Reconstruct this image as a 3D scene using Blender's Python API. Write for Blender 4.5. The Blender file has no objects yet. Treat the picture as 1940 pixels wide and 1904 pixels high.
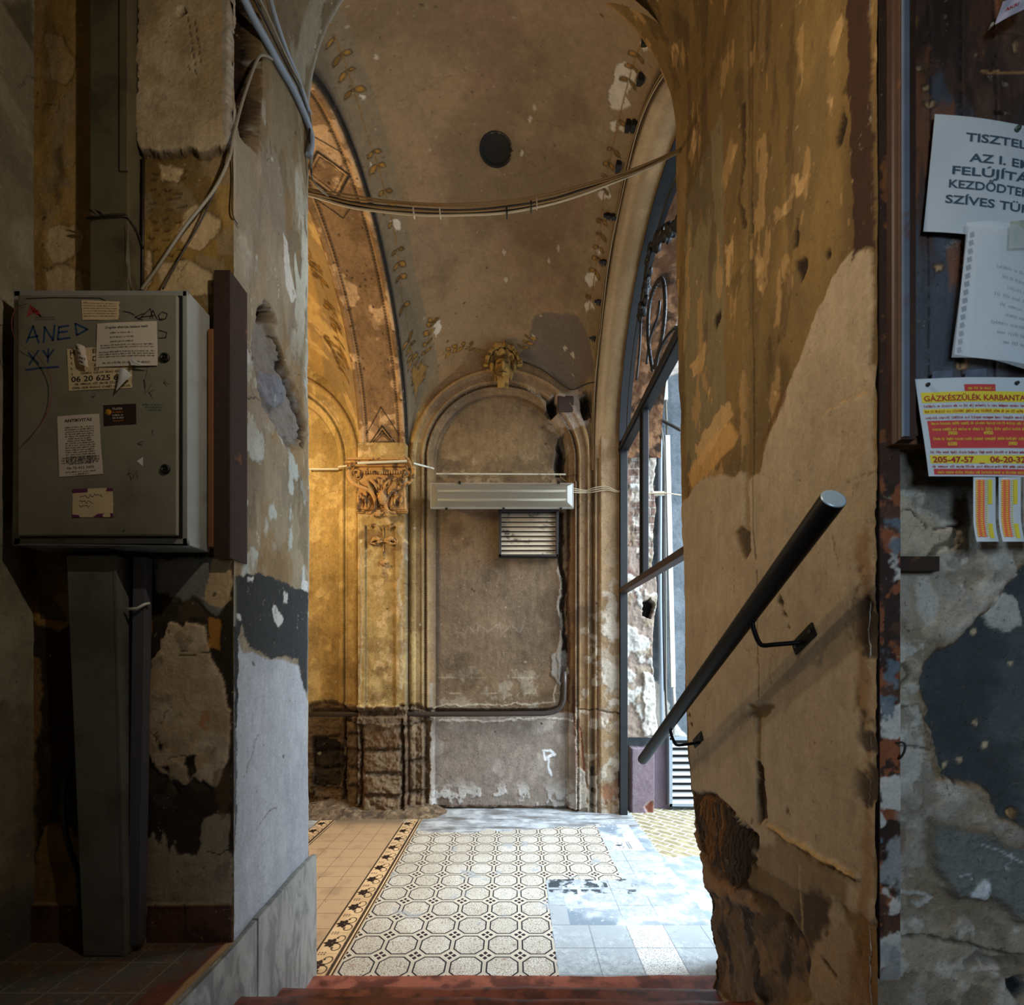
import bpy, bmesh, math, random
import numpy as np
from mathutils import Vector, Matrix
# camera constants of the 1940x1904 frame; the eye is 1.447 m above the gateway floor
F, CX, CY, H = 887.0, 975.0, 1245.0, 1.447
PI = math.pi
C = bpy.context.scene.collection
random.seed(4)

def P(px, py, d):
    "point at depth d"
    return np.array([(px-CX)/F*d, d, H-(py-CY)/F*d])
def PX_(px, py, X):
    "point on the plane x = X"
    return P(px, py, X*F/(px-CX))

# ---------------------------------------------------------------- noise
_rs = np.random.RandomState(11)
_T = _rs.rand(256, 256).astype(np.float32)
def vn(x, y, seed=0):
    x = x+seed*17.31; y = y+seed*9.77
    xi = np.floor(x).astype(int); yi = np.floor(y).astype(int)
    fx = x-xi; fy = y-yi
    fx = fx*fx*(3-2*fx); fy = fy*fy*(3-2*fy)
    a = _T[xi & 255, yi & 255]; b = _T[(xi+1) & 255, yi & 255]
    c = _T[xi & 255, (yi+1) & 255]; d = _T[(xi+1) & 255, (yi+1) & 255]
    return (a*(1-fx)+b*fx)*(1-fy)+(c*(1-fx)+d*fx)*fy
def fbm(x, y, seed=0, oct=4, gain=.5):
    s = 0; a = 1; t = 0
    for k in range(oct):
        s = s+a*vn(x*2**k, y*2**k, seed+k*3); t += a; a *= gain
    return s/t
def lin(c):
    c = np.asarray(c, float)/255.
    return np.where(c <= .04045, c/12.92, ((c+.055)/1.055)**2.4)
def sstep(a, b, x):
    t = np.clip((x-a)/(b-a), 0, 1); return t*t*(3-2*t)

# ---------------------------------------------------------------- canvases: dense wall skins with relief and paint
class Canvas:
    def __init__(s, u0, u1, v0, v1, res, fn, base):
        s.nu = max(2, int(round((u1-u0)/res))+1); s.nv = max(2, int(round((v1-v0)/res))+1)
        s.u, s.v = np.meshgrid(np.linspace(u0, u1, s.nu), np.linspace(v0, v1, s.nv), indexing='ij')
        s.fn = fn; s.h = np.zeros_like(s.u); s.col = np.zeros(s.u.shape+(3,))+lin(base); s.cut = np.zeros(s.u.shape, bool)
        X, Y, Z = fn(s.u, s.v, s.h)
        Yc = np.maximum(Y, .05)
        s.PX = CX+F*X/Yc; s.PY = CY-F*(Z-H)/Yc
    def px(s, pts):
        "where on this surface the photographed point lies (nearest vertex, coarse then fine)"
        out = []; st = 6
        cx_, cy_ = s.PX[::st, ::st], s.PY[::st, ::st]
        for (a, b) in pts:
            i, j = np.unravel_index(np.argmin((cx_-a)**2+(cy_-b)**2), cx_.shape); i *= st; j *= st
            i0 = max(0, i-3*st); j0 = max(0, j-3*st); q = (s.PX[i0:i+3*st+1, j0:j+3*st+1]-a)**2+(s.PY[i0:i+3*st+1, j0:j+3*st+1]-b)**2
            di, dj = np.unravel_index(np.argmin(q), q.shape); out.append((s.u[i0+di, j0+dj], s.v[i0+di, j0+dj]))
        return out
    def warp(s, rough, seed, sel, freq=None):
        u, v = s.u[sel], s.v[sel]
        if not rough: return u, v
        f = freq or .35/max(rough, .004)
        g = lambda k: 2*(fbm(u*f, v*f, seed+k, 4, .6)-.5)+.45*(fbm(u*f*7, v*f*7, seed+k+9, 3, .6)-.5)
        return (u+rough*g(0), v+rough*g(50))
    def sdf(s, poly, rough, seed, freq=None):
        p = np.array(poly, float)
        m = .05+rough*2
        sel = (s.u > p[:, 0].min()-m) & (s.u < p[:, 0].max()+m) & (s.v > p[:, 1].min()-m) & (s.v < p[:, 1].max()+m)
        D = np.full(s.u.shape, -1.0)
        if not sel.any(): return D
        x, y = s.warp(rough, seed, sel, freq)
        ins = np.zeros(x.shape, bool); best = np.full(x.shape, 1e9)
        n = len(p)
        for i in range(n):
            ax, ay = p[i]; bx, by = p[(i+1) % n]
            dx, dy = bx-ax, by-ay; L = dx*dx+dy*dy+1e-12
            t = np.clip(((x-ax)*dx+(y-ay)*dy)/L, 0, 1)
            best = np.minimum(best, (x-ax-t*dx)**2+(y-ay-t*dy)**2)
            c = ((ay > y) != (by > y)) & (x < (bx-ax)*(y-ay)/((by-ay) if abs(by-ay) > 1e-12 else 1e-12)+ax)
            ins ^= c
        D[sel] = np.where(ins, 1, -1)*np.sqrt(best)
        return D
    def mix(s, m, col, a=1.):
        m = (m*a)[..., None]; s.col = s.col*(1-m)+lin(col)*m
    def poly(s, poly, col=None, rough=.012, soft=.003, dh=0., edge=.006, seed=1, a=1., cut=False, var=0., pix=True, freq=None, rim=None):
        if pix: poly = s.px(poly)
        D = s.sdf(poly, rough, seed, freq); m = sstep(-soft, soft, D)
        if col is not None:
            if var:
                n = fbm(s.u*14, s.v*14, seed+7, 4)
                mm = m*np.clip(1-var+var*2*sstep(.3, .6, n), 0, 1)
            else: mm = m
            s.mix(mm, col, a)
        if rim: s.mix(np.exp(-(D/rim[1])**2)*(np.abs(D) < .9), rim[0], rim[2] if len(rim) > 2 else 1.)
        if dh: s.h += dh*sstep(-edge, edge, D)
        if cut: s.cut |= D > 0
        return D
    def line(s, pts, w, col=None, rough=.006, dh=0., a=1., seed=1, pix=True, freq=None, closed=False):
        if pix: pts = s.px(pts)
        p = np.array(pts, float); m = w*3+rough*2+.01
        if closed: p = np.vstack([p, p[:1]])
        sel = (s.u > p[:, 0].min()-m) & (s.u < p[:, 0].max()+m) & (s.v > p[:, 1].min()-m) & (s.v < p[:, 1].max()+m)
        if not sel.any(): return
        x, y = s.warp(rough, seed, sel, freq); best = np.full(x.shape, 1e9)
        for i in range(len(p)-1):
            ax, ay = p[i]; dx, dy = p[i+1]-p[i]; L = dx*dx+dy*dy+1e-12
            t = np.clip(((x-ax)*dx+(y-ay)*dy)/L, 0, 1)
            best = np.minimum(best, (x-ax-t*dx)**2+(y-ay-t*dy)**2)
        m = 1-sstep(w*.4, w*1.1, np.sqrt(best))
        if col is not None:
            k = (m*a)[:, None]; s.col[sel] = s.col[sel]*(1-k)+lin(col)*k
        if dh: s.h[sel] += dh*m
    def blotch(s, col, lo, hi, scale, seed, a=1., region=None, dh=0., ay=1.):
        n = fbm(s.u*scale, s.v*scale*ay, seed, 5, .55); m = sstep(lo, hi, n)
        if region is not None: m = m*region
        s.mix(m, col, a)
        if dh: s.h += dh*m
    def mask(s, poly, rough=.02, soft=.02, seed=3, pix=True):
        if pix: poly = s.px(poly)
        return sstep(-soft, soft, s.sdf(poly, rough, seed))
    def cracks(s, n, seed, col, region=None, ln=(.05, .3), w=.0018, a=.8, dh=-.002):
        r = random.Random(seed)
        for k in range(n):
            i = r.randrange(s.nu); j = r.randrange(s.nv)
            if region is not None and region[i, j] < .5: continue
            u, v = s.u[i, j], s.v[i, j]; an = r.uniform(0, 6.3); L = r.uniform(*ln); pts = [(u, v)]
            for q in range(5):
                an += r.uniform(-.6, .6); u += math.cos(an)*L/5; v += math.sin(an)*L/5; pts.append((u, v))
            s.line(pts, w, col, rough=.006, dh=dh, a=a, seed=r.randrange(90), pix=False)
    def nicks(s, n, seed, col, size=(.004, .015), region=None, dh=-.004, a=1., asp=1.6):
        r = random.Random(seed); du = s.u[1, 0]-s.u[0, 0]; dv = s.v[0, 1]-s.v[0, 0]
        for k in range(n):
            i = r.randrange(s.nu); j = r.randrange(s.nv)
            if region is not None and region[i, j] < .5: continue
            R = r.uniform(*size)*(r.random()**1.5+.3); ru = R; rv = R*r.uniform(.6, asp)
            a0 = max(0, int(i-2*ru/du)-1); a1 = min(s.nu, int(i+2*ru/du)+2); b0 = max(0, int(j-2*rv/dv)-1); b1 = min(s.nv, int(j+2*rv/dv)+2)
            uu = s.u[a0:a1, b0:b1]-s.u[i, j]; vv = s.v[a0:a1, b0:b1]-s.v[i, j]; th = r.uniform(0, 3)
            x = uu*math.cos(th)+vv*math.sin(th); y = -uu*math.sin(th)+vv*math.cos(th)
            d = np.sqrt((x/ru)**2+(y/rv)**2)+.5*(fbm(uu*90, vv*90, k % 40, 3)-.5)
            m = (1-sstep(.7, 1.1, d))
            q = (m*a)[..., None]; s.col[a0:a1, b0:b1] = s.col[a0:a1, b0:b1]*(1-q)+lin(col)*q
            s.h[a0:a1, b0:b1] += dh*m
    def rough_up(s, amp, scale, seed, region=None, oct=5):
        n = (fbm(s.u*scale, s.v*scale, seed, oct, .55)-.5)*2*amp
        s.h += n if region is None else n*region
    def tint(s, amt, scale, seed, ay=1.):
        n = fbm(s.u*scale, s.v*scale*ay, seed, 5, .55)-.5
        s.col *= (1+amt*2*n)[..., None]
    def build(s, name, mat, parent=None, smooth=True):
        X, Y, Z = s.fn(s.u, s.v, s.h)
        co = np.stack([X, Y, Z], -1).reshape(-1, 3).astype(np.float32)
        idx = np.arange(s.nu*s.nv).reshape(s.nu, s.nv)
        q = np.stack([idx[:-1, :-1], idx[1:, :-1], idx[1:, 1:], idx[:-1, 1:]], -1).reshape(-1, 4)
        if s.cut.any():
            c = s.cut; k = (c[:-1, :-1] | c[1:, :-1] | c[1:, 1:] | c[:-1, 1:]).reshape(-1); q = q[~k]
        me = bpy.data.meshes.new(name); me.vertices.add(len(co)); me.vertices.foreach_set('co', co.ravel())
        me.loops.add(q.size); me.loops.foreach_set('vertex_index', q.ravel().astype(np.int32))
        me.polygons.add(len(q)); me.polygons.foreach_set('loop_start', (np.arange(len(q))*4).astype(np.int32))
        me.polygons.foreach_set('loop_total', np.full(len(q), 4, np.int32))
        me.polygons.foreach_set('use_smooth', np.full(len(q), smooth, bool))
        at = me.color_attributes.new('Col', 'FLOAT_COLOR', 'POINT')
        cc = np.concatenate([np.clip(s.col, 0, 1), np.ones(s.u.shape+(1,))], -1).reshape(-1).astype(np.float32)
        at.data.foreach_set('color', cc)
        me.update(); me.validate()
        me.materials.append(mat); o = bpy.data.objects.new(name, me); C.objects.link(o)
        if parent: o.parent = parent
        return o

# ---------------------------------------------------------------- plain mesh builder
class MB:
    def __init__(s): s.v = []; s.f = []; s.sm = []
    def add(s, vs, fs, sm=False):
        b = len(s.v); s.v += [tuple(float(c) for c in v) for v in vs]; s.f += [tuple(b+i for i in f) for f in fs]; s.sm += [sm]*len(fs); return s
    def hexa(s, c8):
        return s.add(c8, [(0, 1, 2, 3), (7, 6, 5, 4), (0, 4, 5, 1), (1, 5, 6, 2), (2, 6, 7, 3), (3, 7, 4, 0)])
    def box(s, a, b):
        x0, y0, z0 = a; x1, y1, z1 = b
        return s.hexa([(x0, y0, z0), (x1, y0, z0), (x1, y1, z0), (x0, y1, z0), (x0, y0, z1), (x1, y0, z1), (x1, y1, z1), (x0, y1, z1)])
    def tube(s, pts, r, n=12, cap=True, rs=None, closed=False):
        P_ = [Vector(p) for p in pts]; N = len(P_); vs = []; fs = []
        up = None
        for i, p in enumerate(P_):
            t = (P_[min(i+1, N-1)]-P_[max(i-1, 0)]).normalized()
            if up is None:
                up = Vector((0, 0, 1)) if abs(t.z) < .9 else Vector((1, 0, 0))
            a = t.cross(up)
            if a.length < 1e-6: a = t.orthogonal()
            a.normalize(); b = a.cross(t).normalized(); up = b
            R = rs[i] if rs else r
            for k in range(n):
                w = 2*PI*k/n; vs.append(p+a*math.cos(w)*R+b*math.sin(w)*R)
        for i in range(N-1):
            for k in range(n):
                fs.append((i*n+k, i*n+(k+1) % n, (i+1)*n+(k+1) % n, (i+1)*n+k))
        s.add(vs, fs, True)
        if cap:
            b = len(s.v)-len(vs)
            s.f.append(tuple(b+k for k in range(n))[::-1]); s.sm.append(False)
            s.f.append(tuple(b+(N-1)*n+k for k in range(n))); s.sm.append(False)
        return s
    def prism(s, poly, fn, t0, t1, sm=False):
        "extrude a 2D outline between t0 and t1; fn(a,b,t)->xyz"
        n = len(poly); vs = [fn(a, b, t0) for a, b in poly]+[fn(a, b, t1) for a, b in poly]
        fs = [tuple(range(n)), tuple(range(2*n-1, n-1, -1))]+[(i, n+i, n+(i+1) % n, (i+1) % n) for i in range(n)]
        return s.add(vs, fs, sm)
    def lathe(s, prof, o, ax, n=20):
        "prof: (radius, height along ax)"
        o = Vector(o); ax = Vector(ax).normalized(); a = ax.orthogonal().normalized(); b = ax.cross(a); vs = []; fs = []
        for r, h in prof:
            for k in range(n):
                w = 2*PI*k/n; vs.append(o+ax*h+(a*math.cos(w)+b*math.sin(w))*r)
        for i in range(len(prof)-1):
            for k in range(n): fs.append((i*n+k, i*n+(k+1) % n, (i+1)*n+(k+1) % n, (i+1)*n+k))
        fs.append(tuple(range(n))[::-1]); fs.append(tuple((len(prof)-1)*n+k for k in range(n)))
        return s.add(vs, fs, True)
    def blob(s, c, r, n=10, m=7, ax=None, lump=0, seed=0):
        "ellipsoid, r=(rx,ry,rz), optional 3x3 ax"
        c = Vector(c); vs = []; fs = []; rr = random.Random(seed)
        for i in range(m+1):
            t = PI*i/m
            for k in range(n):
                w = 2*PI*k/n; q = 1+lump*rr.uniform(-1, 1)
                v = Vector((math.sin(t)*math.cos(w)*r[0], math.sin(t)*math.sin(w)*r[1], math.cos(t)*r[2]))*q
                if ax is not None: v = ax @ v
                vs.append(c+v)
        for i in range(m):
            for k in range(n): fs.append((i*n+k, (i+1)*n+k, (i+1)*n+(k+1) % n, i*n+(k+1) % n))
        return s.add(vs, fs, True)
    def build(s, name, mat, parent=None, bevel=0, seg=2):
        me = bpy.data.meshes.new(name); me.from_pydata(s.v, [], s.f); 
        for p, q in zip(me.polygons, s.sm): p.use_smooth = q
        bm = bmesh.new(); bm.from_mesh(me); bmesh.ops.remove_doubles(bm, verts=bm.verts, dist=1e-6); bmesh.ops.recalc_face_normals(bm, faces=bm.faces); bm.to_mesh(me); bm.free()
        me.materials.append(mat); o = bpy.data.objects.new(name, me); C.objects.link(o)
        if parent: o.parent = parent
        if bevel:
            b = o.modifiers.new('bevel', 'BEVEL'); b.width = bevel; b.segments = seg; b.limit_method = 'ANGLE'; b.angle_limit = .7
        return o

def tag(o, label=None, cat=None, group=None, kind=None):
    if label: o['label'] = label
    if cat: o['category'] = cat
    if group: o['group'] = group
    if kind: o['kind'] = kind
    return o
def thing(name, label, cat, group=None, loc=(0, 0, 0)):
    o = bpy.data.objects.new(name, None); o.empty_display_size = .05; C.objects.link(o); tag(o, label, cat, group); return o
def smoothpath(pts, n=8):
    "Catmull-Rom"
    p = [np.array(q, float) for q in pts]; out = []
    for i in range(len(p)-1):
        a = p[max(i-1, 0)]; b = p[i]; c = p[i+1]; d = p[min(i+2, len(p)-1)]
        for k in range(n):
            t = k/n; out.append(.5*((2*b)+(-a+c)*t+(2*a-5*b+4*c-d)*t*t+(-a+3*b-3*c+d)*t**3))
    out.append(p[-1]); return out
_fontcache = {}
def text_obj(name, s, size, fn, mat, parent, align='LEFT', depth=.0004, bold=0., spacing=1., shear=0.):
    "letters as flat solids; fn maps (a,b,t) in the sheet's own metres to the world; s is a list of (text, a, b, size[, bold, align])"
    vs = []; fs = []
    for it in s:
        tx, a, b, sz = it[:4]; bo = it[4] if len(it) > 4 else bold; al = it[5] if len(it) > 5 else align; wd = it[6] if len(it) > 6 else None
        cu = bpy.data.curves.new('t', 'FONT'); cu.body = tx; cu.size = sz; cu.align_x = al; cu.offset = bo*sz; cu.space_character = spacing; cu.shear = shear; cu.resolution_u = 3
        o = bpy.data.objects.new('t', cu); C.objects.link(o)
        dg = bpy.context.evaluated_depsgraph_get(); me = bpy.data.meshes.new_from_object(o.evaluated_get(dg))
        xs = [v.co.x for v in me.vertices] or [0]; k = 1.
        if wd: k = wd/max(1e-6, max(xs)-min(xs))
        base = len(vs)
        for v in me.vertices: vs.append(fn(a+v.co.x*k, b+v.co.y, depth))
        for p in me.polygons: fs.append(tuple(base+i for i in p.vertices))
        bpy.data.objects.remove(o); bpy.data.meshes.remove(me); bpy.data.curves.remove(cu)
    me = bpy.data.meshes.new(name); me.from_pydata([tuple(float(c) for c in v) for v in vs], [], fs); me.materials.append(mat)
    o = bpy.data.objects.new(name, me); C.objects.link(o)
    if parent: o.parent = parent
    return o
def print_lines(mb, fn, a0, a1, b, h, seed, depth=.0004, center=False, fill=.92):
    "a row of small illegible print: word-shaped clumps of short strokes"
    r = random.Random(seed); x = a0
    if center:
        w = (a1-a0)*r.uniform(.55, .95); c = (a0+a1)/2; x = c-w/2; a1 = c+w/2
    while x < a1:
        L = min(r.randint(2, 8), 8)
        for k in range(L):
            if x > a1: break
            w = h*.42; hh = h*r.choice([.62, .62, .62, .9, .95]); lo = -h*.25 if r.random() < .12 else 0
            t = r.randrange(3)
            rects = [(0, lo, .13*h, hh), (w*.7, 0, w*.7+.13*h, h*.6), (0, h*.48, w*.8, h*.6)] if t == 0 else [(0, 0, w*.8, .12*h), (0, 0, .13*h, hh), (0, h*.5, w*.8, h*.62)] if t == 1 else [(w*.3, lo, w*.3+.14*h, hh), (0, h*.25, w*.8, h*.37)]
            for (p, q, u, v) in rects:
                mb.add([fn(x+p, b+q, depth), fn(x+u, b+q, depth), fn(x+u, b+v, depth), fn(x+p, b+v, depth)], [(0, 1, 2, 3)])
            x += w*1.15
        x += h*.5

# ---------------------------------------------------------------- materials
class E:
    def __init__(s, nt, k): s.nt = nt; s.k = k
    def _op(s, op, *o):
        n = s.nt.nodes.new('ShaderNodeMath'); n.operation = op
        for i, q in enumerate((s,)+o):
            if isinstance(q, E): s.nt.links.new(q.k, n.inputs[i])
            else: n.inputs[i].default_value = float(q)
        return E(s.nt, n.outputs[0])
    def __add__(s, o): return s._op('ADD', o)
    __radd__ = __add__
    def __sub__(s, o): return s._op('SUBTRACT', o)
    def __rsub__(s, o): return (s*-1)+o
    def __mul__(s, o): return s._op('MULTIPLY', o)
    __rmul__ = __mul__
    def __truediv__(s, o): return s._op('DIVIDE', o)
    def abs(s): return s._op('ABSOLUTE')
    def fract(s): return s._op('FRACT')
    def floor(s): return s._op('FLOOR')
    def max(s, o): return s._op('MAXIMUM', o)
    def min(s, o): return s._op('MINIMUM', o)
    def gt(s, o): return s._op('GREATER_THAN', o)
    def lt(s, o): return s._op('LESS_THAN', o)
    def sqrt(s): return s._op('SQRT')
    def sin(s): return s._op('SINE')
    def step(s, a, b):
        n = s.nt.nodes.new('ShaderNodeMapRange'); n.interpolation_type = 'SMOOTHSTEP'
        s.nt.links.new(s.k, n.inputs[0]); n.inputs[1].default_value = a; n.inputs[2].default_value = b; return E(s.nt, n.outputs[0])
def newmat(name):
    m = bpy.data.materials.new(name); m.use_nodes = True; nt = m.node_tree; b = nt.nodes['Principled BSDF']; return m, nt, b
def rgb(c): return tuple(float(x) for x in lin(c))+(1.,)
def coords(nt, scale=(1, 1, 1), rot=(0, 0, 0)):
    g = nt.nodes.new('ShaderNodeTexCoord'); m = nt.nodes.new('ShaderNodeMapping'); m.inputs['Scale'].default_value = scale; m.inputs['Rotation'].default_value = rot
    nt.links.new(g.outputs['Object'], m.inputs[0]); return m.outputs[0]
def noise(nt, vec, scale, detail=5, rough=.55, out=0, dist=0.):
    n = nt.nodes.new('ShaderNodeTexNoise'); n.inputs['Scale'].default_value = scale; n.inputs['Detail'].default_value = detail; n.inputs['Roughness'].default_value = rough; n.inputs['Distortion'].default_value = dist
    nt.links.new(vec, n.inputs['Vector']); return E(nt, n.outputs[out])
def voro(nt, vec, scale, feature='F1', out='Distance', rnd=1.):
    n = nt.nodes.new('ShaderNodeTexVoronoi'); n.feature = feature; n.inputs['Scale'].default_value = scale; n.inputs['Randomness'].default_value = rnd
    nt.links.new(vec, n.inputs['Vector']); return E(nt, n.outputs[out])
def mixc(nt, f, a, b, blend='MIX'):
    n = nt.nodes.new('ShaderNodeMix'); n.data_type = 'RGBA'; n.blend_type = blend
    for i, q in ((0, f), (6, a), (7, b)):
        if isinstance(q, E): nt.links.new(q.k, n.inputs[i])
        elif hasattr(q, 'is_linked') or hasattr(q, 'links'): nt.links.new(q, n.inputs[i])
        else: n.inputs[i].default_value = q if i == 0 else (rgb(q) if len(q) == 3 else q)
    return n.outputs[2]
def bump(nt, b, h, strength, dist=.01, prev=None):
    n = nt.nodes.new('ShaderNodeBump'); n.inputs['Strength'].default_value = strength; n.inputs['Distance'].default_value = dist
    nt.links.new(h.k if isinstance(h, E) else h, n.inputs['Height'])
    if prev: nt.links.new(prev.outputs[0], n.inputs['Normal'])
    nt.links.new(n.outputs[0], b.inputs['Normal']); return n
def mat_canvas(name, fine=60, amt=.35, bs=.5, bd=.004, rough=.85, streak=None, spec=.3, mid=9, fleck=.5):
    "painted canvas colour broken up with fine grain, pits and chipped flecks"
    m, nt, b = newmat(name); a = nt.nodes.new('ShaderNodeAttribute'); a.attribute_name = 'Col'
    v = coords(nt); n1 = noise(nt, v, fine, 4, .68); n2 = noise(nt, v, mid, 5, .66); n3 = noise(nt, v, fine*5, 2, .65); n5 = noise(nt, v, mid*3, 5, .7)
    k = (n1-.5)*amt*1.9+(n2-.5)*amt*1.5+(n3-.5)*amt*1.3+(n5-.5)*amt*1.2+1.
    if streak:
        v2 = coords(nt, streak); k = k+(noise(nt, v2, 1.6, 4, .66)-.5)*amt*1.6
    cb = nt.nodes.new('ShaderNodeCombineColor')
    for i in range(3): nt.links.new(k.k, cb.inputs[i])
    base = mixc(nt, 1., a.outputs[0], cb.outputs[0], 'MULTIPLY')
    f1 = noise(nt, v, mid*2.6, 6, .75); f2 = noise(nt, coords(nt, (1.1, 1.1, .8), (.3, .1, .2)), mid*3.3, 6, .75)
    pale = f1.step(.63, .65); dark = f2.step(.635, .665)
    base = mixc(nt, pale*fleck, base, mixc(nt, 1., base, (255, 252, 245, ), 'SCREEN') if False else mixc(nt, .45, base, (206, 190, 164)))
    base = mixc(nt, dark*fleck, base, mixc(nt, .62, base, (30, 24, 18)))
    nt.links.new(base, b.inputs['Base Color'])
    b.inputs['Roughness'].default_value = rough; b.inputs['Specular IOR Level'].default_value = spec
    bump(nt, b, n1*.7+n3*.35+n2*.6+n5*.8+pale*.25-dark*.4, bs, bd)
    return m
def mat_plain(name, c, rough=.5, metal=0., amt=.15, scale=20, c2=None, lo=.5, hi=.62, bs=.15, spec=.5, coat=0.):
    m, nt, b = newmat(name); v = coords(nt); n = noise(nt, v, scale, 6, .6); n2 = noise(nt, v, scale*.35, 6, .6)
    cb = nt.nodes.new('ShaderNodeCombineColor'); k = (n-.5)*amt*2+1.
    for i in range(3): nt.links.new(k.k, cb.inputs[i])
    base = c
    if c2 is not None: base = mixc(nt, n2.step(lo, hi), c, c2)
    nt.links.new(mixc(nt, 1., base, cb.outputs[0], 'MULTIPLY'), b.inputs['Base Color'])
    b.inputs['Roughness'].default_value = rough; b.inputs['Metallic'].default_value = metal; b.inputs['Specular IOR Level'].default_value = spec; b.inputs['Coat Weight'].default_value = coat
    if bs: bump(nt, b, n, bs, .002)
    return m
# ================================================================ the setting
YF, ZS, YC, B = 4.40, 3.30, 3.12, 1.28
BAY, RB = -.135, .865
XL, XR = -.923, .757       # jamb planes
YLF, YRF = 1.536, .995     # fronts of the wall left and right of the opening
ZL = .515                  # landing level

M_far = mat_canvas('old_plaster', 70, .46, .85, .006, .88, (14, 14, 3), fleck=.65)
M_vault = mat_canvas('vault_plaster', 45, .22, .35, .003, .9, (16, 16, 3), fleck=.22)
M_near = mat_canvas('weathered_plaster', 90, .30, .7, .004, .85, (20, 20, 4), mid=14)
M_right = mat_canvas('rough_render', 110, .34, 1., .005, .9, mid=22)
M_out = mat_canvas('courtyard_plaster', 50, .3, .7, .006, .9)
M_dark = mat_plain('dark_void', (14, 11, 9), .95, amt=.3)  # near-black for the unseen light blockers and the inside of the ceiling opening

# ---- far wall
w = Canvas(-2.75, 1.03, -.02, 4.75, .007, lambda u, v, h: (u, YF-h, v), (126, 100, 72))
u, v = w.u, w.v
w.blotch((150, 118, 78), .5, .66, 2.2, 3, .6)
w.blotch((88, 72, 56), .5, .7, 1.8, 9, .55)
lft = sstep(-.75, -1.1, u)
w.mix(lft, (182, 148, 84), .75)  # warm lamplight on the left half put into the plaster colour
w.blotch((208, 176, 116), .52, .62, 6, 21, .6, lft)
w.blotch((124, 94, 54), .55, .7, 5, 25, .5, lft)
low = sstep(1.15, .75, v)
def bay_r(cx): return np.where(v > ZS, np.hypot(u-cx, v-ZS), np.abs(u-cx))
def ramp(r, pts):
    return np.interp(r, [p[0] for p in pts], [p[1] for p in pts])
hh = np.zeros_like(u)
for cx in (-.13, -2.32):
    r = bay_r(cx)
    prof = ramp(r, [(0, -.095), (.632, -.095), (.640, -.055), (.66, -.045), (.685, -.03), (.692, -.012), (.70, -.012), (.705, -.03), (.725, -.03), (.73, .0), (.742, .008), (.75, .0), (.80, .004), (.806, .018), (.83, .024), (.85, .018), (.862, .0), (.9, 0)])
    side = (u-cx)
    inb = (np.abs(side) < .90)
    hh = np.where(inb, prof, hh)
    # bead row
    ang = np.where(v > ZS, np.arctan2(v-ZS, np.abs(u-cx))*.715+ZS, v)
    bead = (np.abs(r-.715) < .011) & (inb)
    hh = hh+np.where(bead, .012*np.abs(np.sin(ang*PI/.022)), 0)
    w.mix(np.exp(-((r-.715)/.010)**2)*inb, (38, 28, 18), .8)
    w.mix(np.exp(-((r-.638)/.006)**2)*inb, (60, 46, 32), .6)  # shadow line along the niche edge painted in
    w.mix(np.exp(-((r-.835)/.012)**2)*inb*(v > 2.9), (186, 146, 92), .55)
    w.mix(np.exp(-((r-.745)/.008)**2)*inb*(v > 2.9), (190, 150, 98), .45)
# pilaster under the rib
pil = sstep(-1.452, -1.446, u)*sstep(-1.0, -1.006, u)*(v < 3.42)
hh = np.where((u > -1.47) & (u < -.98), pil*.10, hh)
pan = sstep(-1.375, -1.369, u)*sstep(-1.09, -1.096, u)*sstep(.9, .91, v)*sstep(2.66, 2.65, v)
hh -= pan*.018
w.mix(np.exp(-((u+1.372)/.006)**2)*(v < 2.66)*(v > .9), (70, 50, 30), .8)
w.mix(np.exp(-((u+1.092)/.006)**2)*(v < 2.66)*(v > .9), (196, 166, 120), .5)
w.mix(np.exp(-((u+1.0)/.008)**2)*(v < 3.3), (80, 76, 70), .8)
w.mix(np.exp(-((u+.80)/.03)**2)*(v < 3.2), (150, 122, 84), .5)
# right of the niche: flat strip, half-round rib, light pilaster next to the gate
hh = np.where((u > .70), ramp(u, [(.70, 0), (.735, 0), (.742, .035), (.755, .045), (.768, .035), (.775, .02), (.80, .06), (.99, .06), (1.0, .03)]), hh)
hh += np.exp(-((u-.575)/.012)**2)*.03*(v < 3.1)
w.mix(sstep(.76, .80, u), (166, 138, 104), .75)
w.mix(np.exp(-((u-.735)/.012)**2), (70, 52, 36), .7)
w.mix(np.exp(-((u-.56)/.010)**2)*(v < 3.1), (92, 58, 38), .7)
w.h = hh
# niche panel tints
pn = sstep(.635, .62, bay_r(-.13))
w.mix(pn*sstep(2.6, 2.2, v), (112, 96, 80), .55)
w.mix(pn*sstep(3.0, 3.3, v), (126, 104, 74), .5)
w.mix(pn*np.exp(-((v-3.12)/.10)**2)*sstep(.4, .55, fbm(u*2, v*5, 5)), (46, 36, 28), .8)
w.blotch((176, 152, 116), .58, .66, 9, 33, .6, pn*sstep(3.0, 3.1, v)*sstep(3.45, 3.3, v))
w.blotch((170, 156, 136), .60, .68, 7, 35, .55, pn*sstep(1.5, 1.2, v))
w.mix(pn*(v < 2.95)*sstep(-.70, -.755, u), (66, 54, 44), .6)  # shade beside the left niche edge put into the panel colour
w.mix(np.exp(-((v-2.42)/.012)**2)*pn*sstep(.45, .6, fbm(u*6, v*6, 8)), (180, 160, 130), .0)
w.mix(np.exp(-((v-1.25)/.006)**2)*pn*sstep(.42, .55, fbm(u*5, v*5, 12)), (190, 172, 144), .7)
w.mix(np.exp(-((v-1.10)/.006)**2)*pn*sstep(.47, .58, fbm(u*7, v*5, 13)), (190, 172, 144), .6)
w.blotch((70, 56, 44), .55, .72, 3.2, 41, .5, pn)
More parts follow.
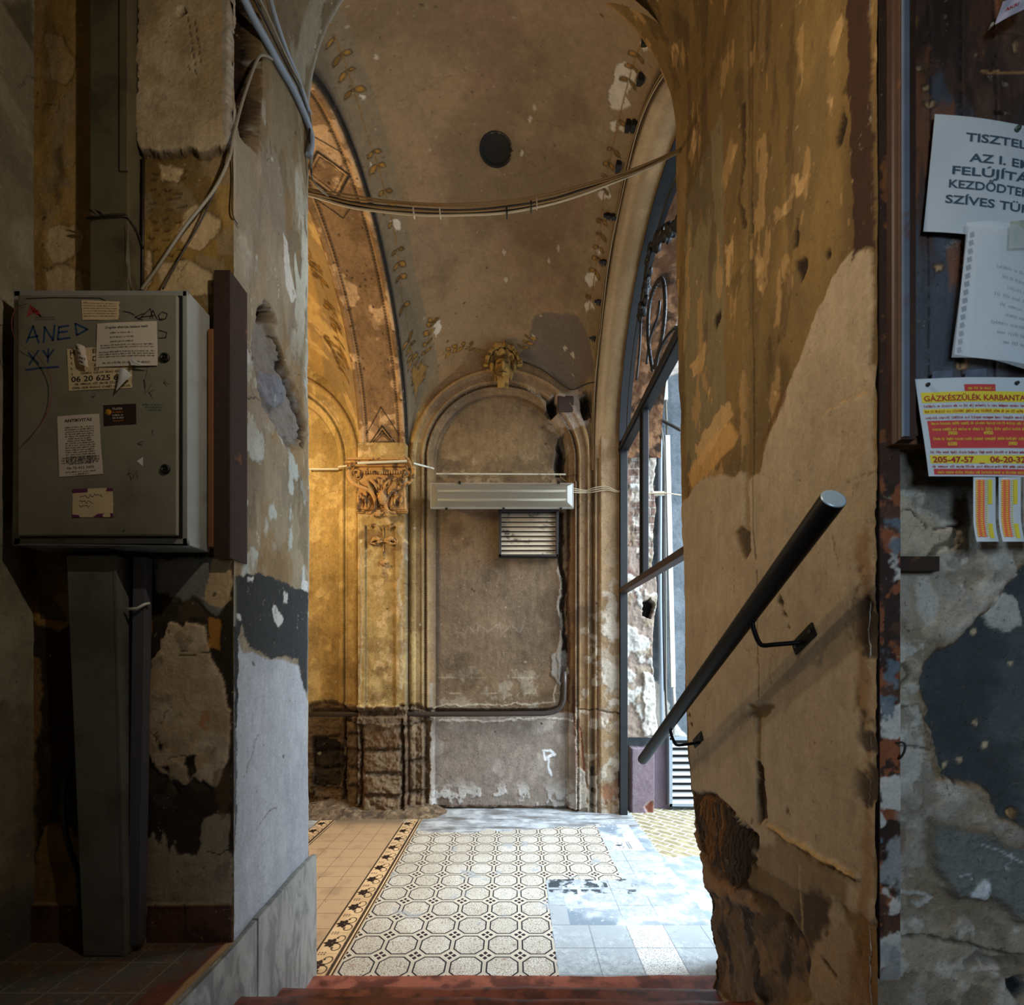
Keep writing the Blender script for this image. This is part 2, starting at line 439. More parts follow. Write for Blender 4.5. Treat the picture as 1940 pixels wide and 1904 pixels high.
w.poly([(880, 975), (920, 1000), (950, 1040), (925, 1046), (890, 1020)], (132, 112, 86), .01, .01, a=.35, seed=3)
w.line([(860, 1180), (862, 1196), (880, 1200), (884, 1184), (900, 1200), (906, 1182), (925, 1196), (945, 1178), (950, 1200), (968, 1182), (985, 1198), (992, 1182)], .006, (150, 140, 128), .01, 0, .45, 6)
# dado of the niche: grey-mauve cement with scraped base
dado = w.mask([(815, 1358), (1090, 1350), (1096, 1532), (812, 1532)], .02, .01)
w.mix(dado, (138, 126, 116), .85); w.h += dado*.035
w.blotch((164, 152, 142), .5, .62, 5, 44, .6, dado)
w.blotch((104, 84, 70), .55, .68, 6, 45, .55, dado*sstep(-.2, -.7, u))
w.blotch((196, 192, 186), .5, .6, 9, 46, .7, dado*sstep(.30, .12, v), dh=.008)
w.line([(1035, 1440), (1030, 1425), (1042, 1424), (1052, 1432), (1040, 1436), (1040, 1455), (1044, 1470)], .016, (226, 228, 230), .014, .002, .95, 5)
w.line([(700, 1532), (900, 1530), (1090, 1532)], .006, (100, 46, 34), .01, 0, .7, 5)
# chased pipe groove
w.line([(583, 1352), (700, 1350), (810, 1350), (950, 1351), (1040, 1350), (1062, 1343), (1070, 1325), (1069, 1270)], .035, (58, 42, 32), .008, -.045, .9, 6)
w.line([(820, 1340), (900, 1338), (985, 1336), (1050, 1332), (1055, 1300)], .01, (186, 172, 150), .03, .006, .8, 8)
w.line([(830, 1365), (930, 1368), (1040, 1362), (1085, 1366)], .012, (196, 188, 176), .02, .006, .8, 9)
# plaster crust hiding the pipe between pilaster edges
crust = w.mask([(655, 1330), (700, 1336), (760, 1334), (812, 1352), (815, 1366), (740, 1372), (672, 1366)], .03, .01, 6)
w.mix(crust, (120, 92, 66), .8); w.h += crust*.05
# eroded base of the left half, with exposed stones
er = sstep(-.02, .02, (.985+.08*(fbm(u*5, v*0, 4)-.5)*2)-v)*sstep(-.79, -.83, u)
w.mix(er, (98, 78, 58), .9)
w.rough_up(.035, 9, 60, er); w.rough_up(.012, 34, 61, er)
w.h -= er*.03
r0 = random.Random(7)
for (x0, x1, ys) in ((583, 648, (1395, 1425, 1460, 1500)), (655, 690, (1362, 1390, 1420, 1455, 1490)), (692, 765, (1362, 1418, 1462, 1503)), (768, 806, (1365, 1440, 1500))):
    for i in range(len(ys)):
        a, b = ys[i], (ys[i+1] if i+1 < len(ys) else 1535)
        w.poly([(x0+2, a+3), (x1-2, a+2), (x1-2, b-4), (x0+2, b-3)], r0.choice([(128, 104, 78), (112, 90, 68), (96, 78, 60), (140, 116, 88)]), .02, .006, dh=.035, edge=.02, seed=20+i+x0 % 17, a=.55, rim=((30, 22, 15), .013, .55))
w.poly([(583, 1400), (640, 1405), (650, 1440), (640, 1490), (600, 1500), (583, 1495)], (30, 23, 17), .03, .01, dh=-.05, seed=9, a=.85)
w.line([(652, 1360), (655, 1420), (648, 1470), (655, 1525)], .014, (20, 15, 11), .02, -.04, .9, 4)
w.line([(690, 1380), (692, 1440), (690, 1520)], .010, (24, 18, 13), .02, -.03, .9, 5)
w.line([(767, 1360), (768, 1440), (766, 1530)], .010, (34, 28, 24), .02, -.03, .8, 6)
w.mix(np.exp(-((u+.79)/.015)**2)*(v < 1.2), (150, 140, 126), .7)
# broken strip on the right side of the niche
w.line([(1063, 965), (1066, 1010), (1062, 1060), (1072, 1100), (1066, 1160), (1074, 1230), (1070, 1290)], .030, (44, 30, 22), .025, -.05, .95, 6)
w.line([(1078, 960), (1080, 1040), (1077, 1130), (1079, 1230), (1078, 1330)], .014, (74, 48, 34), .015, -.02, .9, 7)
w.line([(1060, 1075), (1066, 1110), (1058, 1150), (1068, 1190), (1060, 1240), (1062, 1290)], .020, (176, 166, 152), .03, .01, .85, 8)
w.poly([(1045, 1240), (1075, 1230), (1080, 1275), (1062, 1300), (1046, 1276)], (150, 142, 132), .02, .008, dh=.012, seed=12)
w.line([(1086, 1300), (1088, 1380), (1092, 1440), (1094, 1530)], .010, (96, 56, 40), .01, -.015, .9, 8)
# brick and iron showing low on the right
w.poly([(1092, 1450), (1108, 1460), (1112, 1530), (1096, 1534)], (150, 140, 126), .015, .006, dh=.02, seed=3)
w.line([(1100, 1380), (1104, 1430), (1108, 1460)], .012, (140, 74, 54), .02, -.01, .8, 4)
w.line([(1122, 1455), (1122, 1530)], .014, (50, 48, 50), .01, -.03, .9, 4)
w.line([(1130, 1300), (1130, 1400), (1128, 1500)], .010, (110, 70, 46), .015, 0, .8, 9)
w.blotch((206, 196, 182), .50, .60, 8, 51, .75, sstep(.77, .80, u)*sstep(2.6, 1.6, v), dh=.006)
w.blotch((150, 100, 74), .60, .68, 9, 52, .7, sstep(.77, .80, u)*sstep(1.1, .8, v), dh=-.012)
w.blotch((180, 168, 150), .54, .62, 10, 53, .6, sstep(.55, .6, u)*sstep(2.2, 1.4, v), dh=.004)
w.line([(1095, 1345), (1140, 1345), (1172, 1350)], .008, (60, 44, 34), .02, -.012, .6, 4)
# two knocked-out sockets beside the arch
w.poly([(1044, 748), (1120, 738), (1125, 800), (1085, 815), (1050, 800)], (166, 148, 132), .03, .012, seed=31, a=.9, dh=.004)
w.poly([(1036, 758), (1052, 750), (1058, 778), (1046, 786), (1036, 776)], (12, 9, 7), .015, .004, dh=-.10, edge=.01, seed=32)
w.poly([(1100, 752), (1112, 746), (1124, 756), (1122, 790), (1106, 795), (1100, 778)], (8, 6, 5), .018, .004, dh=-.12, edge=.01, seed=33)
w.poly([(1058, 820), (1070, 818), (1074, 850), (1072, 894), (1055, 896), (1052, 870), (1056, 850)], (20, 13, 9), .02, .004, dh=-.08, edge=.01, seed=34, rim=((120, 104, 88), .02, .7))
w.line([(1040, 800), (1062, 812), (1076, 850)], .03, (150, 132, 110), .03, .004, .7, 35)
w.line([(1000, 735), (1030, 755), (1044, 790)], .02, (172, 156, 136), .025, .003, .6, 36)
# pilaster stains
w.blotch((206, 170, 118), .60, .66, 12, 71, .7, sstep(-1.46, -1.44, u)*sstep(-.98, -1.0, u)*sstep(1.0, 1.2, v))
w.blotch((100, 66, 38), .56, .66, 8, 72, .5, sstep(-1.46, -1.44, u)*sstep(-.98, -1.0, u))
w.line([(764, 1000), (768, 1060), (760, 1120), (766, 1200), (762, 1300)], .02, (190, 178, 160), .04, .003, .35, 73)
w.line([(690, 1040), (692, 1200), (688, 1320)], .01, (170, 150, 124), .02, .003, .7, 74)
w.cracks(40, 5, (60, 46, 34), ln=(.05, .25), w=.0022, a=.6)
w.nicks(260, 6, (176, 156, 128), (.003, .011), pn*sstep(2.9, 2.6, v), -.002, .7)
w.nicks(200, 8, (52, 38, 28), (.003, .010), None, -.006, .8)
w.nicks(160, 9, (210, 190, 160), (.004, .014), sstep(-.75, -1.0, u), .002, .6)
w.rough_up(.0035, 16, 70)
w.tint(.22, 3, 80); w.tint(.10, 30, 81)
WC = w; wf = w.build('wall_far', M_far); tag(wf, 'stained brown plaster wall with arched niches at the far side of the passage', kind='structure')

# brown iron plate in the socket
# ---- vaults
def zw(x, cx): return ZS+.95*np.sqrt(np.clip(1-((x-cx)/RB)**2, 0, 1))
def zc(x, cx): return 4.64+.25*np.clip(1-((x-cx)/RB)**2, 0, 1)
def vault_fn(cx):
    def fn(u, v, h):
        th = v/1.31; a = zw(u, cx); c = zc(u, cx)
        return (u, YC+B*np.sin(th)-h*np.sin(th), a+(c-a)*np.cos(th)-h*np.cos(th))
    return fn
def paint_vault(k, cx, main):
    u, v = k.u, k.v
    k.blotch((146, 120, 88), .48, .66, 1.6, 3, .6); k.blotch((98, 80, 58), .5, .7, 2.2, 5, .5); k.blotch((138, 106, 86), .55, .7, 2.5, 8, .35)
    # grey painted margins that widen towards the springing
    e = np.abs(u-cx); wd = .19+.10*sstep(.7, 1.9, v)
    k.mix(sstep(RB-wd-.01, RB-wd+.01, e)*(u < cx), (116, 103, 82), .8)
    k.mix(sstep(RB-wd*1.15-.02, RB-wd*1.15+.02, e)*(u > cx), (132, 112, 84), .6)
    k.mix(np.exp(-((e-RB)/.008)**2), (40, 36, 32), .9)  # dark edge line paints in the shadow gap at the ribs
def leaf(k, px, py, ang, L, col=(140, 100, 36), wdt=.36, seed=1):
    (a, b), = k.px([(px, py)])
    ca, sa = math.cos(ang), math.sin(ang); pts = []
    for t in np.linspace(0, 1, 7): pts.append((t*L, math.sin(PI*t)*L*wdt*.5))
    for t in np.linspace(1, 0, 7)[1:-1]: pts.append((t*L, -math.sin(PI*t)*L*wdt*.5))
    k.poly([(a+x*ca-y*sa, b+x*sa+y*ca) for x, y in pts], col, .004, .003, seed=seed, a=.9, pix=False, rim=((58, 44, 22), .004, .6))
def branch(k, pts, seed, n=12, L=.055, col=(146, 106, 42), spread=.9):
    r = random.Random(seed); uv = k.px(pts)
    k.line(uv, .0045, (120, 86, 34), .008, 0, .9, seed, pix=False)
    uvs = smoothpath([np.array(q) for q in uv], 12)
    for i in range(n):
        q = uvs[int((i+.5)/n*(len(uvs)-1))]; q2 = uvs[min(len(uvs)-1, int((i+.5)/n*(len(uvs)-1))+1)]
        base = math.atan2(q2[1]-q[1], q2[0]-q[0])
        if r.random() < .25: continue
        for sg in (1, -1):
            if r.random() < .15: continue
            ca = base+sg*spread*r.uniform(.7, 1.2); l = 1.25*L*r.uniform(.6, 1.15)
            pts_ = []
            for t in np.linspace(0, 1, 6): pts_.append((.006+t*l, math.sin(PI*t)*l*.27))
            for t in np.linspace(1, 0, 6)[1:-1]: pts_.append((.006+t*l, -math.sin(PI*t)*l*.27))
            k.poly([(q[0]+x*math.cos(ca)-y*math.sin(ca), q[1]+x*math.sin(ca)+y*math.cos(ca)) for x, y in pts_], r.choice([col, (112, 80, 28), (150, 108, 44)]), .004, .003, seed=r.randrange(80), a=.95, pix=False, rim=((44, 34, 18), .0045, .85))
k = Canvas(BAY-RB, BAY+RB, -1.185, 1.31*PI/2, .0075, vault_fn(BAY), (130, 108, 80))
paint_vault(k, BAY, True)
k.poly([(1010, 598), (1040, 592), (1092, 596), (1108, 620), (1120, 660), (1128, 725), (1095, 745), (1068, 735), (1040, 712), (1010, 690), (985, 675), (1000, 640)], (104, 90, 78), .02, .003, dh=.004, seed=4, rim=((140, 116, 86), .012, .35))
k.poly([(985, 672), (1005, 685), (1040, 700), (1050, 720), (1000, 695), (980, 685)], (124, 112, 96), .02, .01, a=.6, seed=5)
for q, poly in enumerate([[(1172, 125), (1190, 120), (1205, 140), (1196, 170), (1185, 185), (1195, 200), (1180, 212), (1160, 205), (1152, 188), (1160, 160)],
        [(1212, 80), (1222, 76), (1228, 92), (1216, 100)], [(1228, 52), (1242, 50), (1246, 66), (1234, 72)], [(1155, 230), (1166, 228), (1168, 250), (1156, 252)], [(1174, 230), (1182, 234), (1180, 248), (1172, 246)],
        [(1135, 355), (1152, 352), (1158, 372), (1142, 386), (1132, 372)], [(1112, 520), (1128, 516), (1132, 534), (1118, 544), (1108, 532)], [(1106, 575), (1120, 570), (1126, 585), (1112, 594)], [(1130, 470), (1138, 466), (1140, 480), (1132, 486)],
        [(738, 420), (748, 414), (758, 418), (758, 434), (748, 438), (742, 432)], [(820, 615), (834, 606), (838, 618), (826, 640), (818, 630)], [(700, 318), (706, 310), (712, 322), (704, 330)], [(682, 178), (690, 182), (688, 192), (680, 188)]]):
    k.poly(poly, (190, 178, 160), .018, .002, dh=-.003, seed=11+q, rim=((80, 66, 50), .003, .5))
for (a, b) in ((955, 478), (1058, 470), (1012, 205), (1005, 225), (988, 290), (959, 530), (710, 110), (1040, 495), (1010, 640), (1070, 660), (1085, 672)):
    k.poly([(a-4, b), (a, b-7), (a+4, b-1), (a+1, b+7)], (186, 172, 150), .012, .002, seed=(a*7) % 60, a=.8)
branch(k, [(622, 40), (645, 100), (672, 180), (695, 250), (715, 310), (730, 370), (748, 440), (756, 500), (762, 560), (772, 620), (782, 680), (790, 735)], 3, 26, .05)
branch(k, [(788, 740), (800, 700), (808, 660), (815, 620), (822, 600)], 5, 10, .06)
branch(k, [(784, 730), (790, 700), (778, 660), (772, 640)], 6, 8, .055)
branch(k, [(925, 668), (905, 660), (880, 655), (850, 665), (830, 675)], 8, 9, .06)
branch(k, [(985, 662), (998, 648), (1002, 640)], 9, 4, .06)
branch(k, [(1225, 50), (1208, 100), (1190, 160), (1172, 225), (1158, 290), (1146, 350), (1140, 420), (1132, 480), (1124, 540), (1115, 600)], 10, 22, .042)
k.poly([(782, 690), (792, 700), (800, 688), (808, 694), (800, 715), (792, 735), (788, 765), (784, 735), (780, 715)], (150, 112, 56), .006, .004, seed=2, a=.8, rim=((70, 52, 30), .004, .6))
k.poly([(1098, 752), (1110, 744), (1124, 752), (1124, 790), (1108, 797), (1099, 780)], (8, 6, 5), .014, .003, dh=-.07, edge=.008, seed=33, rim=((110, 92, 74), .012, .7))
k.poly([(1062, 745), (1096, 738), (1098, 770), (1088, 790), (1066, 760)], (150, 134, 120), .016, .004, seed=36, a=.7)
hc = k.px([(941, 283)])[0]
k.mix(np.exp(-(np.hypot(k.u-hc[0], (k.v-hc[1]))/.115)**6), (74, 58, 40), .7)
k.cut |= np.hypot(k.u-hc[0], (k.v-hc[1])) < .098
k.blotch((96, 72, 48), .5, .75, 1.1, 25, .5, np.exp(-((k.u-BAY)/.6)**2))
k.cracks(26, 7, (92, 70, 46), ln=(.1, .4), w=.002, a=.45, dh=-.001)
k.nicks(150, 4, (52, 40, 30), (.003, .010), None, -.003, .7); k.nicks(60, 14, (176, 160, 134), (.003, .012), None, 0, .6)
k.rough_up(.004, 5, 4); k.tint(.14, 2.2, 30, .5); k.tint(.08, 24, 31)
vt = k.build('ceiling', M_vault); tag(vt, 'painted brown vault over the passage with grey margins and leafy borders', kind='structure')
VH = vault_fn(BAY)(hc[0], hc[1], 0)
VC = k
k2 = Canvas(-2.32-RB, -2.32+RB, -1.62, 1.31*PI/2, .012, vault_fn(-2.32), (184, 146, 84)); paint_vault(k2, -2.32, False)  # yellower base than the main bay: lamp glow put into the colour
k2.blotch((210, 174, 112), .52, .6, 7, 3, .7)
branch(k2, [(585, 470), (610, 540), (632, 600), (645, 660), (652, 730)], 3, 22, .055)
branch(k2, [(600, 620), (625, 650), (645, 690)], 4, 8, .06)
k2.rough_up(.003, 8, 4); k2.tint(.15, 3, 3)
tag(k2.build('ceiling', M_vault), kind='structure')

mb = MB(); mb.box((-3.4, 1.9, 4.78), (1.37, 2.0, 5.35)); tag(mb.build('light_block_upper', M_dark), kind='structure')  # unseen box added to keep sky light out of the space above the vault
# ---- transverse ribs
def rib_fn(drop):
    def fn(u, v, h):
        th = v/1.33; return (u, YC+(B-drop-h)*np.sin(th), ZS+(1.34-drop-h)*np.cos(th))
    return fn
k = Canvas(-1.46, -1.0, -1.20, 1.33*PI/2, .006, rib_fn(.02), (138, 106, 72)); u, v = k.u, k.v
cx = -1.23; e = np.abs(u-cx)
k.blotch((206, 166, 122), .52, .56, 5, 3, .85, None, .003); k.blotch((110, 82, 54), .5, .62, 6, 9, .6)
k.h += -.04*sstep(.222, .23, e)+.012*sstep(.165, .175, e)*sstep(.21, .2, e)
k.mix(sstep(.203, .211, e)*(u > cx), (34, 32, 30), .95); k.mix(np.exp(-((e-.228)/.006)**2), (26, 22, 18), .95)  # dark slate margin; the outer edge line paints in the rib's shadow gap
bead = np.exp(-((e-.150)/.006)**2); k.mix(np.exp(-((e-.150)/.009)**2)*(.72+.28*np.sin(v*PI/.011)), (24, 18, 12), 1.); k.h += bead*.01*np.abs(np.sin(v*PI/.022))
k.mix(np.exp(-((e-.163)/.005)**2), (196, 150, 100), .6); k.mix(np.exp(-((e-.138)/.005)**2), (60, 44, 28), .7)
def loz(pts, wd=.010):
    k.line(pts, wd, (30, 22, 14), .002, .006, .95, 3, pix=False, closed=True)
    c = np.mean(np.array(pts), 0)
    k.line([tuple(c+(np.array(p)-c)*.84) for p in pts], .004, (196, 152, 104), .002, .004, .7, 3, pix=False, closed=True)
    k.line([tuple(c+(np.array(p)-c)*.74) for p in pts], .005, (40, 30, 20), .002, -.004, .8, 3, pix=False, closed=True)
vm = 1.33*PI/2
loz([(cx-.15, vm-.10), (cx+.15, vm-.10), (cx, vm-.30)])
loz([(cx-.09, vm-.15), (cx+.09, vm-.15), (cx, vm-.25)])
k.line([(cx-.155, vm-.22), (cx, vm-.46), (cx+.155, vm-.22)], .006, (28, 20, 13), .002, .005, .95, 3, pix=False)
kp = k.px([(640, 330)])[0][1]
for vc in (kp, kp-1.25):
    loz([(cx-.145, vc), (cx, vc+.17), (cx+.145, vc), (cx, vc-.17)], .012)
    k.line([(cx-.15, vc+.16), (cx, vc+.30), (cx+.15, vc+.16)], .006, (28, 20, 13), .002, .005, .95, 3, pix=False)
    k.line([(cx-.15, vc-.16), (cx, vc-.30), (cx+.15, vc-.16)], .006, (28, 20, 13), .002, .005, .95, 3, pix=False)
k.nicks(200, 4, (48, 34, 22), (.003, .010), None, -.003, .8); k.rough_up(.003, 14, 4); k.tint(.2, 4, 30)
tag(k.build('trim_1', M_far), 'peeling ochre arch rib with beaded lozenge mouldings', kind='structure')
k = Canvas(.725, 1.0, -1.20, 1.33*PI/2, .009, rib_fn(.03), (140, 114, 80)); u, v = k.u, k.v
k.blotch((166, 136, 98), .45, .6, 3, 3, .6); k.mix(sstep(.755, .745, u), (46, 34, 22), .9); k.mix(np.exp(-((u-.80)/.02)**2), (182, 150, 108), .5)
k.h += .02*np.exp(-((u-.86)/.09)**2)-.03*sstep(.745, .735, u); k.rough_up(.003, 6, 4); k.tint(.12, 4, 30)
tag(k.build('trim_2', M_vault), 'plain tan arch rib beside the iron gate frame', kind='structure')
# outer arch beyond the gate, rough and dark
k = Canvas(1.05, 1.36, -1.7, 1.33*PI/2, .009, rib_fn(.05), (96, 66, 44)); k.blotch((150, 110, 78), .5, .62, 12, 3, .7); k.blotch((30, 22, 16), .55, .64, 9, 5, .8); k.rough_up(.012, 20, 4)
tag(k.build('trim_3', M_out), kind='structure')
# spandrel wall carrying the gate arch
k = Canvas(1.6, 4.75, -.02, 5.3, .03, lambda u, v, h: (1.02+0*u, u, v), (120, 100, 76)); yy, zz = k.u, k.v
k.cut = (((yy-YC)/B)**2+((zz-ZS)/1.34)**2 < .985) | ((np.abs(yy-YC) < B*.99) & (zz < ZS))
tag(k.build('wall_right', M_far), kind='structure')
mb = MB(); mb.box((-3.35, 1.5, -.1), (-3.2, 4.7, 5.3)); tag(mb.build('wall_left', mat_plain('left_end_plaster', (150, 112, 64), .9)), kind='structure')
mb = MB(); mb.box((-3.4, -2.75, 5.3), (1.37, 4.8, 5.4)); tag(mb.build('ceiling', M_dark), kind='structure')  # unseen cover slab added above the vaults against light leaks

# ---- near wall: left jamb, wraps the far corner
def jl_edge(v):
    e = 2.100+.03*(fbm(v*3.1, v*0+2, 5, 4)-.5)
    return e-.03*sstep(.9, 1.0, v)*0+.0
def arch_in(v): return np.where(v > 3.9, .84-np.sqrt(np.clip(.84**2-(v-3.9)**2, .01, 1)), 0)
def jl_fn(u, v, h):
    e = jl_edge(v); o = np.maximum(u-e, 0)
    x = XL+arch_in(v)+h*(u <= e); x = x-o
    c = np.clip(1-(e-u)/.012, 0, 1)*(u <= e)
    return (x-.006*c*c, np.minimum(u, e)+0*h, v)
k = Canvas(YLF, 3.2, -.05, 4.62, .0055, jl_fn, (124, 111, 92)); u, v = k.u, k.v; k.PX[u > jl_edge(v)] = 1e6
k.blotch((108, 92, 68), .48, .62, 4, 2, .7, None, 0, .35); k.blotch((148, 132, 106), .5, .62, 5, 4, .6, None, 0, .35)
top = sstep(1.62, 1.70, v)
k.blotch((172, 176, 168), .545, .575, 13, 6, .8, top*sstep(3.1, 2.4, v), .002, .5); k.blotch((96, 82, 62), .55, .6, 9, 36, .6, top, 0, .4); k.blotch((186, 182, 166), .60, .63, 7, 16, .8, top*sstep(2.5, 3.2, v), .002, .3)
k.blotch((128, 98, 56), .55, .62, 6, 26, .6, top, 0, .4)
k.mix(sstep(3.2, 3.7, v), (108, 92, 64), .6)
k.poly([(442, 262), (468, 270), (500, 285), (530, 300), (542, 400), (536, 600), (520, 800), (470, 830), (450, 640), (446, 450)], (150, 140, 124), .03, .02, a=.45, seed=8)
low = k.poly([(441, 1190), (460, 1235), (480, 1235), (510, 1250), (540, 1250), (566, 1262), (584, 1330), (596, 1600), (600, 1910), (430, 1910), (438, 1400)], (158, 158, 160), .012, .004, seed=9, a=.96)
lowm = sstep(-.01, .01, low); k.blotch((138, 138, 142), .45, .6, 3, 12, .5, lowm)
k.poly([(441, 1094), (470, 1088), (486, 1086), (512, 1094), (534, 1102), (562, 1116), (588, 1120), (588, 1315), (574, 1300), (564, 1250), (540, 1240), (516, 1248), (500, 1240), (478, 1230), (462, 1200), (458, 1180), (452, 1210), (450, 1320), (446, 1380), (440, 1380)], (44, 44, 43), .014, .002, dh=.002, seed=17)
for q, pl in enumerate([[(517, 1145), (530, 1160), (536, 1175), (526, 1190), (518, 1180), (514, 1160)], [(536, 1120), (544, 1125), (542, 1142), (536, 1138)], [(468, 1090), (478, 1092), (476, 1102), (468, 1100)], [(572, 1095), (584, 1105), (582, 1122), (572, 1118)], [(450, 1160), (456, 1164), (454, 1178), (449, 1174)]]):
    k.poly(pl, (180, 176, 170), .012, .002, seed=q+3)
k.poly([(440, 1160), (447, 1180), (450, 1420), (446, 1580), (440, 1620)], (40, 38, 38), .014, .003, seed=3, a=.8)
# slot at the top, hole and rubble gouge
k.poly([(452, -10), (490, -10), (494, 120), (492, 230), (486, 285), (470, 268), (455, 250), (446, 150)], (16, 12, 9), .014, .003, dh=-.09, edge=.012, seed=5)
k.poly([(480, 0), (492, 60), (492, 260), (478, 240), (476, 100)], (62, 38, 26), .02, .006, a=.6, seed=15)
k.poly([(492, 590), (512, 598), (524, 640), (545, 700), (570, 760), (580, 800), (570, 845), (548, 850), (520, 800), (500, 760), (484, 700), (484, 640)], (116, 108, 100), .03, .008, dh=-.035, edge=.02, seed=6)
gg = k.mask([(492, 590), (512, 598), (524, 640), (545, 700), (570, 760), (580, 800), (570, 845), (548, 850), (520, 800), (500, 760), (484, 700), (484, 640)], .03, .015, 6)
k.rough_up(.022, 18, 9, gg); k.rough_up(.008, 50, 10, gg)
k.poly([(500, 700), (520, 705), (540, 720), (545, 760), (530, 775), (508, 765), (498, 740)], (112, 112, 118), .02, .006, dh=.03, edge=.015, seed=21)
k.line([(524, 640), (540, 690), (562, 750), (578, 800), (574, 846)], .008, (26, 20, 16), .02, -.02, .95, 7)
k.poly([(497, 588), (505, 576), (512, 580), (520, 592), (522, 606), (512, 606), (503, 612), (498, 604)], (8, 6, 5), .010, .003, dh=-.12, edge=.008, seed=7)
k.line([(444, 610), (460, 640), (478, 680)], .003, (30, 24, 18), .006, -.004, .9, 4); k.line([(450, 752), (470, 756), (486, 752)], .004, (60, 50, 40), .006, -.003, .8, 4)
k.poly([(446, 612), (456, 625), (468, 660), (474, 690), (462, 690), (450, 650)], (186, 184, 176), .01, .003, seed=31, a=.8)
k.poly([(536, 440), (545, 460), (552, 520), (560, 560), (552, 575), (542, 540), (538, 490)], (196, 190, 178), .012, .003, seed=33, a=.9)
k.line([(438, 260), (441, 420), (447, 425), (452, 430)], .003, (24, 18, 14), .004, 0, .9, 4)
k.mix(np.exp(-((u-YLF)/.012)**2)*(v > 1.55), (170, 160, 140), .6)
k.mix(np.exp(-((u-jl_edge(v))/.014)**2)*(v > .6), (176, 170, 158), .6)
k.cracks(26, 5, (70, 58, 44), ln=(.06, .25), w=.002, a=.7); k.cracks(10, 8, (190, 186, 178), sstep(1.5, 1.7, v), ln=(.04, .12), w=.0022, a=.7)
k.nicks(170, 6, (186, 182, 170), (.002, .008), top, .001, .7, 3.); k.nicks(160, 7, (56, 44, 34), (.002, .008), None, -.003, .8, 2.5)
k.rough_up(.004, 7, 4); k.rough_up(.0012, 45, 5); k.tint(.16, 4, 30, .4)
wl = k.build('wall_near_left', M_near); tag(wl, 'peeling left side of the doorway with a black painted patch', kind='structure')

# right jamb
ek = np.array([(-.1, 1.80), (.05, 1.84), (.30, 1.86), (.55, 1.885), (.66, 1.92), (.78, 1.99), (1.0, 2.06), (1.3, 2.10), (1.8, 2.11), (2.15, 2.13), (2.5, 2.16), (3.0, 2.20), (3.6, 2.22), (5, 2.24)])
def jr_edge(v): return np.interp(v, ek[:, 0], ek[:, 1])+.035*(fbm(v*6, v*0+3, 15, 4)-.5)*(1+1.4*(v < .9))
def jr_fn(u, v, h):
    e = jr_edge(v); o = np.maximum(u-e, 0)
    c = np.clip(1-(e-u)/.03, 0, 1)*(u <= e)
    x = XR-arch_in(v)-h*np.clip(1-o/.05, 0, 1)+.012*c*c+np.where(o > 0, o+.012, 0)
    y = np.minimum(u, e)+(2.25-e)*sstep(0, .35, o)*(o > 0)
    return (x, y, v)
k = Canvas(YRF-.018, 2.9, -.05, 4.62, .0055, jr_fn, (112, 87, 46)); u, v = k.u, k.v; k.PX[u > jr_edge(v)] = 1e6
k.blotch((82, 64, 34), .48, .64, 3, 2, .6, None, 0, .4); k.blotch((136, 108, 62), .52, .64, 4, 4, .5, None, 0, .4); k.blotch((96, 78, 48), .55, .66, 5, 6, .5, None, 0, .4)
k.poly([(1298, 380), (1330, 300), (1368, 200), (1374, 420), (1374, 800), (1340, 880), (1300, 900), (1296, 600)], (122, 108, 78), .02, .008, seed=5, a=.8)
for q, pl in enumerate([[(1312, 240), (1320, 250), (1316, 300), (1306, 325), (1304, 290)], [(1374, 470), (1388, 440), (1395, 450), (1390, 500), (1378, 560), (1372, 520)], [(1386, 270), (1394, 256), (1398, 270), (1392, 300), (1382, 310)],
        [(1436, 470), (1446, 480), (1452, 540), (1442, 570), (1434, 520)], [(1500, 330), (1530, 315), (1534, 325), (1516, 360), (1498, 362)], [(1460, 400), (1480, 385), (1500, 350), (1505, 380), (1480, 410), (1462, 425)], [(1304, 700), (1330, 655), (1336, 645), (1334, 690), (1312, 722)],
        [(1566, 185), (1576, 176), (1574, 206), (1564, 208)], [(1316, 850), (1350, 790), (1380, 760), (1388, 780), (1350, 850), (1322, 885)], [(1570, 90), (1590, 40), (1596, 60), (1580, 120), (1566, 130)], [(1276, 70), (1284, 66), (1290, 80), (1280, 130), (1274, 120)]]):
    k.poly(pl, (196, 158, 104), .034, .003, seed=q+40, dh=-.002, a=.72, var=.5, rim=((84, 60, 30), .003, .4))
for q, pl in enumerate([[(1500, 460), (1508, 420), (1514, 440), (1508, 475), (1498, 480)], [(1508, 495), (1520, 490), (1526, 515), (1516, 535), (1506, 520)], [(1356, 598), (1364, 590), (1366, 606), (1358, 622), (1352, 612)], [(1586, 260), (1600, 190), (1604, 230), (1592, 280)], [(1562, 480), (1572, 476), (1572, 490), (1562, 494)]]):
    k.poly(pl, (40, 26, 12), .02, .003, seed=q+60, dh=-.012)
k.blotch((170, 134, 84), .645, .67, 16, 91, .6, sstep(1.9, 2.2, v), -.001, .35); k.blotch((66, 48, 26), .61, .66, 12, 95, .5, sstep(1.9, 2.2, v), -.002, .3)
sm = k.poly([(1650, 470), (1610, 490), (1580, 530), (1548, 610), (1520, 680), (1480, 770), (1455, 840), (1440, 900), (1410, 900), (1330, 905), (1290, 960), (1286, 1100), (1300, 1300), (1315, 1560), (1420, 1640), (1660, 1750), (1664, 1100)], (160, 140, 112), .02, .006, seed=7, a=.97, dh=.004)
smm = sstep(-.01, .01, sm)
k.blotch((146, 126, 98), .45, .65, 2, 12, .6, smm); k.blotch((176, 156, 126), .55, .7, 3, 13, .4, smm)
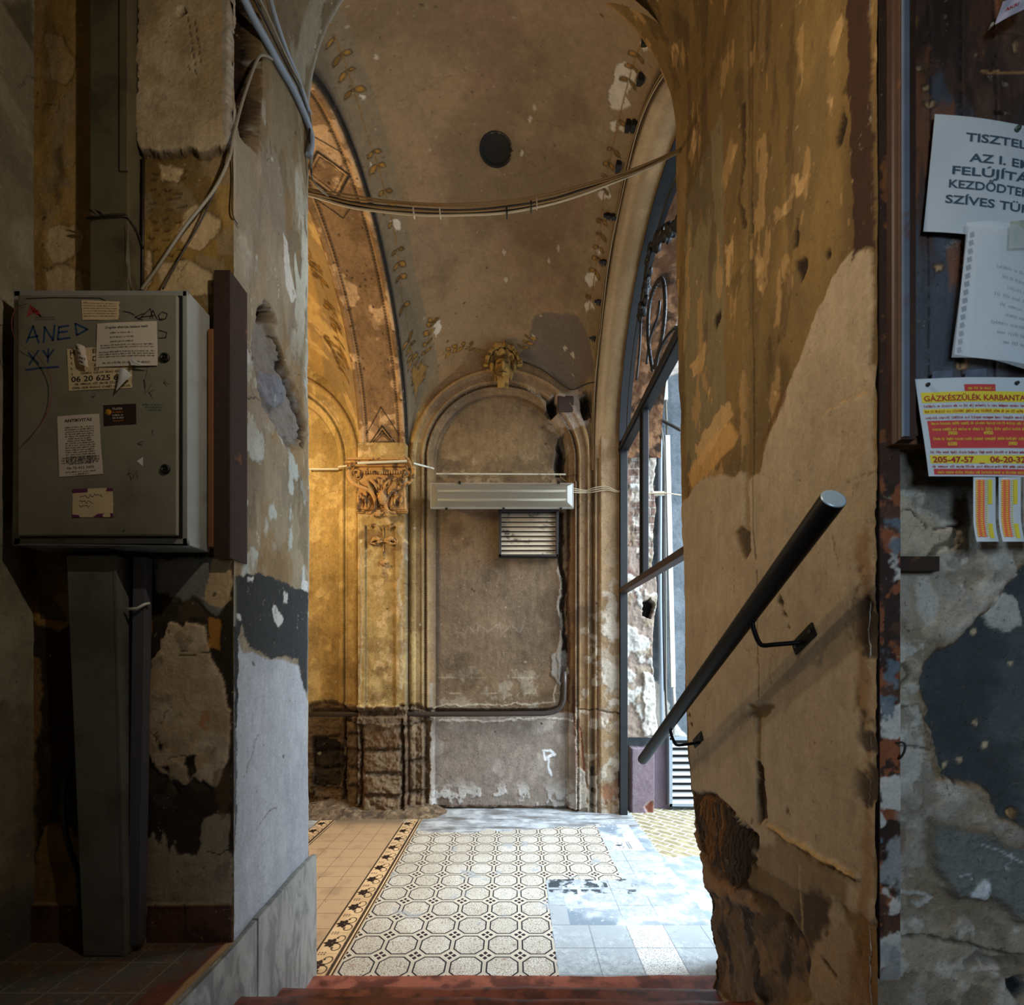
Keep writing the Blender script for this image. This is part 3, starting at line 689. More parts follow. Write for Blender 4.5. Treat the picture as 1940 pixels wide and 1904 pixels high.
k.poly([(1340, 840), (1380, 800), (1396, 830), (1360, 880), (1310, 930), (1300, 900)], (206, 158, 92), .03, .01, seed=66, a=.6)
k.poly([(1480, 745), (1498, 720), (1490, 760), (1465, 800), (1450, 830), (1440, 850), (1456, 800)], (96, 62, 28), .01, .008, seed=8, a=.8)
k.poly([(1606, -20), (1652, -20), (1656, 300), (1660, 476), (1640, 470), (1622, 492), (1615, 350), (1610, 150)], (52, 28, 16), .012, .002, dh=.003, seed=9, a=.97)
# lower part: broken edge, exposed dark core
low = k.poly([(1290, 1500), (1330, 1508), (1350, 1500), (1372, 1522), (1400, 1548), (1436, 1580), (1436, 1640), (1428, 1690), (1460, 1700), (1500, 1740), (1524, 1780), (1530, 1900), (1280, 1920), (1280, 1600)], (86, 64, 42), .02, .004, dh=-.03, edge=.015, seed=11, a=.97)
lm = sstep(-.01, .01, low); k.rough_up(.022, 12, 21, lm); k.rough_up(.009, 40, 22, lm)
k.blotch((34, 24, 16), .45, .6, 12, 23, .85, lm, 0, .3); k.blotch((124, 94, 60), .60, .68, 9, 24, .6, lm)
wd_ = k.mask([(1312, 1510), (1345, 1505), (1372, 1525), (1400, 1550), (1436, 1585), (1432, 1680), (1400, 1700), (1350, 1640), (1322, 1610)], .02, .01, 5)
k.mix(wd_, (58, 42, 26), .8); k.h += wd_*.02+wd_*.010*np.sin(u*260+6*fbm(u*9, v*2, 3)); k.mix(wd_*(np.sin(u*260+6*fbm(u*9, v*2, 3)) < -.3), (18, 12, 8), .7); k.blotch((130, 84, 36), .58, .66, 20, 31, .6, wd_, 0, .2)
k.poly([(1308, 1560), (1330, 1620), (1345, 1660), (1420, 1700), (1440, 1740), (1400, 1720), (1335, 1690), (1315, 1640)], (132, 98, 66), .03, .006, dh=.03, edge=.02, seed=15, a=.7)
k.poly([(1436, 1600), (1480, 1590), (1560, 1640), (1620, 1680), (1610, 1740), (1560, 1700), (1530, 1780), (1470, 1720), (1432, 1690)], (104, 80, 50), .03, .012, seed=12, a=.7)
k.poly([(1500, 1720), (1560, 1690), (1575, 1720), (1560, 1780), (1535, 1790)], (58, 42, 26), .04, .012, seed=13, a=.8)
k.poly([(1534, 1800), (1570, 1760), (1600, 1720), (1630, 1800), (1640, 1900), (1530, 1920), (1528, 1850)], (148, 124, 94), .03, .008, seed=14, a=.9)
k.poly([(1568, 1730), (1580, 1700), (1596, 1710), (1600, 1740), (1582, 1760)], (156, 138, 112), .02, .006, seed=15, a=.8)
k.line([(1462, 1565), (1500, 1590), (1560, 1625), (1625, 1662)], .008, (190, 148, 86), .008, .012, .7, 5); k.line([(1465, 1572), (1505, 1598), (1562, 1632), (1622, 1668)], .004, (60, 42, 24), .006, -.004, .8, 5)
k.line([(1560, 1820), (1575, 1840), (1582, 1850)], .008, (60, 46, 32), .01, -.006, .7, 6)
k.line([(1520, 1640), (1520, 1720), (1524, 1800)], .005, (170, 148, 112), .008, .002, .6, 6)
# joint and groove where the two wall thicknesses meet
k.line([(1424, -10), (1424, 300), (1426, 600), (1427, 860), (1428, 1010), (1435, 1060)], .004, (40, 26, 12), .003, -.01, .9, 3)
k.line([(1408, 0), (1410, 200), (1412, 420), (1413, 600), (1414, 860), (1416, 1010)], .022, (130, 106, 66), .014, -.008, .6, 4)
k.line([(1403, 200), (1405, 320), (1400, 380), (1408, 430)], .008, (60, 42, 22), .01, -.006, .8, 5)
k.poly([(1394, 1010), (1408, 1000), (1420, 1010), (1424, 1045), (1412, 1058), (1404, 1040)], (80, 66, 48), .012, .004, dh=-.012, seed=6, rim=((130, 100, 62), .010, .5))
k.line([(1437, 1080), (1437, 1200), (1438, 1320)], .003, (70, 52, 32), .003, -.004, .8, 5)
k.poly([(1420, 1335), (1440, 1332), (1470, 1338), (1460, 1350), (1436, 1360), (1422, 1352)], (120, 98, 66), .012, .008, dh=-.012, seed=6)
k.line([(1440, 1365), (1440, 1440), (1440, 1556)], .016, (118, 92, 58), .003, -.008, .7, 5)
k.poly([(1434, 1440), (1448, 1450), (1456, 1550), (1438, 1560), (1434, 1500)], (56, 38, 22), .006, .003, dh=-.012, seed=5)
for (a, b, c_) in ((1482, 1140, 7), (1489, 1165, 5), (1308, 1355, 4), (1311, 1372, 4), (1497, 1190, 3)):
    k.poly([(a-c_, b), (a-1, b-c_*1.5), (a+c_*.6, b), (a+c_*.5, b+c_*1.4)], (66, 50, 32), .004, .003, dh=-.008, seed=a % 50)
k.line([(1562, 790), (1575, 775), (1600, 762), (1648, 745)], .003, (186, 150, 100), .006, -.003, .8, 5)
k.poly([(1638, 1010), (1650, 1000), (1660, 1900), (1600, 1900), (1640, 1700), (1650, 1400), (1628, 1300), (1640, 1150), (1624, 1080)], (120, 78, 34), .03, .012, seed=16, a=.6)
k.blotch((34, 22, 12), .52, .62, 16, 81, .85, sstep(YRF+.06, YRF+.01, u)*(v < 1.9), -.004)
k.mix(np.exp(-((u-jr_edge(v))/.012)**2)*(v > .9), (186, 140, 84), .5)
k.cracks(40, 15, (96, 70, 42), ln=(.04, .2), w=.0018, a=.6); k.cracks(20, 18, (196, 164, 116), ln=(.03, .1), w=.0018, a=.5, dh=.001)
k.nicks(120, 16, (60, 42, 22), (.002, .008), None, -.003, .8, 2.5); k.nicks(100, 17, (206, 170, 116), (.002, .008), sstep(1.9, 2.2, v), -.001, .6, 2.5)
k.rough_up(.004, 6, 14); k.rough_up(.0010, 50, 15); k.tint(.10, 4, 30, .4)
tag(k.build('wall_near_right', M_near), 'right side of the doorway, ochre above and bare render below', kind='structure')

# ---- wall left of the opening, facing the viewer
k = Canvas(-1.60, XL+.002, ZL-.02, 4.62, .0045, lambda u, v, h: (u, YLF-h, v), (146, 116, 60)); u, v = k.u, k.v
k.blotch((170, 140, 84), .48, .62, 5, 2, .7, None, 0, .5); k.blotch((96, 76, 42), .52, .66, 6, 5, .7, None, 0, .5); k.blotch((140, 124, 96), .58, .66, 7, 7, .6)
k.poly([(268, -20), (446, -20), (440, 280), (432, 292), (415, 296), (402, 303), (385, 300), (375, 294), (366, 290), (352, 296), (300, 300), (272, 296), (264, 280), (266, 150)], (186, 168, 136), .012, .003, dh=.022, edge=.004, seed=3, rim=((40, 28, 16), .006, .8))
up = k.mask([(268, -20), (446, -20), (440, 285), (268, 290)], .01, .01)
k.blotch((150, 122, 76), .5, .62, 5, 12, .6, up*sstep(3.05, 3.3, v)); k.blotch((150, 134, 108), .5, .62, 9, 13, .5, up)
k.poly([(348, 34), (358, 32), (362, 42), (350, 46)], (20, 14, 8), .006, .002, dh=-.02, seed=4)
for q in range(15): 
    a, b = 365+(q*37 % 24), 50+q*7; k.line([(a, b), (a+1, b+7)], .003, (50, 38, 24), .003, -.003, .8, q)
k.poly([(430, 0), (446, 0), (444, 280), (432, 285), (428, 150)], (150, 146, 140), .012, .004, seed=44, a=.7)
r1 = random.Random(5)
for q in range(11):
    for (a, b) in ((280, 285), (306, 312), (330, 322)):
        x = a+r1.uniform(-4, 8); y = 325+q*18+r1.uniform(-5, 5); k.line([(x, y), (x+r1.uniform(9, 17), y+r1.uniform(-2, 2))], .0035, (62, 42, 20), .003, -.006, .85, q)
for q, pl in enumerate([[(92, 430), (110, 420), (145, 422), (156, 440), (150, 470), (120, 495), (98, 500), (88, 470)], [(86, 508), (130, 498), (158, 520), (160, 560), (84, 560)], [(350, 400), (372, 390), (400, 400), (418, 420), (408, 450), (378, 475), (352, 470), (338, 440)], [(300, 310), (330, 308), (346, 320), (335, 340), (306, 335)],
        [(300, 505), (340, 490), (380, 500), (405, 520), (400, 560), (300, 560)], [(84, 60), (120, 70), (150, 120), (130, 160), (96, 150)], [(276, 470), (290, 480), (286, 540), (272, 560)]]):
    k.poly(pl, (196, 172, 132), .016, .003, dh=-.003, seed=q+50, a=.85 if q != 5 else .3, rim=((80, 56, 28), .004, .5))
for q, pl in enumerate([[(106, 280), (120, 270), (126, 330), (112, 350)], [(72, 190), (86, 210), (84, 270), (72, 290)], [(70, 380), (82, 400), (80, 530), (68, 540)], [(108, 350), (116, 360), (114, 392), (106, 388)]]):
    k.poly(pl, (70, 52, 28), .02, .012, seed=q+60, a=.7)
k.mix(np.exp(-((u+1.565)/.02)**2)*(v > 1.2), (190, 150, 84), .4)
# below the cabinet
bl = k.poly([(60, 1040), (446, 1040), (446, 1716), (60, 1716)], (40, 34, 24), .0, .004, pix=True, seed=9, a=.97)
k.poly([(60, 1090), (130, 1080), (135, 1190), (110, 1200), (80, 1190), (66, 1180)], (150, 116, 64), .02, .004, seed=70); k.poly([(64, 1040), (130, 1040), (128, 1120), (100, 1130), (66, 1135)], (110, 92, 60), .015, .005, seed=75, a=.9)
k.poly([(74, 1130), (95, 1130), (125, 1165), (124, 1175), (78, 1172)], (92, 82, 58), .006, .003, seed=76, dh=-.004, rim=((30, 22, 12), .004, .8))
k.poly([(60, 1240), (74, 1250), (80, 1330), (72, 1420), (66, 1640), (76, 1590), (92, 1560), (120, 1560), (140, 1580), (160, 1600), (280, 1600), (290, 1716), (56, 1716)], (140, 112, 66), .02, .004, seed=71, a=.85)
pale = k.poly([(323, 1176), (335, 1182), (346, 1190), (352, 1180), (370, 1178), (388, 1186), (394, 1210), (398, 1245), (412, 1268), (425, 1292), (430, 1320), (436, 1345), (438, 1400), (430, 1440), (422, 1460), (412, 1492), (398, 1486), (385, 1478), (380, 1486), (366, 1470), (355, 1486), (345, 1484), (335, 1478), (328, 1488), (318, 1468), (306, 1462), (296, 1448), (286, 1432), (280, 1400), (276, 1360), (276, 1320), (280, 1290), (288, 1250), (304, 1232), (314, 1200)], (194, 170, 136), .010, .002, dh=.006, seed=72)
pm = sstep(-.005, .005, pale); k.blotch((166, 140, 104), .48, .6, 8, 73, .55, pm); k.blotch((212, 196, 168), .52, .62, 7, 74, .5, pm)
k.poly([(384, 1348), (398, 1346), (402, 1362), (392, 1370), (394, 1386), (382, 1376)], (186, 124, 60), .010, .004, seed=75, a=.7)
for q, pl in enumerate([[(354, 1430), (370, 1432), (372, 1460), (360, 1478), (352, 1450)], [(298, 1408), (308, 1410), (306, 1422), (298, 1420)], [(308, 1455), (320, 1452), (322, 1462), (312, 1464)], [(326, 1470), (334, 1474), (336, 1500), (326, 1490)]]):
    k.poly(pl, (28, 24, 18), .012, .003, seed=q+80, dh=-.006)
k.line([(284, 1384), (296, 1396), (306, 1404)], .002, (70, 52, 34), .004, -.002, .8, 3); k.line([(322, 1436), (345, 1432), (372, 1430)], .002, (70, 52, 34), .004, -.002, .8, 4); k.line([(342, 1241), (372, 1241)], .0018, (30, 22, 14), .001, -.002, .9, 5); k.line([(344, 1234), (396, 1236)], .0018, (30, 22, 14), .001, -.002, .9, 5)
k.poly([(290, 1060), (300, 1058), (440, 1056), (438, 1130), (425, 1150), (410, 1165), (396, 1155), (380, 1140), (366, 1130), (350, 1142), (330, 1132), (318, 1125), (296, 1120)], (120, 118, 112), .012, .003, seed=82, dh=.004, a=.95)
k.poly([(402, 1056), (440, 1056), (438, 1135), (420, 1152), (400, 1145), (388, 1138)], (196, 168, 126), .010, .003, seed=83, a=.9)
k.poly([(396, 1170), (416, 1174), (416, 1232), (400, 1228)], (190, 128, 52), .010, .003, seed=84, a=.9); k.poly([(278, 1176), (290, 1176), (288, 1200), (277, 1198)], (176, 130, 66), .008, .003, seed=85, a=.9)
k.poly([(340, 1150), (360, 1135), (372, 1128), (392, 1150), (398, 1170), (386, 1176), (365, 1170), (350, 1182), (336, 1175)], (72, 62, 42), .014, .004, seed=86, a=.9)
k.poly([(270, 1600), (290, 1580), (300, 1600), (310, 1575), (322, 1612), (332, 1600), (340, 1618), (372, 1620), (384, 1600), (378, 1590), (386, 1552), (404, 1545), (435, 1542), (434, 1610), (442, 1625), (444, 1716), (264, 1716), (266, 1650)], (150, 138, 116), .012, .003, seed=87, dh=.003)
k.line([(395, 1612), (415, 1618), (434, 1610)], .002, (30, 24, 18), .005, -.003, .9, 3)
k.poly([(412, 1460), (430, 1455), (434, 1545), (418, 1548), (410, 1500)], (96, 72, 44), .02, .004, seed=88, a=.6)
k.blotch((84, 74, 58), .58, .66, 12, 90, .4, sstep(-.005, .005, bl))
# brown tile skirting
sk = k.poly([(56, 1711), (446, 1711), (446, 1800), (56, 1800)], (92, 62, 48), .0, .002, dh=.008, edge=.002, seed=1)
k.line([(56, 1711), (446, 1711)], .002, (150, 128, 100), .002, 0, .6, 1); k.line([(352, 1712), (352, 1783)], .0015, (40, 28, 22), 0, -.003, .8, 1)
k.blotch((60, 44, 36), .48, .62, 8, 92, .6, sstep(-.002, .002, sk))
k.cracks(24, 5, (60, 42, 24), ln=(.04, .14), w=.0018, a=.7); k.nicks(160, 6, (50, 36, 20), (.002, .007), None, -.003, .8); k.nicks(110, 7, (206, 186, 150), (.002, .006), None, .001, .6)
k.rough_up(.003, 9, 4); k.rough_up(.0010, 60, 5); k.tint(.2, 6, 30)
tag(k.build('wall_front_left', M_near), 'ochre and grey patched wall left of the doorway', kind='structure')

# ---- side wall at the far left
k = Canvas(-2.6, YLF+.01, ZL-.02, 4.62, .008, lambda u, v, h: (-1.578+h, u, v), (122, 116, 96)); u, v = k.u, k.v
k.blotch((98, 94, 78), .45, .62, 4, 2, .7); k.blotch((148, 142, 122), .55, .66, 5, 4, .6); k.mix(sstep(.75, .65, v), (70, 74, 72), .8); k.poly([(0, 10), (40, 60), (64, 100), (66, 40), (60, -10)], (60, 48, 34), .02, .01, seed=4, a=.7)
k.cracks(30, 5, (60, 56, 44), ln=(.06, .2), w=.0025, a=.7); k.rough_up(.006, 8, 4); k.rough_up(.0015, 40, 5); k.tint(.15, 4, 30)
tag(k.build('wall_side_left', M_near), kind='structure')

# ---- wall right of the opening, facing the viewer
k = Canvas(XR-.002, 1.9, ZL-.02, 4.62, .0042, lambda u, v, h: (u, YRF-h, v), (170, 156, 138)); u, v = k.u, k.v
k.blotch((150, 134, 112), .45, .6, 6, 2, .6); k.blotch((196, 190, 180), .5, .62, 7, 4, .6); k.blotch((140, 142, 146), .52, .64, 4, 6, .6, sstep(1.25, 1.0, v))
k.rough_up(.008, 10, 9); k.rough_up(.004, 34, 10); k.blotch((120, 104, 84), .56, .62, 16, 61, .6, None, -.004); k.blotch((206, 200, 190), .57, .61, 22, 62, .6, None, .002); k.blotch((134, 118, 98), .5, .56, 5, 63, .45)
k.poly([(1690, 860), (1720, 880), (1740, 895), (1760, 900), (1850, 905), (1850, 960), (1800, 960), (1742, 930), (1700, 925)], (112, 104, 92), .02, .006, seed=3, a=.7)
k.poly([(1700, 910), (1730, 880), (1760, 900), (1758, 950), (1790, 990), (1830, 985), (1880, 940), (1880, 860), (1700, 850)], (112, 106, 98), .02, .006, seed=13, dh=-.005, a=.8)
k.poly([(1690, 1050), (1690, 920), (1712, 940), (1740, 975), (1790, 1000), (1824, 990), (1826, 1050)], (196, 178, 150), .008, .004, seed=14, dh=.004, a=.8)
k.line([(1692, 970), (1720, 965), (1738, 980), (1760, 1003), (1800, 1000), (1825, 990)], .0025, (44, 34, 26), .006, -.006, .9, 5)
k.line([(1812, 1000), (1800, 1030), (1770, 1040), (1764, 1050)], .008, (70, 56, 42), .01, -.006, .7, 6)
k.poly([(1735, 1095), (1760, 1090), (1780, 1130), (1770, 1185), (1745, 1190), (1733, 1150)], (200, 192, 180), .01, .006, seed=15, a=.6, rim=((150, 130, 104), .006, .5))
pan = [(1940, 1075), (1925, 1090), (1890, 1130), (1862, 1165), (1815, 1210), (1776, 1235), (1757, 1255), (1748, 1275), (1744, 1300), (1752, 1330), (1758, 1360), (1766, 1390), (1776, 1420), (1786, 1470), (1800, 1474), (1840, 1480), (1870, 1500), (1890, 1545), (1920, 1560), (1960, 1575), (1960, 1060)]
D = k.poly(pan, (88, 98, 104), .010, .002, dh=.0, seed=16, rim=((120, 92, 58), .012, .8))
k.h += .014*sstep(-.03, .002, -D)*(D < .0)*0+.010*sstep(.0, -.012, D)*sstep(-.12, -.02, D)
pm = sstep(-.003, .003, D); k.mix(pm, (82, 86, 86), .9); k.blotch((60, 63, 64), .45, .62, 6, 17, .8, pm); k.blotch((116, 124, 128), .6, .68, 9, 18, .5, pm); k.h = np.where(D > 0, k.h*.3-.012, k.h)
k.poly([(1876, 1130), (1905, 1120), (1935, 1140), (1945, 1185), (1910, 1195), (1880, 1180), (1868, 1160)], (186, 178, 166), .012, .003, seed=19, dh=.006)
for (a, b) in ((1853, 1196), (1925, 1258), (1874, 1414), (1826, 1442), (1800, 1450), (1856, 1370)):
    k.poly([(a-5, b-4), (a+4, b-5), (a+5, b+3), (a-2, b+6)], (196, 172, 136), .005, .002, seed=a % 40)
k.poly([(1866, 1495), (1876, 1500), (1878, 1512), (1890, 1512), (1884, 1520), (1868, 1514)], (214, 176, 126), .006, .003, seed=22, dh=-.008, rim=((30, 22, 14), .004, .7))
k.poly([(1918, 1545), (1930, 1535), (1938, 1548), (1930, 1560), (1920, 1556)], (206, 164, 110), .008, .003, seed=23, dh=-.008, rim=((60, 42, 26), .006, .7))
k.poly([(1756, 1560), (1800, 1558), (1820, 1570), (1870, 1572), (1895, 1600), (1960, 1590), (1960, 1740), (1920, 1740), (1900, 1720), (1880, 1705), (1850, 1700), (1815, 1700), (1790, 1680), (1768, 1640), (1756, 1600)], (116, 118, 112), .012, .003, seed=24, dh=.012, edge=.008, rim=((90, 74, 56), .012, .6))
k.poly([(1842, 1665), (1862, 1660), (1870, 1680), (1862, 1705), (1840, 1700), (1832, 1690)], (206, 208, 210), .008, .003, seed=25, dh=.003)
k.line([(1850, 1596), (1880, 1606), (1910, 1620), (1940, 1640)], .002, (190, 194, 196), .003, 0, .8, 4); k.line([(1898, 1612), (1894, 1640)], .0025, (196, 198, 198), .003, 0, .8, 4); k.line([(1806, 1654), (1822, 1650), (1834, 1660)], .002, (190, 194, 196), .006, 0, .8, 4)
k.line([(1700, 1772), (1760, 1776), (1820, 1782), (1870, 1800), (1940, 1812)], .004, (54, 42, 32), .01, -.012, .9, 5)
k.line([(1830, 1822), (1860, 1812), (1890, 1822), (1940, 1828)], .010, (90, 80, 72), .02, -.014, .7, 8); k.poly([(1915, 1860), (1940, 1850), (1960, 1870), (1940, 1900), (1918, 1885)], (34, 34, 36), .02, .008, seed=8, dh=-.02)
k.line([(1700, 1690), (1740, 1684), (1765, 1692), (1740, 1712)], .006, (206, 202, 196), .02, .006, .7, 8)
k.line([(1692, 1265), (1712, 1262), (1716, 1282), (1700, 1300)], .004, (70, 56, 40), .01, -.006, .8, 9); k.line([(1760, 1420), (1740, 1412), (1700, 1410)], .0025, (60, 46, 34), .008, -.005, .8, 10); k.line([(1700, 1340), (1735, 1334), (1745, 1360), (1760, 1410)], .003, (90, 72, 52), .01, -.004, .7, 12)
k.poly([(1744, 1302), (1752, 1360), (1768, 1430), (1786, 1475), (1770, 1476), (1752, 1440), (1740, 1380), (1738, 1320)], (124, 98, 62), .012, .006, seed=27, a=.7)
k.blotch((120, 84, 50), .62, .68, 9, 33, .5, sstep(1.6, 1.2, v)*sstep(.9, .8, u))
k.cracks(26, 5, (84, 70, 56), ln=(.03, .12), w=.0018, a=.7); k.nicks(80, 6, (60, 50, 40), (.002, .007), None, -.004, .8); k.tint(.12, 6, 30)
tag(k.build('wall_front_right', M_right), 'rough patched wall right of the doorway with dark blue-grey paint', kind='structure')

mb = MB(); mb.box((.83, 1.02, -.05), (1.9, 1.66, 4.7)); mb.box((1.30, 1.66, -.05), (1.9, 2.2, 4.7)); tag(mb.build('wall_near_right', M_dark), kind='structure')  # hidden core boxes added to stop light leaking past the right jamb
mb = MB(); mb.box((-3.2, 1.70, -.05), (-1.10, 2.07, 4.7)); tag(mb.build('wall_near_left', M_dark), kind='structure')  # hidden core box added to block light behind the left jamb
mb = MB(); mb.box((-1.72, -2.7, ZL-.1), (-1.62, 1.75, 4.7)); tag(mb.build('wall_side_left', M_dark), kind='structure')  # hidden box added behind the left side wall to block stray light
# ---- near room shell behind the viewer
Mroom = mat_plain('room_plaster', (128, 106, 72), .9)
mb = MB(); mb.box((-1.6, -2.72, ZL), (1.9, -2.6, 4.7)); tag(mb.build('wall_back', Mroom), kind='structure')
mb = MB(); mb.box((1.88, -2.7, ZL), (2.0, 1.1, 4.7)); tag(mb.build('wall_side_right', Mroom), kind='structure')
mb = MB(); mb.box((-1.72, -2.7, 4.62), (2.0, 1.55, 4.72)); mb.box((-1.72, 1.5, 4.62), (-.60, 2.12, 4.72)); mb.box((.42, .99, 4.62), (2.0, 2.25, 4.72)); mb.box((-.62, 1.5, 4.74), (.44, 2.12, 4.8)); tag(mb.build('ceiling', Mroom), kind='structure')
# ================================================================ floors and steps
def floor_mat():
    m, nt, b = newmat('octagon_tiles'); v = coords(nt); sep = nt.nodes.new('ShaderNodeSeparateXYZ'); nt.links.new(v, sep.inputs[0])
    x = E(nt, sep.outputs[0]); y = E(nt, sep.outputs[1])
    n1 = noise(nt, v, 7, 6, .6); n2 = noise(nt, v, 30, 5, .6); n3 = noise(nt, v, 2.2, 6, .6); n4 = noise(nt, v, 140, 3, .6)
    T = .17
    a = (((x+.653)/T).fract()-.5).abs(); c = (((y-2.271)/T).fract()-.5).abs()
    mo = (a/.475).max(c/.475).max((a+c)/.70)
    crack = voro(nt, v, 88, 'DISTANCE_TO_EDGE').step(.03, .10)
    cell = voro(nt, v, 11.76, 'F1', 'Color') if False else noise(nt, v, 5, 2, .5)
    cream = mixc(nt, crack, (136, 124, 108), (202, 195, 182))
    cream = mixc(nt, n3.step(.42, .62), cream, mixc(nt, crack, (148, 136, 120), (218, 213, 202)))
    cream = mixc(nt, n1.step(.62, .75), cream, (150, 124, 100))
    oline = mo.step(.85, .865)*(1-mo.step(.945, .96))
    col = mixc(nt, mo.step(.945, .96), cream, (204, 194, 176))
    col = mixc(nt, oline, col, (36, 34, 40))
    fr = mo.step(1.00, 1.012)*(1-mo.step(1.03, 1.042)); col = mixc(nt, fr*.5, col, (120, 112, 106))
    # corner flower
    p = .5-a; q = .5-c
    pet = (((p-.112).abs()+q*1.1).min((q-.112).abs()+p*1.1)).step(.078, .086)
    fl = (1-pet)*((p*p+q*q).sqrt().step(.030, .038))*(((p+q).lt(.25)))
    col = mixc(nt, fl, col, (44, 30, 38))
    joint = (.5-a).min(.5-c).step(.0, .006)
    # zones: x limits of the patterned field
    nx = (n1-.5)*.05; xe = x+nx; ye = y+nx
    inA = xe.lt(.197)                                        # near rows
    inB = xe.lt(.70)*ye.gt(3.04)*ye.lt(4.06)                 # far rows reach further
    field = inA.max(inB)
    scr = (y+(noise(nt, v, 3.2, 5, .6)-.5)*.30-(x.max(-.6)-0.)*.10).gt(3.93)   # cement screed by the wall
    # terrazzo / cement tiles
    g = .2; tx = ((x/g).fract()-.5).abs(); ty = (((y-.13)/g).fract()-.5).abs(); tj = tx.max(ty).step(.480, .492)
    speck = voro(nt, v, 150, 'F1').step(.28, .36)
    terr = mixc(nt, n2.step(.35, .65), (150, 158, 164), (182, 190, 194)); terr = mixc(nt, n4.step(.55, .65), terr, (206, 210, 212))
    terr = mixc(nt, n3.step(.45, .6), terr, (160, 166, 170))
    white = x.gt(.60)*x.lt(.80)*y.lt(2.53); sp = mixc(nt, speck, (84, 84, 90), (222, 222, 220)); terr = mixc(nt, white, terr, sp)
    terr = mixc(nt, tj*.7, terr, (104, 110, 114))
    stn = x.gt(.30)*ye.gt(2.53)
    conc = mixc(nt, n1.step(.4, .6), (150, 158, 166), (196, 204, 208)); conc = mixc(nt, n3.step(.5, .62), conc, (122, 136, 148)); conc = mixc(nt, n2.step(.6, .7), conc, (220, 226, 228))
    terr = mixc(nt, stn*n3.step(.40, .52), terr, conc)
    col = mixc(nt, field, terr, col)
    # bitumen-stained tiles
    dk = xe.gt(.21)*xe.lt(.80)*ye.gt(2.86)*ye.lt(3.05)*(noise(nt, v, 9, 5, .65)-(x-.2)*.18).step(.44, .52)
    dk2 = (tx.max(ty)).lt(.44)
    col = mixc(nt, dk*dk2*.95, col, (48, 56, 62))
    # worn smears of cement over the pattern
    sm = noise(nt, v, 4.3, 6, .65, dist=.6).step(.58, .66)*ye.gt(2.5)
    col = mixc(nt, sm*.75, col, (156, 162, 166))
    sm2 = noise(nt, v, 12, 5, .65).step(.66, .70)*y.gt(2.4); col = mixc(nt, sm2*.8, col, (128, 134, 138))
    scol = mixc(nt, n1.step(.35, .65), (140, 144, 148), (192, 198, 202)); scol = mixc(nt, noise(nt, coords(nt, (1, 5, 1)), 2.5, 5, .6).step(.45, .65), scol, (106, 104, 102))
    col = mixc(nt, scr, col, scol)
    # browner tint towards the left
    nt.links.new(mixc(nt, (1-(x+.0)).step(1.0, 1.9)*.45, col, mixc(nt, 1., col, (222, 196, 160), 'MULTIPLY')), b.inputs['Base Color'])
    r = (n1*.25+.38); nt.links.new(r.k, b.inputs['Roughness']); b.inputs['Specular IOR Level'].default_value = .45
    bump(nt, b, (1-tj)*.0+n2*.4+n4*.2+joint*.5+crack*.3, .25, .002)
    return m
mb = MB(); mb.box((-.823, 1.9, -.08), (1.07, 4.55, 0)); tag(mb.build('floor', floor_mat()), 'octagon mosaic tile floor merging into grey terrazzo and cement', kind='structure')
# scroll border laid beside the octagons
def border(x0, x1, name, flip=1):
    W = .16
    k = Canvas(x0, x1, 1.98, 4.42, .0024, lambda u, v, h: (u, v, h*0+.0006), (206, 168, 122)); u, v = k.u, k.v
    k.blotch((180, 140, 98), .45, .62, 8, 3, .5)
    for (c, w_) in ((x0+.010, .006), (x1-.030, .009), (x1-.008, .005)): k.mix(1-sstep(w_*.8, w_*1.1, np.abs(u-c)), (40, 26, 22), .96)
    k.mix(1-sstep(.0012, .0024, np.abs(u-x1+.0175)), (214, 180, 136), .8)
    y = 2.03; T = .17
    while y < 4.5:
        cx = x0+.062
        # palmette
        for (an, L, wd_) in ((PI, .048, .26), (PI-.75, .044, .32), (PI+.75, .044, .32), (PI-1.6, .040, .34), (PI+1.6, .040, .34), (0, .034, .3)):
            pts = [(t*L, math.sin(PI*min(1, t*.9+.1))*L*wd_) for t in np.linspace(0, 1, 6)]; pts += [(a, -b) for a, b in pts[::-1][1:-1]]
            k.poly([(cx+a*math.cos(an)-b*math.sin(an), y+a*math.sin(an)+b*math.cos(an)) for a, b in pts], (36, 22, 18), 0, .0014, pix=False)
        k.poly([(cx+.058, y), (cx+.066, y-.006), (cx+.074, y), (cx+.066, y+.006)], (36, 22, 18), 0, .0012, pix=False)
        # scrolls
        for sg in (1, -1):
            pts = []
            for t in np.linspace(0, 1, 18):
                an = -1.9+t*5.0; R = .036*(1-.62*t); pts.append((cx+.026+R*math.cos(an)*.95, y+sg*(.040+R*math.sin(an))))
            k.line(pts, .0044, (36, 22, 18), 0, 0, .96, 1, pix=False)
            k.poly([(pts[-1][0]-.006, pts[-1][1]-.006), (pts[-1][0]+.006, pts[-1][1]-.006), (pts[-1][0]+.006, pts[-1][1]+.006), (pts[-1][0]-.006, pts[-1][1]+.006)], (36, 22, 18), 0, .002, pix=False)
        for i in range(3):
            for j in (-1, 1):
                a = x0+.030+i*.014; c = y+T/2+j*.0075
                k.poly([(a-.005, c), (a, c-.0055), (a+.006, c), (a, c+.0055)], (46, 32, 26), 0, .001, pix=False)
        k.mix((1-sstep(.0006, .0018, np.abs(v-(y+T/2))))*(u > x0), (110, 84, 62), .7)
        y += T
    k.blotch((150, 140, 128), .60, .66, 6, 8, .7, sstep(3.6, 3.9, v))
    k.tint(.12, 10, 3)
    return tag(k.build(name, mat_canvas('border_tile', 120, .15, .2, .001, .5), smooth=False), kind='structure')
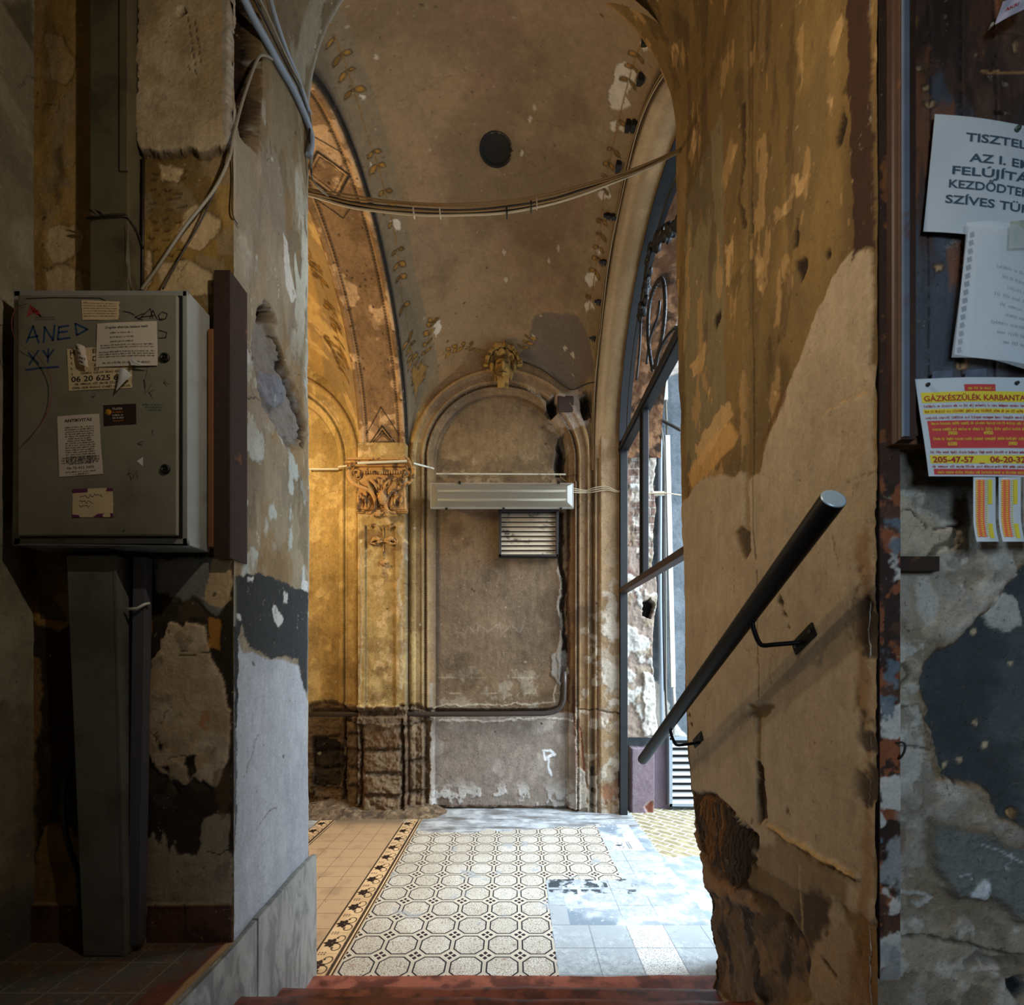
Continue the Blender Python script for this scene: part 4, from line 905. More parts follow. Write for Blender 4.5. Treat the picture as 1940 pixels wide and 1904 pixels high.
border(-.985, -.823, 'floor_border')
border(-1.735, -1.575, 'floor_border')
def ribbed_mat():
    m, nt, b = newmat('ribbed_tiles'); v = coords(nt); sep = nt.nodes.new('ShaderNodeSeparateXYZ'); nt.links.new(v, sep.inputs[0])
    x = E(nt, sep.outputs[0]); y = E(nt, sep.outputs[1]); T = .148
    fx = ((x+.985)/T).fract(); fy = ((y-2.2)/T).fract(); k = ((x+.985)/T).floor()+((y-2.2)/T).floor()
    d = ((fx-.5).abs()+(fy-.5).abs())
    s = ((d*18).fract()-.5).abs().step(.30, .42); col = mixc(nt, s, (196, 158, 116), (96, 70, 48))
    j = (fx-.5).abs().max((fy-.5).abs()).step(.485, .495); col = mixc(nt, j, col, (70, 54, 40))
    n = noise(nt, v, 6, 6, .6); col = mixc(nt, n.step(.5, .7)*.5, col, (120, 92, 66)); col = mixc(nt, noise(nt, v, 30, 5, .6).step(.66, .72)*.8, col, (70, 56, 44))
    col = mixc(nt, y.step(3.95, 4.15)*.8, col, (110, 92, 72))
    nt.links.new(col, b.inputs['Base Color']); b.inputs['Roughness'].default_value = .55; bump(nt, b, s*-.6+j*-1., .4, .002); return m
mb = MB(); mb.box((-1.575, 1.9, -.08), (-.985, 4.55, 0)); tag(mb.build('floor', ribbed_mat()), 'beige ribbed tiles along the left of the scroll border', kind='structure')
mb = MB(); mb.box((-1.735, 1.9, -.08), (-1.575, 4.55, -.002)); mb.box((-.985, 1.9, -.08), (-.823, 4.55, -.002)); mb.box((-3.3, 1.9, -.08), (-1.735, 4.55, 0)); tag(mb.build('floor', bpy.data.materials['octagon_tiles']), kind='structure')
# scroll fragments by the gate
k = Canvas(.70, .98, 3.50, 4.05, .004, lambda u, v, h: (u, v, .0008+0*h), (206, 208, 206)); u, v = k.u, k.v
k.blotch((176, 184, 188), .45, .6, 12, 3, .7)
for (x0, y0) in ((.80, 3.86), (.82, 3.60)):
    for dx in (.05, .066): k.line([(x0+dx, y0-.07), (x0+dx, y0+.07)], .0035, (56, 60, 74), 0, 0, .95, 1, pix=False)
    for sg in (1, -1):
        pts = [(x0-.01+.03*(1-.6*t)*math.cos(-1.9+5*t), y0+sg*(.035+.03*(1-.6*t)*math.sin(-1.9+5*t))) for t in np.linspace(0, 1, 14)]; k.line(pts, .004, (56, 60, 74), 0, 0, .95, 1, pix=False)
    k.poly([(x0-.05, y0), (x0-.02, y0-.02), (x0+.01, y0), (x0-.02, y0+.02)], (56, 60, 74), 0, .002, pix=False)
k.cut = (fbm(k.u*9, k.v*9, 5, 4) > .60) | (fbm(k.u*5, k.v*5, 9, 4) < .36)
tag(k.build('floor_border', mat_canvas('border_fragment', 100, .2, .2, .001, .5)), kind='structure')

# courtyard paving beyond the gate line
def paver_mat():
    m, nt, b = newmat('yellow_pavers'); v = coords(nt, rot=(0, 0, math.radians(45))); sep = nt.nodes.new('ShaderNodeSeparateXYZ'); nt.links.new(v, sep.inputs[0])
    x = E(nt, sep.outputs[0]); y = E(nt, sep.outputs[1])
    fy = (y/.075).fract(); row = (y/.075).floor(); fx = (x/.15+row*.5).fract()
    j = (fy-.5).abs().step(.40, .45).max((fx-.5).abs().step(.45, .475)); n = noise(nt, v, 14, 5, .6)
    col = mixc(nt, n.step(.4, .6), (140, 128, 96), (168, 156, 122)); col = mixc(nt, j, col, (224, 230, 230))
    g = coords(nt); s2 = nt.nodes.new('ShaderNodeSeparateXYZ'); nt.links.new(g, s2.inputs[0]); yy = E(nt, s2.outputs[1])
    n3 = noise(nt, g, 5, 6, .6); conc = mixc(nt, n3.step(.4, .6), (140, 152, 162), (190, 200, 206)); col = mixc(nt, (yy+(n3-.5)*.1).lt(3.42), col, conc)
    nt.links.new(col, b.inputs['Base Color']); b.inputs['Roughness'].default_value = .6; bump(nt, b, (1-j)+n*.3, .3, .003); return m
mb = MB(); mb.box((1.07, 1.0, -.1), (5.5, 4.9, -.012)); tag(mb.build('floor', paver_mat()), 'yellow diagonal pavers in the bright courtyard', kind='structure')

M_marble = mat_plain('red_marble', (122, 62, 46), .34, 0, .5, 30, (72, 34, 26), .45, .62, .3, .5)
M_worn = mat_plain('red_marble_worn', (150, 84, 64), .45, 0, .5, 22, (92, 46, 36), .45, .6, .4)
def step(name, y0, y1, z, label, hgt=.16, amp=.012, seed=1, x0=XL+.012, x1=XR+.02):
    "marble tread with a worn, wavy nosing on its far edge"
    n = 60; out = []
    for i in range(n+1):
        x = x0+(x1-x0)*i/n
        e = amp*(2*fbm(np.array([x*7.]), np.array([seed*3.1]), seed, 4)[0]-1)+amp*.8*(math.sin(x*2.0+seed))
        out.append((x, y1+e))
    vs = []; fs = []
    for (x, e) in out:
        for (dy, dz) in ((y0-y1, 0), (-.03, 0), (-.008, -.003), (0, -.012), (0, -.03), (-.012, -.038), (-.02, -hgt)):
            vs.append((x, (y0 if dy == y0-y1 else e+dy), z+dz))
    m = 7
    for i in range(n):
        for j in range(m-1): fs.append((i*m+j, (i+1)*m+j, (i+1)*m+j+1, i*m+j+1))
    mb = MB(); mb.add(vs, fs, True); o = mb.build(name, M_marble if seed != 1 else M_worn)
    tag(o, label, 'step', None); return o
o = step('stone_step', 1.60, 1.822, .165, 'second red marble stair step, worn nosing just above the threshold', seed=2)
o = step('stone_step', 1.32, 1.545, .33, 'third red marble stair step, second above the threshold', seed=3)
o = step('stone_step', .8, 1.279, .495, 'top red marble stair step at the bottom edge of the picture', seed=4)
mb = MB(); n = 70; vs = []; fs = []
for i in range(n+1):
    x = -1.0+i/n*1.95; e = 2.105+.010*(2*fbm(np.array([x*6.]), np.array([2.]), 3, 4)[0]-1)
    vs += [(x, 1.6, .018), (x, e-.006, .018), (x, e, .012), (x, e, -.06)]
for i in range(n):
    for j in range(3): fs.append((i*4+j, (i+1)*4+j, (i+1)*4+j+1, i*4+j+1))
mb.add(vs, fs, True); tag(mb.build('threshold', M_worn), 'chipped red marble threshold slab between steps and tiled floor', 'threshold')
# marble facing slabs low on the left jamb
def slab_mat():
    m, nt, b = newmat('grey_marble'); v = coords(nt, (1, 3, 1)); n = noise(nt, v, 5, 8, .62, dist=1.2); n2 = noise(nt, v, 20, 6, .6)
    col = mixc(nt, n.step(.35, .6), (96, 96, 93), (138, 135, 129)); col = mixc(nt, n2.step(.6, .7)*.6, col, (84, 80, 76)); nt.links.new(col, b.inputs['Base Color']); b.inputs['Roughness'].default_value = .45; bump(nt, b, n2, .2, .002); return m
M_slab = slab_mat()
def slab(pts, x0, x1, label):
    mb = MB(); mb.prism(pts, lambda a, b_, t: (t, a, b_), x0, x1); return tag(mb.build('marble_facing', M_slab, bevel=.003), label, 'stone slab')
slab([(1.648, .10), (1.648, .528), (1.80, .538), (1.95, .552), (2.09, .556), (2.13, .552), (2.135, -.03), (1.95, -.03), (1.84, -.02), (1.84, .10)], XL, XL+.022, 'tall grey marble facing slab beside the threshold')
slab([(.9, .25), (.9, .505), (1.53, .512), (1.60, .522), (1.643, .526), (1.643, .10), (1.3, .10)], XL, XL+.020, 'grey marble facing slab under the landing edge')

# landing
def landing_mat():
    m, nt, b = newmat('terracotta_tiles'); v = coords(nt, rot=(0, 0, math.radians(0))); sep = nt.nodes.new('ShaderNodeSeparateXYZ'); nt.links.new(v, sep.inputs[0])
    x = E(nt, sep.outputs[0]); y = E(nt, sep.outputs[1]); row = (y/.13).floor(); fy = (y/.13).fract(); fx = (x/.13).fract()
    j = (fy-.5).abs().max((fx-.5).abs()).step(.47, .49); n = noise(nt, v, 9, 6, .6); n2 = noise(nt, v, 50, 5, .6)
    col = mixc(nt, n.step(.4, .6), (92, 72, 58), (76, 76, 70)); col = mixc(nt, n2.step(.55, .7), col, (130, 104, 84)); col = mixc(nt, j, col, (112, 102, 86))
    nt.links.new(col, b.inputs['Base Color']); b.inputs['Roughness'].default_value = .55; bump(nt, b, (1-j)+n2*.3, .4, .003); return m
mb = MB(); mb.box((-1.62, -2.7, ZL-.08), (XL-.10, 1.56, ZL)); mb.box((XR, -2.7, ZL-.1), (1.95, 1.0, ZL)); mb.box((XL-.1, -2.7, ZL-.1), (XR, .8, ZL-.022)); tag(mb.build('floor', landing_mat()), 'dark tiled landing at the top of the steps', kind='structure')
k = Canvas(XL-.10, XL+.004, -.5, 1.54, .004, lambda u, v, h: (u, v, ZL+h), (104, 58, 42)); u, v = k.u, k.v
k.blotch((84, 74, 62), .45, .6, 10, 3, .8); k.mix(sstep(XL-.022, XL-.018, u+.01*(fbm(u*20, v*20, 4)-.5)), (170, 136, 92), .9); k.rough_up(.002, 30, 3)
tag(k.build('trim_4', M_near), 'worn red stone edge of the landing', kind='structure')

# ---- courtyard side of the far wall, seen through the gate
k = Canvas(1.03, 3.6, -.05, 6.2, .009, lambda u, v, h: (u, 4.52-h, v), (98, 106, 112)); u, v = k.u, k.v
k.blotch((84, 92, 98), .45, .62, 3, 2, .6); k.blotch((118, 126, 132), .52, .64, 5, 4, .5)
# peeled reveal next to the gate post
e = 1.33+.05*(fbm(v*4, v*0, 5, 4)-.5)*2
rev = sstep(.01, -.01, u-e)*(v > .68); k.h += rev*.10
k.mix(rev, (150, 132, 118), .95); k.blotch((128, 90, 78), .45, .55, 4, 6, .7, rev*(v > 2.0)); k.blotch((196, 192, 184), .47, .54, 7, 8, .9, rev*(v < 2.6), .01); k.blotch((150, 134, 112), .55, .60, 12, 9, .8, rev, .006)
k.rough_up(.014, 12, 10, rev); k.rough_up(.006, 40, 11, rev)
k.poly([(1213, 1142), (1224, 1136), (1232, 1150), (1226, 1172), (1214, 1170)], (14, 12, 11), .02, .004, dh=-.08, seed=5)
k.poly([(1213, 1390), (1213, 1270), (1228, 1280), (1262, 1310), (1276, 1360), (1300, 1395)], (206, 200, 190), .03, .006, seed=6, dh=.02)
br = k.mask([(1236, 1040), (1238, 860), (1250, 790), (1240, 720), (1300, 700), (1300, 250), (1200, 250), (1190, 900), (1200, 1060)], .03, .01, 5)
k.mix(br, (118, 96, 84), .9); k.blotch((196, 186, 172), .5, .58, 8, 12, .8, br)
bj = ((v/.075) % 1 < .13) | (((u/.15+.5*(np.floor(v/.075) % 2)) % 1) < .07); k.mix(br*bj, (200, 196, 186), .6); k.h -= br*bj*.006; k.rough_up(.008, 20, 13, br)
for pv, c_ in (((1190, 1412, 1233, 1548), (126, 108, 118)), ((1233, 1412, 1266, 1532), (120, 106, 118))):
    x0, y0, x1, y1 = pv; k.poly([(x0, y0), (x1, y0), (x1, y1), (x0, y1)], c_, .006, .004, dh=.035 if x0 < 1200 else .0, edge=.006, seed=3, a=.95)
k.poly([(1188, 1412), (1233, 1412), (1233, 1600), (1188, 1600)], (126, 110, 118), .004, .003, dh=.10, edge=.004, seed=3, a=.9)
k.poly([(1215, 1520), (1228, 1508), (1234, 1520), (1232, 1545), (1222, 1545)], (120, 66, 50), .012, .004, seed=4, dh=-.02, rim=((190, 170, 160), .01, .6))
k.poly([(1186, 925), (1206, 925), (1206, 934), (1186, 934)], (206, 206, 200), .004, .003, dh=.03, seed=4)
k.rough_up(.003, 30, 14); k.tint(.12, 4, 30)
tag(k.build('wall_courtyard', M_out), 'blue-grey courtyard wall with peeled plaster beyond the gate', kind='structure')
# loose rubble along the foot of the left wall
k = Canvas(-2.7, -.55, 4.02, 4.44, .008, lambda u, v, h: (u, v, h-.012), (104, 84, 62)); u, v = k.u, k.v
q = sstep(4.10, 4.42, v+.12*(fbm(u*4, v*4, 3)-.5))*sstep(-.55, -.9, u); k.h = q*.10*(.4+fbm(u*9, v*9, 5, 5)); k.blotch((70, 56, 42), .5, .62, 20, 4, .8); k.blotch((140, 116, 88), .58, .66, 30, 6, .7)
tag(k.build('rubble', M_far), 'crumbled plaster debris along the foot of the far wall', 'rubble', kind='stuff')
# ================================================================ things
M_cab = mat_plain('grey_enamel', (140, 144, 140), .42, .0, .2, 9, (116, 116, 108), .52, .66, .1)
M_cabd = mat_plain('grey_enamel_door', (124, 122, 108), .42, .0, .3, 7, (102, 98, 82), .50, .66, .1)
M_black = mat_plain('black_rubber', (16, 16, 16), .6)
M_steel = mat_plain('dark_steel', (60, 60, 58), .35, .8)
M_chrome = mat_plain('worn_metal', (170, 170, 166), .3, .9)
M_duct = mat_plain('grey_duct_paint', (92, 86, 66), .5, .1, .2, 12, (66, 60, 44), .5, .65, .1)
M_duct2 = mat_plain('galvanised_duct', (104, 106, 100), .5, .1, .25, 10, (84, 84, 76), .45, .62, .1)
M_rust = mat_plain('rusted_iron', (46, 28, 20), .8, .1, .4, 40, (104, 66, 38), .62, .74, .5)
M_darkwood = mat_plain('brown_wood', (112, 70, 36), .6, 0, .3, 16)
M_paper = mat_plain('aged_paper', (206, 196, 182), .8, 0, .06, 12, bs=.05)
M_cream = mat_plain('yellowed_paper', (206, 186, 148), .8, 0, .12, 18, (176, 150, 110), .55, .7, .05)
M_paperblue = mat_plain('white_paper', (206, 212, 216), .7, 0, .05, 12, bs=.05)
M_ink = mat_plain('black_ink', (30, 28, 32), .7, bs=0); M_blue = mat_plain('blue_marker', (22, 62, 104), .6, bs=0, amt=.3); M_red = mat_plain('red_print', (176, 44, 44), .7, bs=0)
M_inkblue = mat_plain('slate_ink', (62, 84, 100), .7, bs=0)
M_yellow = mat_plain('yellow_print', (238, 214, 60), .7, bs=0, amt=.05); M_orange = mat_plain('orange_print', (226, 130, 60), .7, bs=0); M_purple = mat_plain('purple_print', (96, 34, 84), .7, bs=0)
M_sticker = mat_plain('black_sticker', (34, 22, 20), .4, bs=0); M_gold = mat_plain('gold_print', (196, 142, 40), .4, .3, bs=0)
M_rail = mat_plain('black_rail_paint', (5, 5, 6), .45, .0, .1, 60, bs=.1, spec=.15)
M_iron = mat_plain('black_iron_paint', (18, 22, 27), .5, .0, .3, 30, (12, 13, 15), .5, .65, .2)
M_white = mat_plain('white_plastic', (214, 214, 206), .4, 0, .06)
M_trunk = mat_plain('dirty_white_trunking', (198, 190, 168), .55, 0, .12, 20, (140, 126, 100), .58, .7, .1)
M_wire = mat_plain('tan_cable', (138, 106, 62), .55, bs=0); M_wire2 = mat_plain('grey_cable', (130, 124, 110), .5, bs=0); M_wireb = mat_plain('dark_cable', (40, 32, 26), .5, bs=0); M_wirew = mat_plain('white_cable', (186, 168, 138), .5, bs=0)
M_conduit = mat_plain('grey_corrugated_conduit', (128, 138, 148), .5, 0, .1)
M_orn = mat_plain('ochre_stucco', (178, 132, 74), .8, 0, .5, 50, (92, 66, 40), .50, .60, .7)

def fxy(d, x0=0., z0=0.):
    return lambda a, b, t: (x0+a, d-t, z0+b)
def quadmap(c, d, bend=0., wav=0., seed=0):
    "sheet spanned by four photographed corners (tl, tr, br, bl) at depth d; a, b in metres"
    tl, tr, br, bl = [P(*p, d) for p in c]
    w = np.linalg.norm(tr-tl); h = np.linalg.norm(bl-tl)
    def fn(a, b, t):
        x = a/w; y = 1-b/h
        p = (tl*(1-x)+tr*x)*(1-y)+(bl*(1-x)+br*x)*y
        off = bend*math.sin(PI*np.clip(x, 0, 1))+wav*math.sin(x*7+seed)*math.sin(y*5+seed*2)
        return (p[0], p[1]-t-abs(wav)-off, p[2])
    return fn, w, h
def sheet(name, c, d, mat, label=None, cat='paper', group=None, thick=.0005, bend=.0, wav=.0006, seed=0, edge=0., ragged=(), outline=None, parent=None):
    fn, w, h = quadmap(c, d, bend, wav, seed)
    n, m = 14, 14; r = random.Random(seed); vs = []; fs = []
    L = [(r.uniform(-1, 1))*edge for _ in range(4*(n+1))]
    for i in range(n+1):
        for j in range(m+1):
            a, b = w*i/n, h*j/m
            if i == 0 and 'l' in ragged: a += abs(L[j])
            if i == n and 'r' in ragged: a -= abs(L[n+j])
            if j == 0 and 'b' in ragged: b += abs(L[2*n+i])
            if j == m and 't' in ragged: b -= abs(L[3*n+i])
            vs.append(fn(a, b, thick))
    idx = lambda i, j: i*(m+1)+j
    for i in range(n):
        for j in range(m): fs.append((idx(i, j), idx(i+1, j), idx(i+1, j+1), idx(i, j+1)))
    mb = MB(); mb.add(vs, fs, False); o = mb.build(name, mat, parent)
    md = o.modifiers.new('thickness', 'SOLIDIFY'); md.thickness = thick*.6; md.offset = 0
    if label: tag(o, label, cat, group)
    return o, fn, w, h
def flat(mb, pts, fn, t=.0009):
    mb.add([fn(a, b, t) for a, b in pts], [tuple(range(len(pts)))])
def rect(mb, fn, a0, b0, a1, b1, t=.0008, n=10):
    vs = []; fs = []
    for i in range(n+1):
        a = a0+(a1-a0)*i/n; vs += [fn(a, b0, t), fn(a, (b0+b1)/2, t), fn(a, b1, t)]
    for i in range(n): fs += [(3*i, 3*i+3, 3*i+4, 3*i+1), (3*i+1, 3*i+4, 3*i+5, 3*i+2)]
    mb.add(vs, fs)
def stroke(mb, pts, w, fn, t=.0006):
    for i in range(len(pts)-1):
        a = np.array(pts[i], float); b = np.array(pts[i+1], float); d = b-a; L = np.hypot(*d)+1e-9; n = np.array([-d[1], d[0]])/L*w/2; e = d/L*w*.3
        q = [a-e-n, b+e-n, b+e+n, a-e+n]; flat(mb, q, fn, t)
def pxpath(pts, d): return [P(a, b, d) for a, b in pts]

# ---------------- electrical cabinet
cab = thing('electrical_cabinet', 'grey steel electrical cabinet covered in stickers and marker scrawls, on the left wall', 'electrical cabinet')
x0, x1, z0, z1 = -1.516, -.990, 1.787, 2.557; yf, yb = 1.417, 1.522
mb = MB(); mb.box((x0, yf+.004, z0), (x1, yb, z1))
for (a, b, c, d) in ((x0, z0, x1, z0+.022), (x0, z1-.02, x1, z1), (x0, z0, x0+.022, z1), (x1-.016, z0, x1, z1)): mb.box((a, yf-.001, b), (c, yf+.006, d))
mb.build('body', M_cab, cab, bevel=.003)
mb = MB(); mb.box((x0+.022, yf-.003, z0+.02), (x1-.015, yf+.005, z1-.018)); mb.build('door_gap_shade', M_black, cab)  # black sheet standing in for the shaded gap around the door
dx0, dx1, dz0, dz1 = -1.488, -1.011, 1.811, 2.532; yd = 1.401
mb = MB(); mb.box((dx0, yd, dz0), (dx1, yf-.003, dz1)); door = mb.build('door', M_cabd, cab, bevel=.004)
for (a, b) in ((313, 678), (314, 889)):
    p = P(a, b, yd); mb = MB(); mb.lathe([(.0145, 0), (.0145, .004), (.012, .007), (.0085, .008), (.0085, .005), (.001, .005)], (p[0], yd+.001, p[2]), (0, -1, 0), 20); lk = mb.build('lock', M_black, door)
    mb = MB(); mb.lathe([(.0045, 0), (.0045, .006), (.001, .0065)], (p[0], yd-.001, p[2]), (0, -1, 0), 3); mb.build('lock_insert', M_steel, lk)
D_ = fxy(yd); 
def dpx(pts): return [(P(a, b, yd)[0], P(a, b, yd)[2]) for a, b in pts]
mb = MB()
for ln in ([(51, 648), (63, 618), (74, 650)], [(54, 640), (72, 637)], [(83, 648), (85, 620), (101, 645), (104, 616)], [(130, 617), (112, 620), (110, 643), (133, 640)], [(112, 630), (128, 628)], [(143, 613), (146, 635), (166, 624), (143, 613)],
           [(54, 668), (73, 689)], [(73, 664), (56, 690)], [(82, 664), (91, 677), (102, 663)], [(92, 661), (91, 686)], [(49, 701), (78, 697), (111, 695)]):
    stroke(mb, dpx(ln), .0052, D_)
gf = mb.build('graffiti', M_blue, door); gf['label'] = 'blue marker letters ANED and XY'
mb = MB()
for ln in ([(272, 594), (256, 601), (270, 606)], [(262, 606), (285, 585), (290, 604)], [(268, 601), (292, 598)], [(284, 604), (290, 588), (298, 605)], [(306, 592), (300, 598), (304, 607), (314, 604), (317, 595), (308, 591)], [(300, 606), (308, 604)],
           [(301, 626), (316, 630), (314, 640), (300, 641)], [(233, 590), (245, 592), (255, 597)], [(50, 566), (100, 564), (190, 565), (200, 570)]):
    stroke(mb, dpx(ln), .0028, D_)
mb.build('graffiti', M_ink, door)['label'] = 'black marker scribble'
mb = MB()
for i in range(4):
    o_ = i*4; stroke(mb, dpx([(52+o_, 600-o_*.6), (58+o_, 578+o_*.8), (62+o_*.9, 590), (78, 600)]), .003, D_)
mb.build('printed_emblem', M_red, door)['label'] = 'faded red emblem of curved bars'
mb = MB()
for q, (a, b) in enumerate(((270, 768), (276, 773), (282, 778))):
    p = P(a, b, yd); print_lines(mb, lambda s_, t_, dd: (p[0]+s_, yd-dd, p[2]+t_), 0, .060-.012*q, 0, .006, q, .0006)
for q, (a, b) in enumerate(((68, 602), (68, 606))):
    p = P(a, b, yd); print_lines(mb, lambda s_, t_, dd: (p[0]+s_, yd-dd, p[2]+t_), 0, .055, 0, .004, q+5, .0006)
mb.build('small_print', mat_plain('teal_ink', (36, 84, 104), .7, bs=0), door)
r = random.Random(9); mb = MB()
for (a, b, da, db) in ((274, 720, 6, 30), (280, 745, 12, 20), (262, 840, 10, 3), (242, 900, 8, 14), (250, 905, 2, 8), (258, 898, 2, 10), (290, 820, 4, 6), (175, 750, 8, 5), (310, 725, 10, 8), (230, 1010, 6, 5)):
    for q in range(4):
        x, y = a+r.uniform(-3, 3), b+r.uniform(-3, 3); stroke(mb, dpx([(x, y), (x+da*r.uniform(.2, 1), y+db*r.uniform(.2, 1)*r.choice([1, -1]))]), .0014, D_)
mb.build('scratches', mat_plain('scratch_grey', (70, 66, 52), .7, bs=0), door)

o, fn, w_, h_ = sheet('sticker', [(155, 569), (228, 572), (226, 606), (157, 607)], yd, M_cream, 'small faded cream sticker near the top of the cabinet door', 'sticker', seed=3, edge=.004, ragged='r', thick=.0006)
mb = MB()
for q in range(6): print_lines(mb, fn, .004, w_-.008, h_-.010-q*.008, .0045, q, .0011)
mb.build('print', mat_plain('brown_ink', (96, 76, 52), .7, bs=0), o)
o, fn, w_, h_ = sheet('advert', [(128, 661), (254, 652), (251, 735), (131, 741)], yd, M_cream, 'torn cream advert with bold phone number half hidden by a white notice', 'paper', seed=5, edge=.004, ragged='rt', thick=.0006)
text_obj('print', [('06 20 625 670', .009, .026, .0225, .02, 'LEFT', .176), ('DÍJM', .075, .085, .020, .02), ('ELH', .075, .108, .018, .02), ('H', .008, .105, .022, .02), ('ART', .080, .068, .013, .02), ('ELS', .080, .056, .011, .02)], 0, fn, M_ink, o, depth=.0012)
mb = MB(); print_lines(mb, fn, .02, .18, .015, .009, 4, .0012); print_lines(mb, fn, .01, .19, .004, .009, 5, .0012); print_lines(mb, fn, .04, .19, .047, .009, 6, .0012)
for q in range(5): stroke(mb, [(.010+.002*(q % 2), .10-q*.016), (.013, .094-q*.016)], .002, fn, .0012)
mb.build('small_print', M_ink, o)
o, fn, w_, h_ = sheet('notice', [(185, 614), (298, 609), (299, 693), (182, 696)], yd-.0015, M_paper, 'white typed notice on the cabinet above the lower adverts, corner curling', 'paper', bend=.002, seed=7, thick=.0006)
text_obj('print', [('Dugulás elhárítás lakáson belül', w_/2, h_-.017, .0095, .015, 'CENTER', w_*.70)], 0, fn, M_ink, o, depth=.0012)
mb = MB()
for q in range(3): print_lines(mb, fn, .04, .11, h_-.032-q*.013, .0055, q, .0012)
for q in range(2): print_lines(mb, fn, .012, w_-.01, h_-.068-q*.007, .005, q+4, .0012)
for q in range(3): print_lines(mb, fn, .008, w_-.008, h_-.088-q*.007, .0048, q+9, .0012)
print_lines(mb, fn, .02, w_-.02, .008, .007, 15, .0012); mb.build('small_print', M_ink, o)
o, fn, w_, h_ = sheet('advert', [(141, 651), (162, 657), (170, 697), (150, 690)], yd-.008, M_paper, 'narrow torn white strip curling off the cabinet advert', 'paper', bend=.004, seed=8, thick=.0006, edge=.003, ragged='lr')
text_obj('print', [('EL', .004, .046, .014, .02), ('DÍ', .006, .030, .013, .02), ('TART', .002, .017, .010, .02, 'LEFT', .028), ('PEK', .005, .005, .010, .02)], 0, fn, M_ink, o, depth=.0012)
sheet('advert', [(228, 697), (240, 701), (254, 710), (221, 741)], yd-.010, M_paperblue, 'blank white paper scrap hanging below the typed notice', 'paper', bend=.003, seed=12, thick=.0006, edge=.003, ragged='r')
sheet('advert', [(248, 678), (262, 688), (284, 693), (248, 692)], yd-.010, M_paperblue, 'folded white corner at the foot of the typed notice', 'paper', bend=.001, seed=13)
o, fn, w_, h_ = sheet('sticker', [(196, 768), (258, 765), (259, 803), (198, 807)], yd, M_sticker, 'black sticker with a gold coin and white letters', 'sticker', seed=2, thick=.0005)
mb = MB(); mb.lathe([(.0095, 0), (.009, .0006)], fn(.0145, .040, .0006), (0, -1, 0), 20); mb.build('coin_print', M_gold, o)
text_obj('print', [('TRAFER', .026, .045, .0095, 0, 'LEFT', .032)], 0, fn, M_paper, o, depth=.001)
mb = MB()
for q in range(2): print_lines(mb, fn, .027, .060, .027-q*.008, .006, q, .001)
mb.build('small_print', M_paper, o); mb = MB(); print_lines(mb, fn, .027, .060, .037, .005, 4, .001); print_lines(mb, fn, .027, .060, .011, .004, 5, .001); mb.build('small_print', M_orange, o)
o, fn, w_, h_ = sheet('notice', [(109, 789), (188, 784), (196, 898), (113, 904)], yd, M_paper, 'upright white notice headed ANTIKVITÁS on the lower half of the cabinet door', 'paper', seed=4, thick=.0006)
text_obj('print', [('ANTIKVITÁS', w_/2, h_-.020, .0125, .02, 'CENTER', w_*.66), ('06-70-423 3435', w_/2, .020, .011, 0, 'CENTER', w_*.62)], 0, fn, M_ink, o, depth=.0012)
mb = MB()
for q in range(16): print_lines(mb, fn, .022, w_-.018, h_-.038-q*.0068, .0048, q, .0012, center=q in (5, 6))
for q in range(3): print_lines(mb, fn, .010, w_-.008, .052-q*.0075, .0062, q+20, .0012)
print_lines(mb, fn, .03, .10, .034, .0045, 30, .0012); print_lines(mb, fn, .02, w_-.02, .010, .005, 31, .0012); print_lines(mb, fn, .04, w_-.04, .003, .005, 32, .0012); mb.build('small_print', M_ink, o)
o, fn, w_, h_ = sheet('sticker', [(138, 927), (215, 924), (216, 980), (138, 980)], yd, M_cream, 'cream sticker with purple bands and handwriting at the bottom of the door', 'sticker', seed=14, thick=.0005, edge=.003, ragged='r')
mb = MB(); flat(mb, [(.0, h_-.012), (.045, h_-.011), (.046, h_), (0, h_)], fn); flat(mb, [(.068, h_-.010), (.118, h_-.010), (.118, h_-.001), (.072, h_)], fn) if False else flat(mb, [(.100, h_-.010), (.121, h_-.010), (.121, h_-.001), (.104, h_)], fn)
flat(mb, [(.060, .0), (.121, .0), (.121, .011), (.075, .010)], fn); flat(mb, [(.0, .0), (.022, .0), (.020, .006), (0, .008)], fn); mb.build('coloured_band', M_purple, o)
mb = MB(); r = random.Random(3)
for (bb, a0, a1) in ((.062, .022, .092), (.045, .020, .062), (.030, .02, .055)):
    pts = []; a = a0
    while a < a1: pts.append((a, bb+r.uniform(-.006, .006))); a += .0045
    stroke(mb, pts, .0014, fn, .0009)
mb.build('handwriting', M_ink, o)
mb = MB(); flat(mb, [(P(a, b, yd)[0], P(a, b, yd)[2]) for a, b in ((259, 874), (271, 866), (271, 883))], fxy(yd), .0008); flat(mb, [(P(a, b, yd)[0], P(a, b, yd)[2]) for a, b in ((259, 874), (271, 883), (271, 866))], fxy(yd), .0002)
tag(mb.build('sticker', M_paperblue), 'tiny white triangular sticker scrap left of the lower lock', 'sticker')
mb = MB(); mb.tube(smoothpath(pxpath([(52, 575), (30, 585), (22, 612), (28, 640), (48, 660), (68, 672), (88, 698), (98, 730), (92, 775), (68, 815), (42, 842)], 1.392)), .0009, 6); tag(mb.build('wire', mat_plain('thin_red_wire', (110, 50, 40), .5, bs=0)), 'hair-thin wire looping down the left of the cabinet door', 'wire')

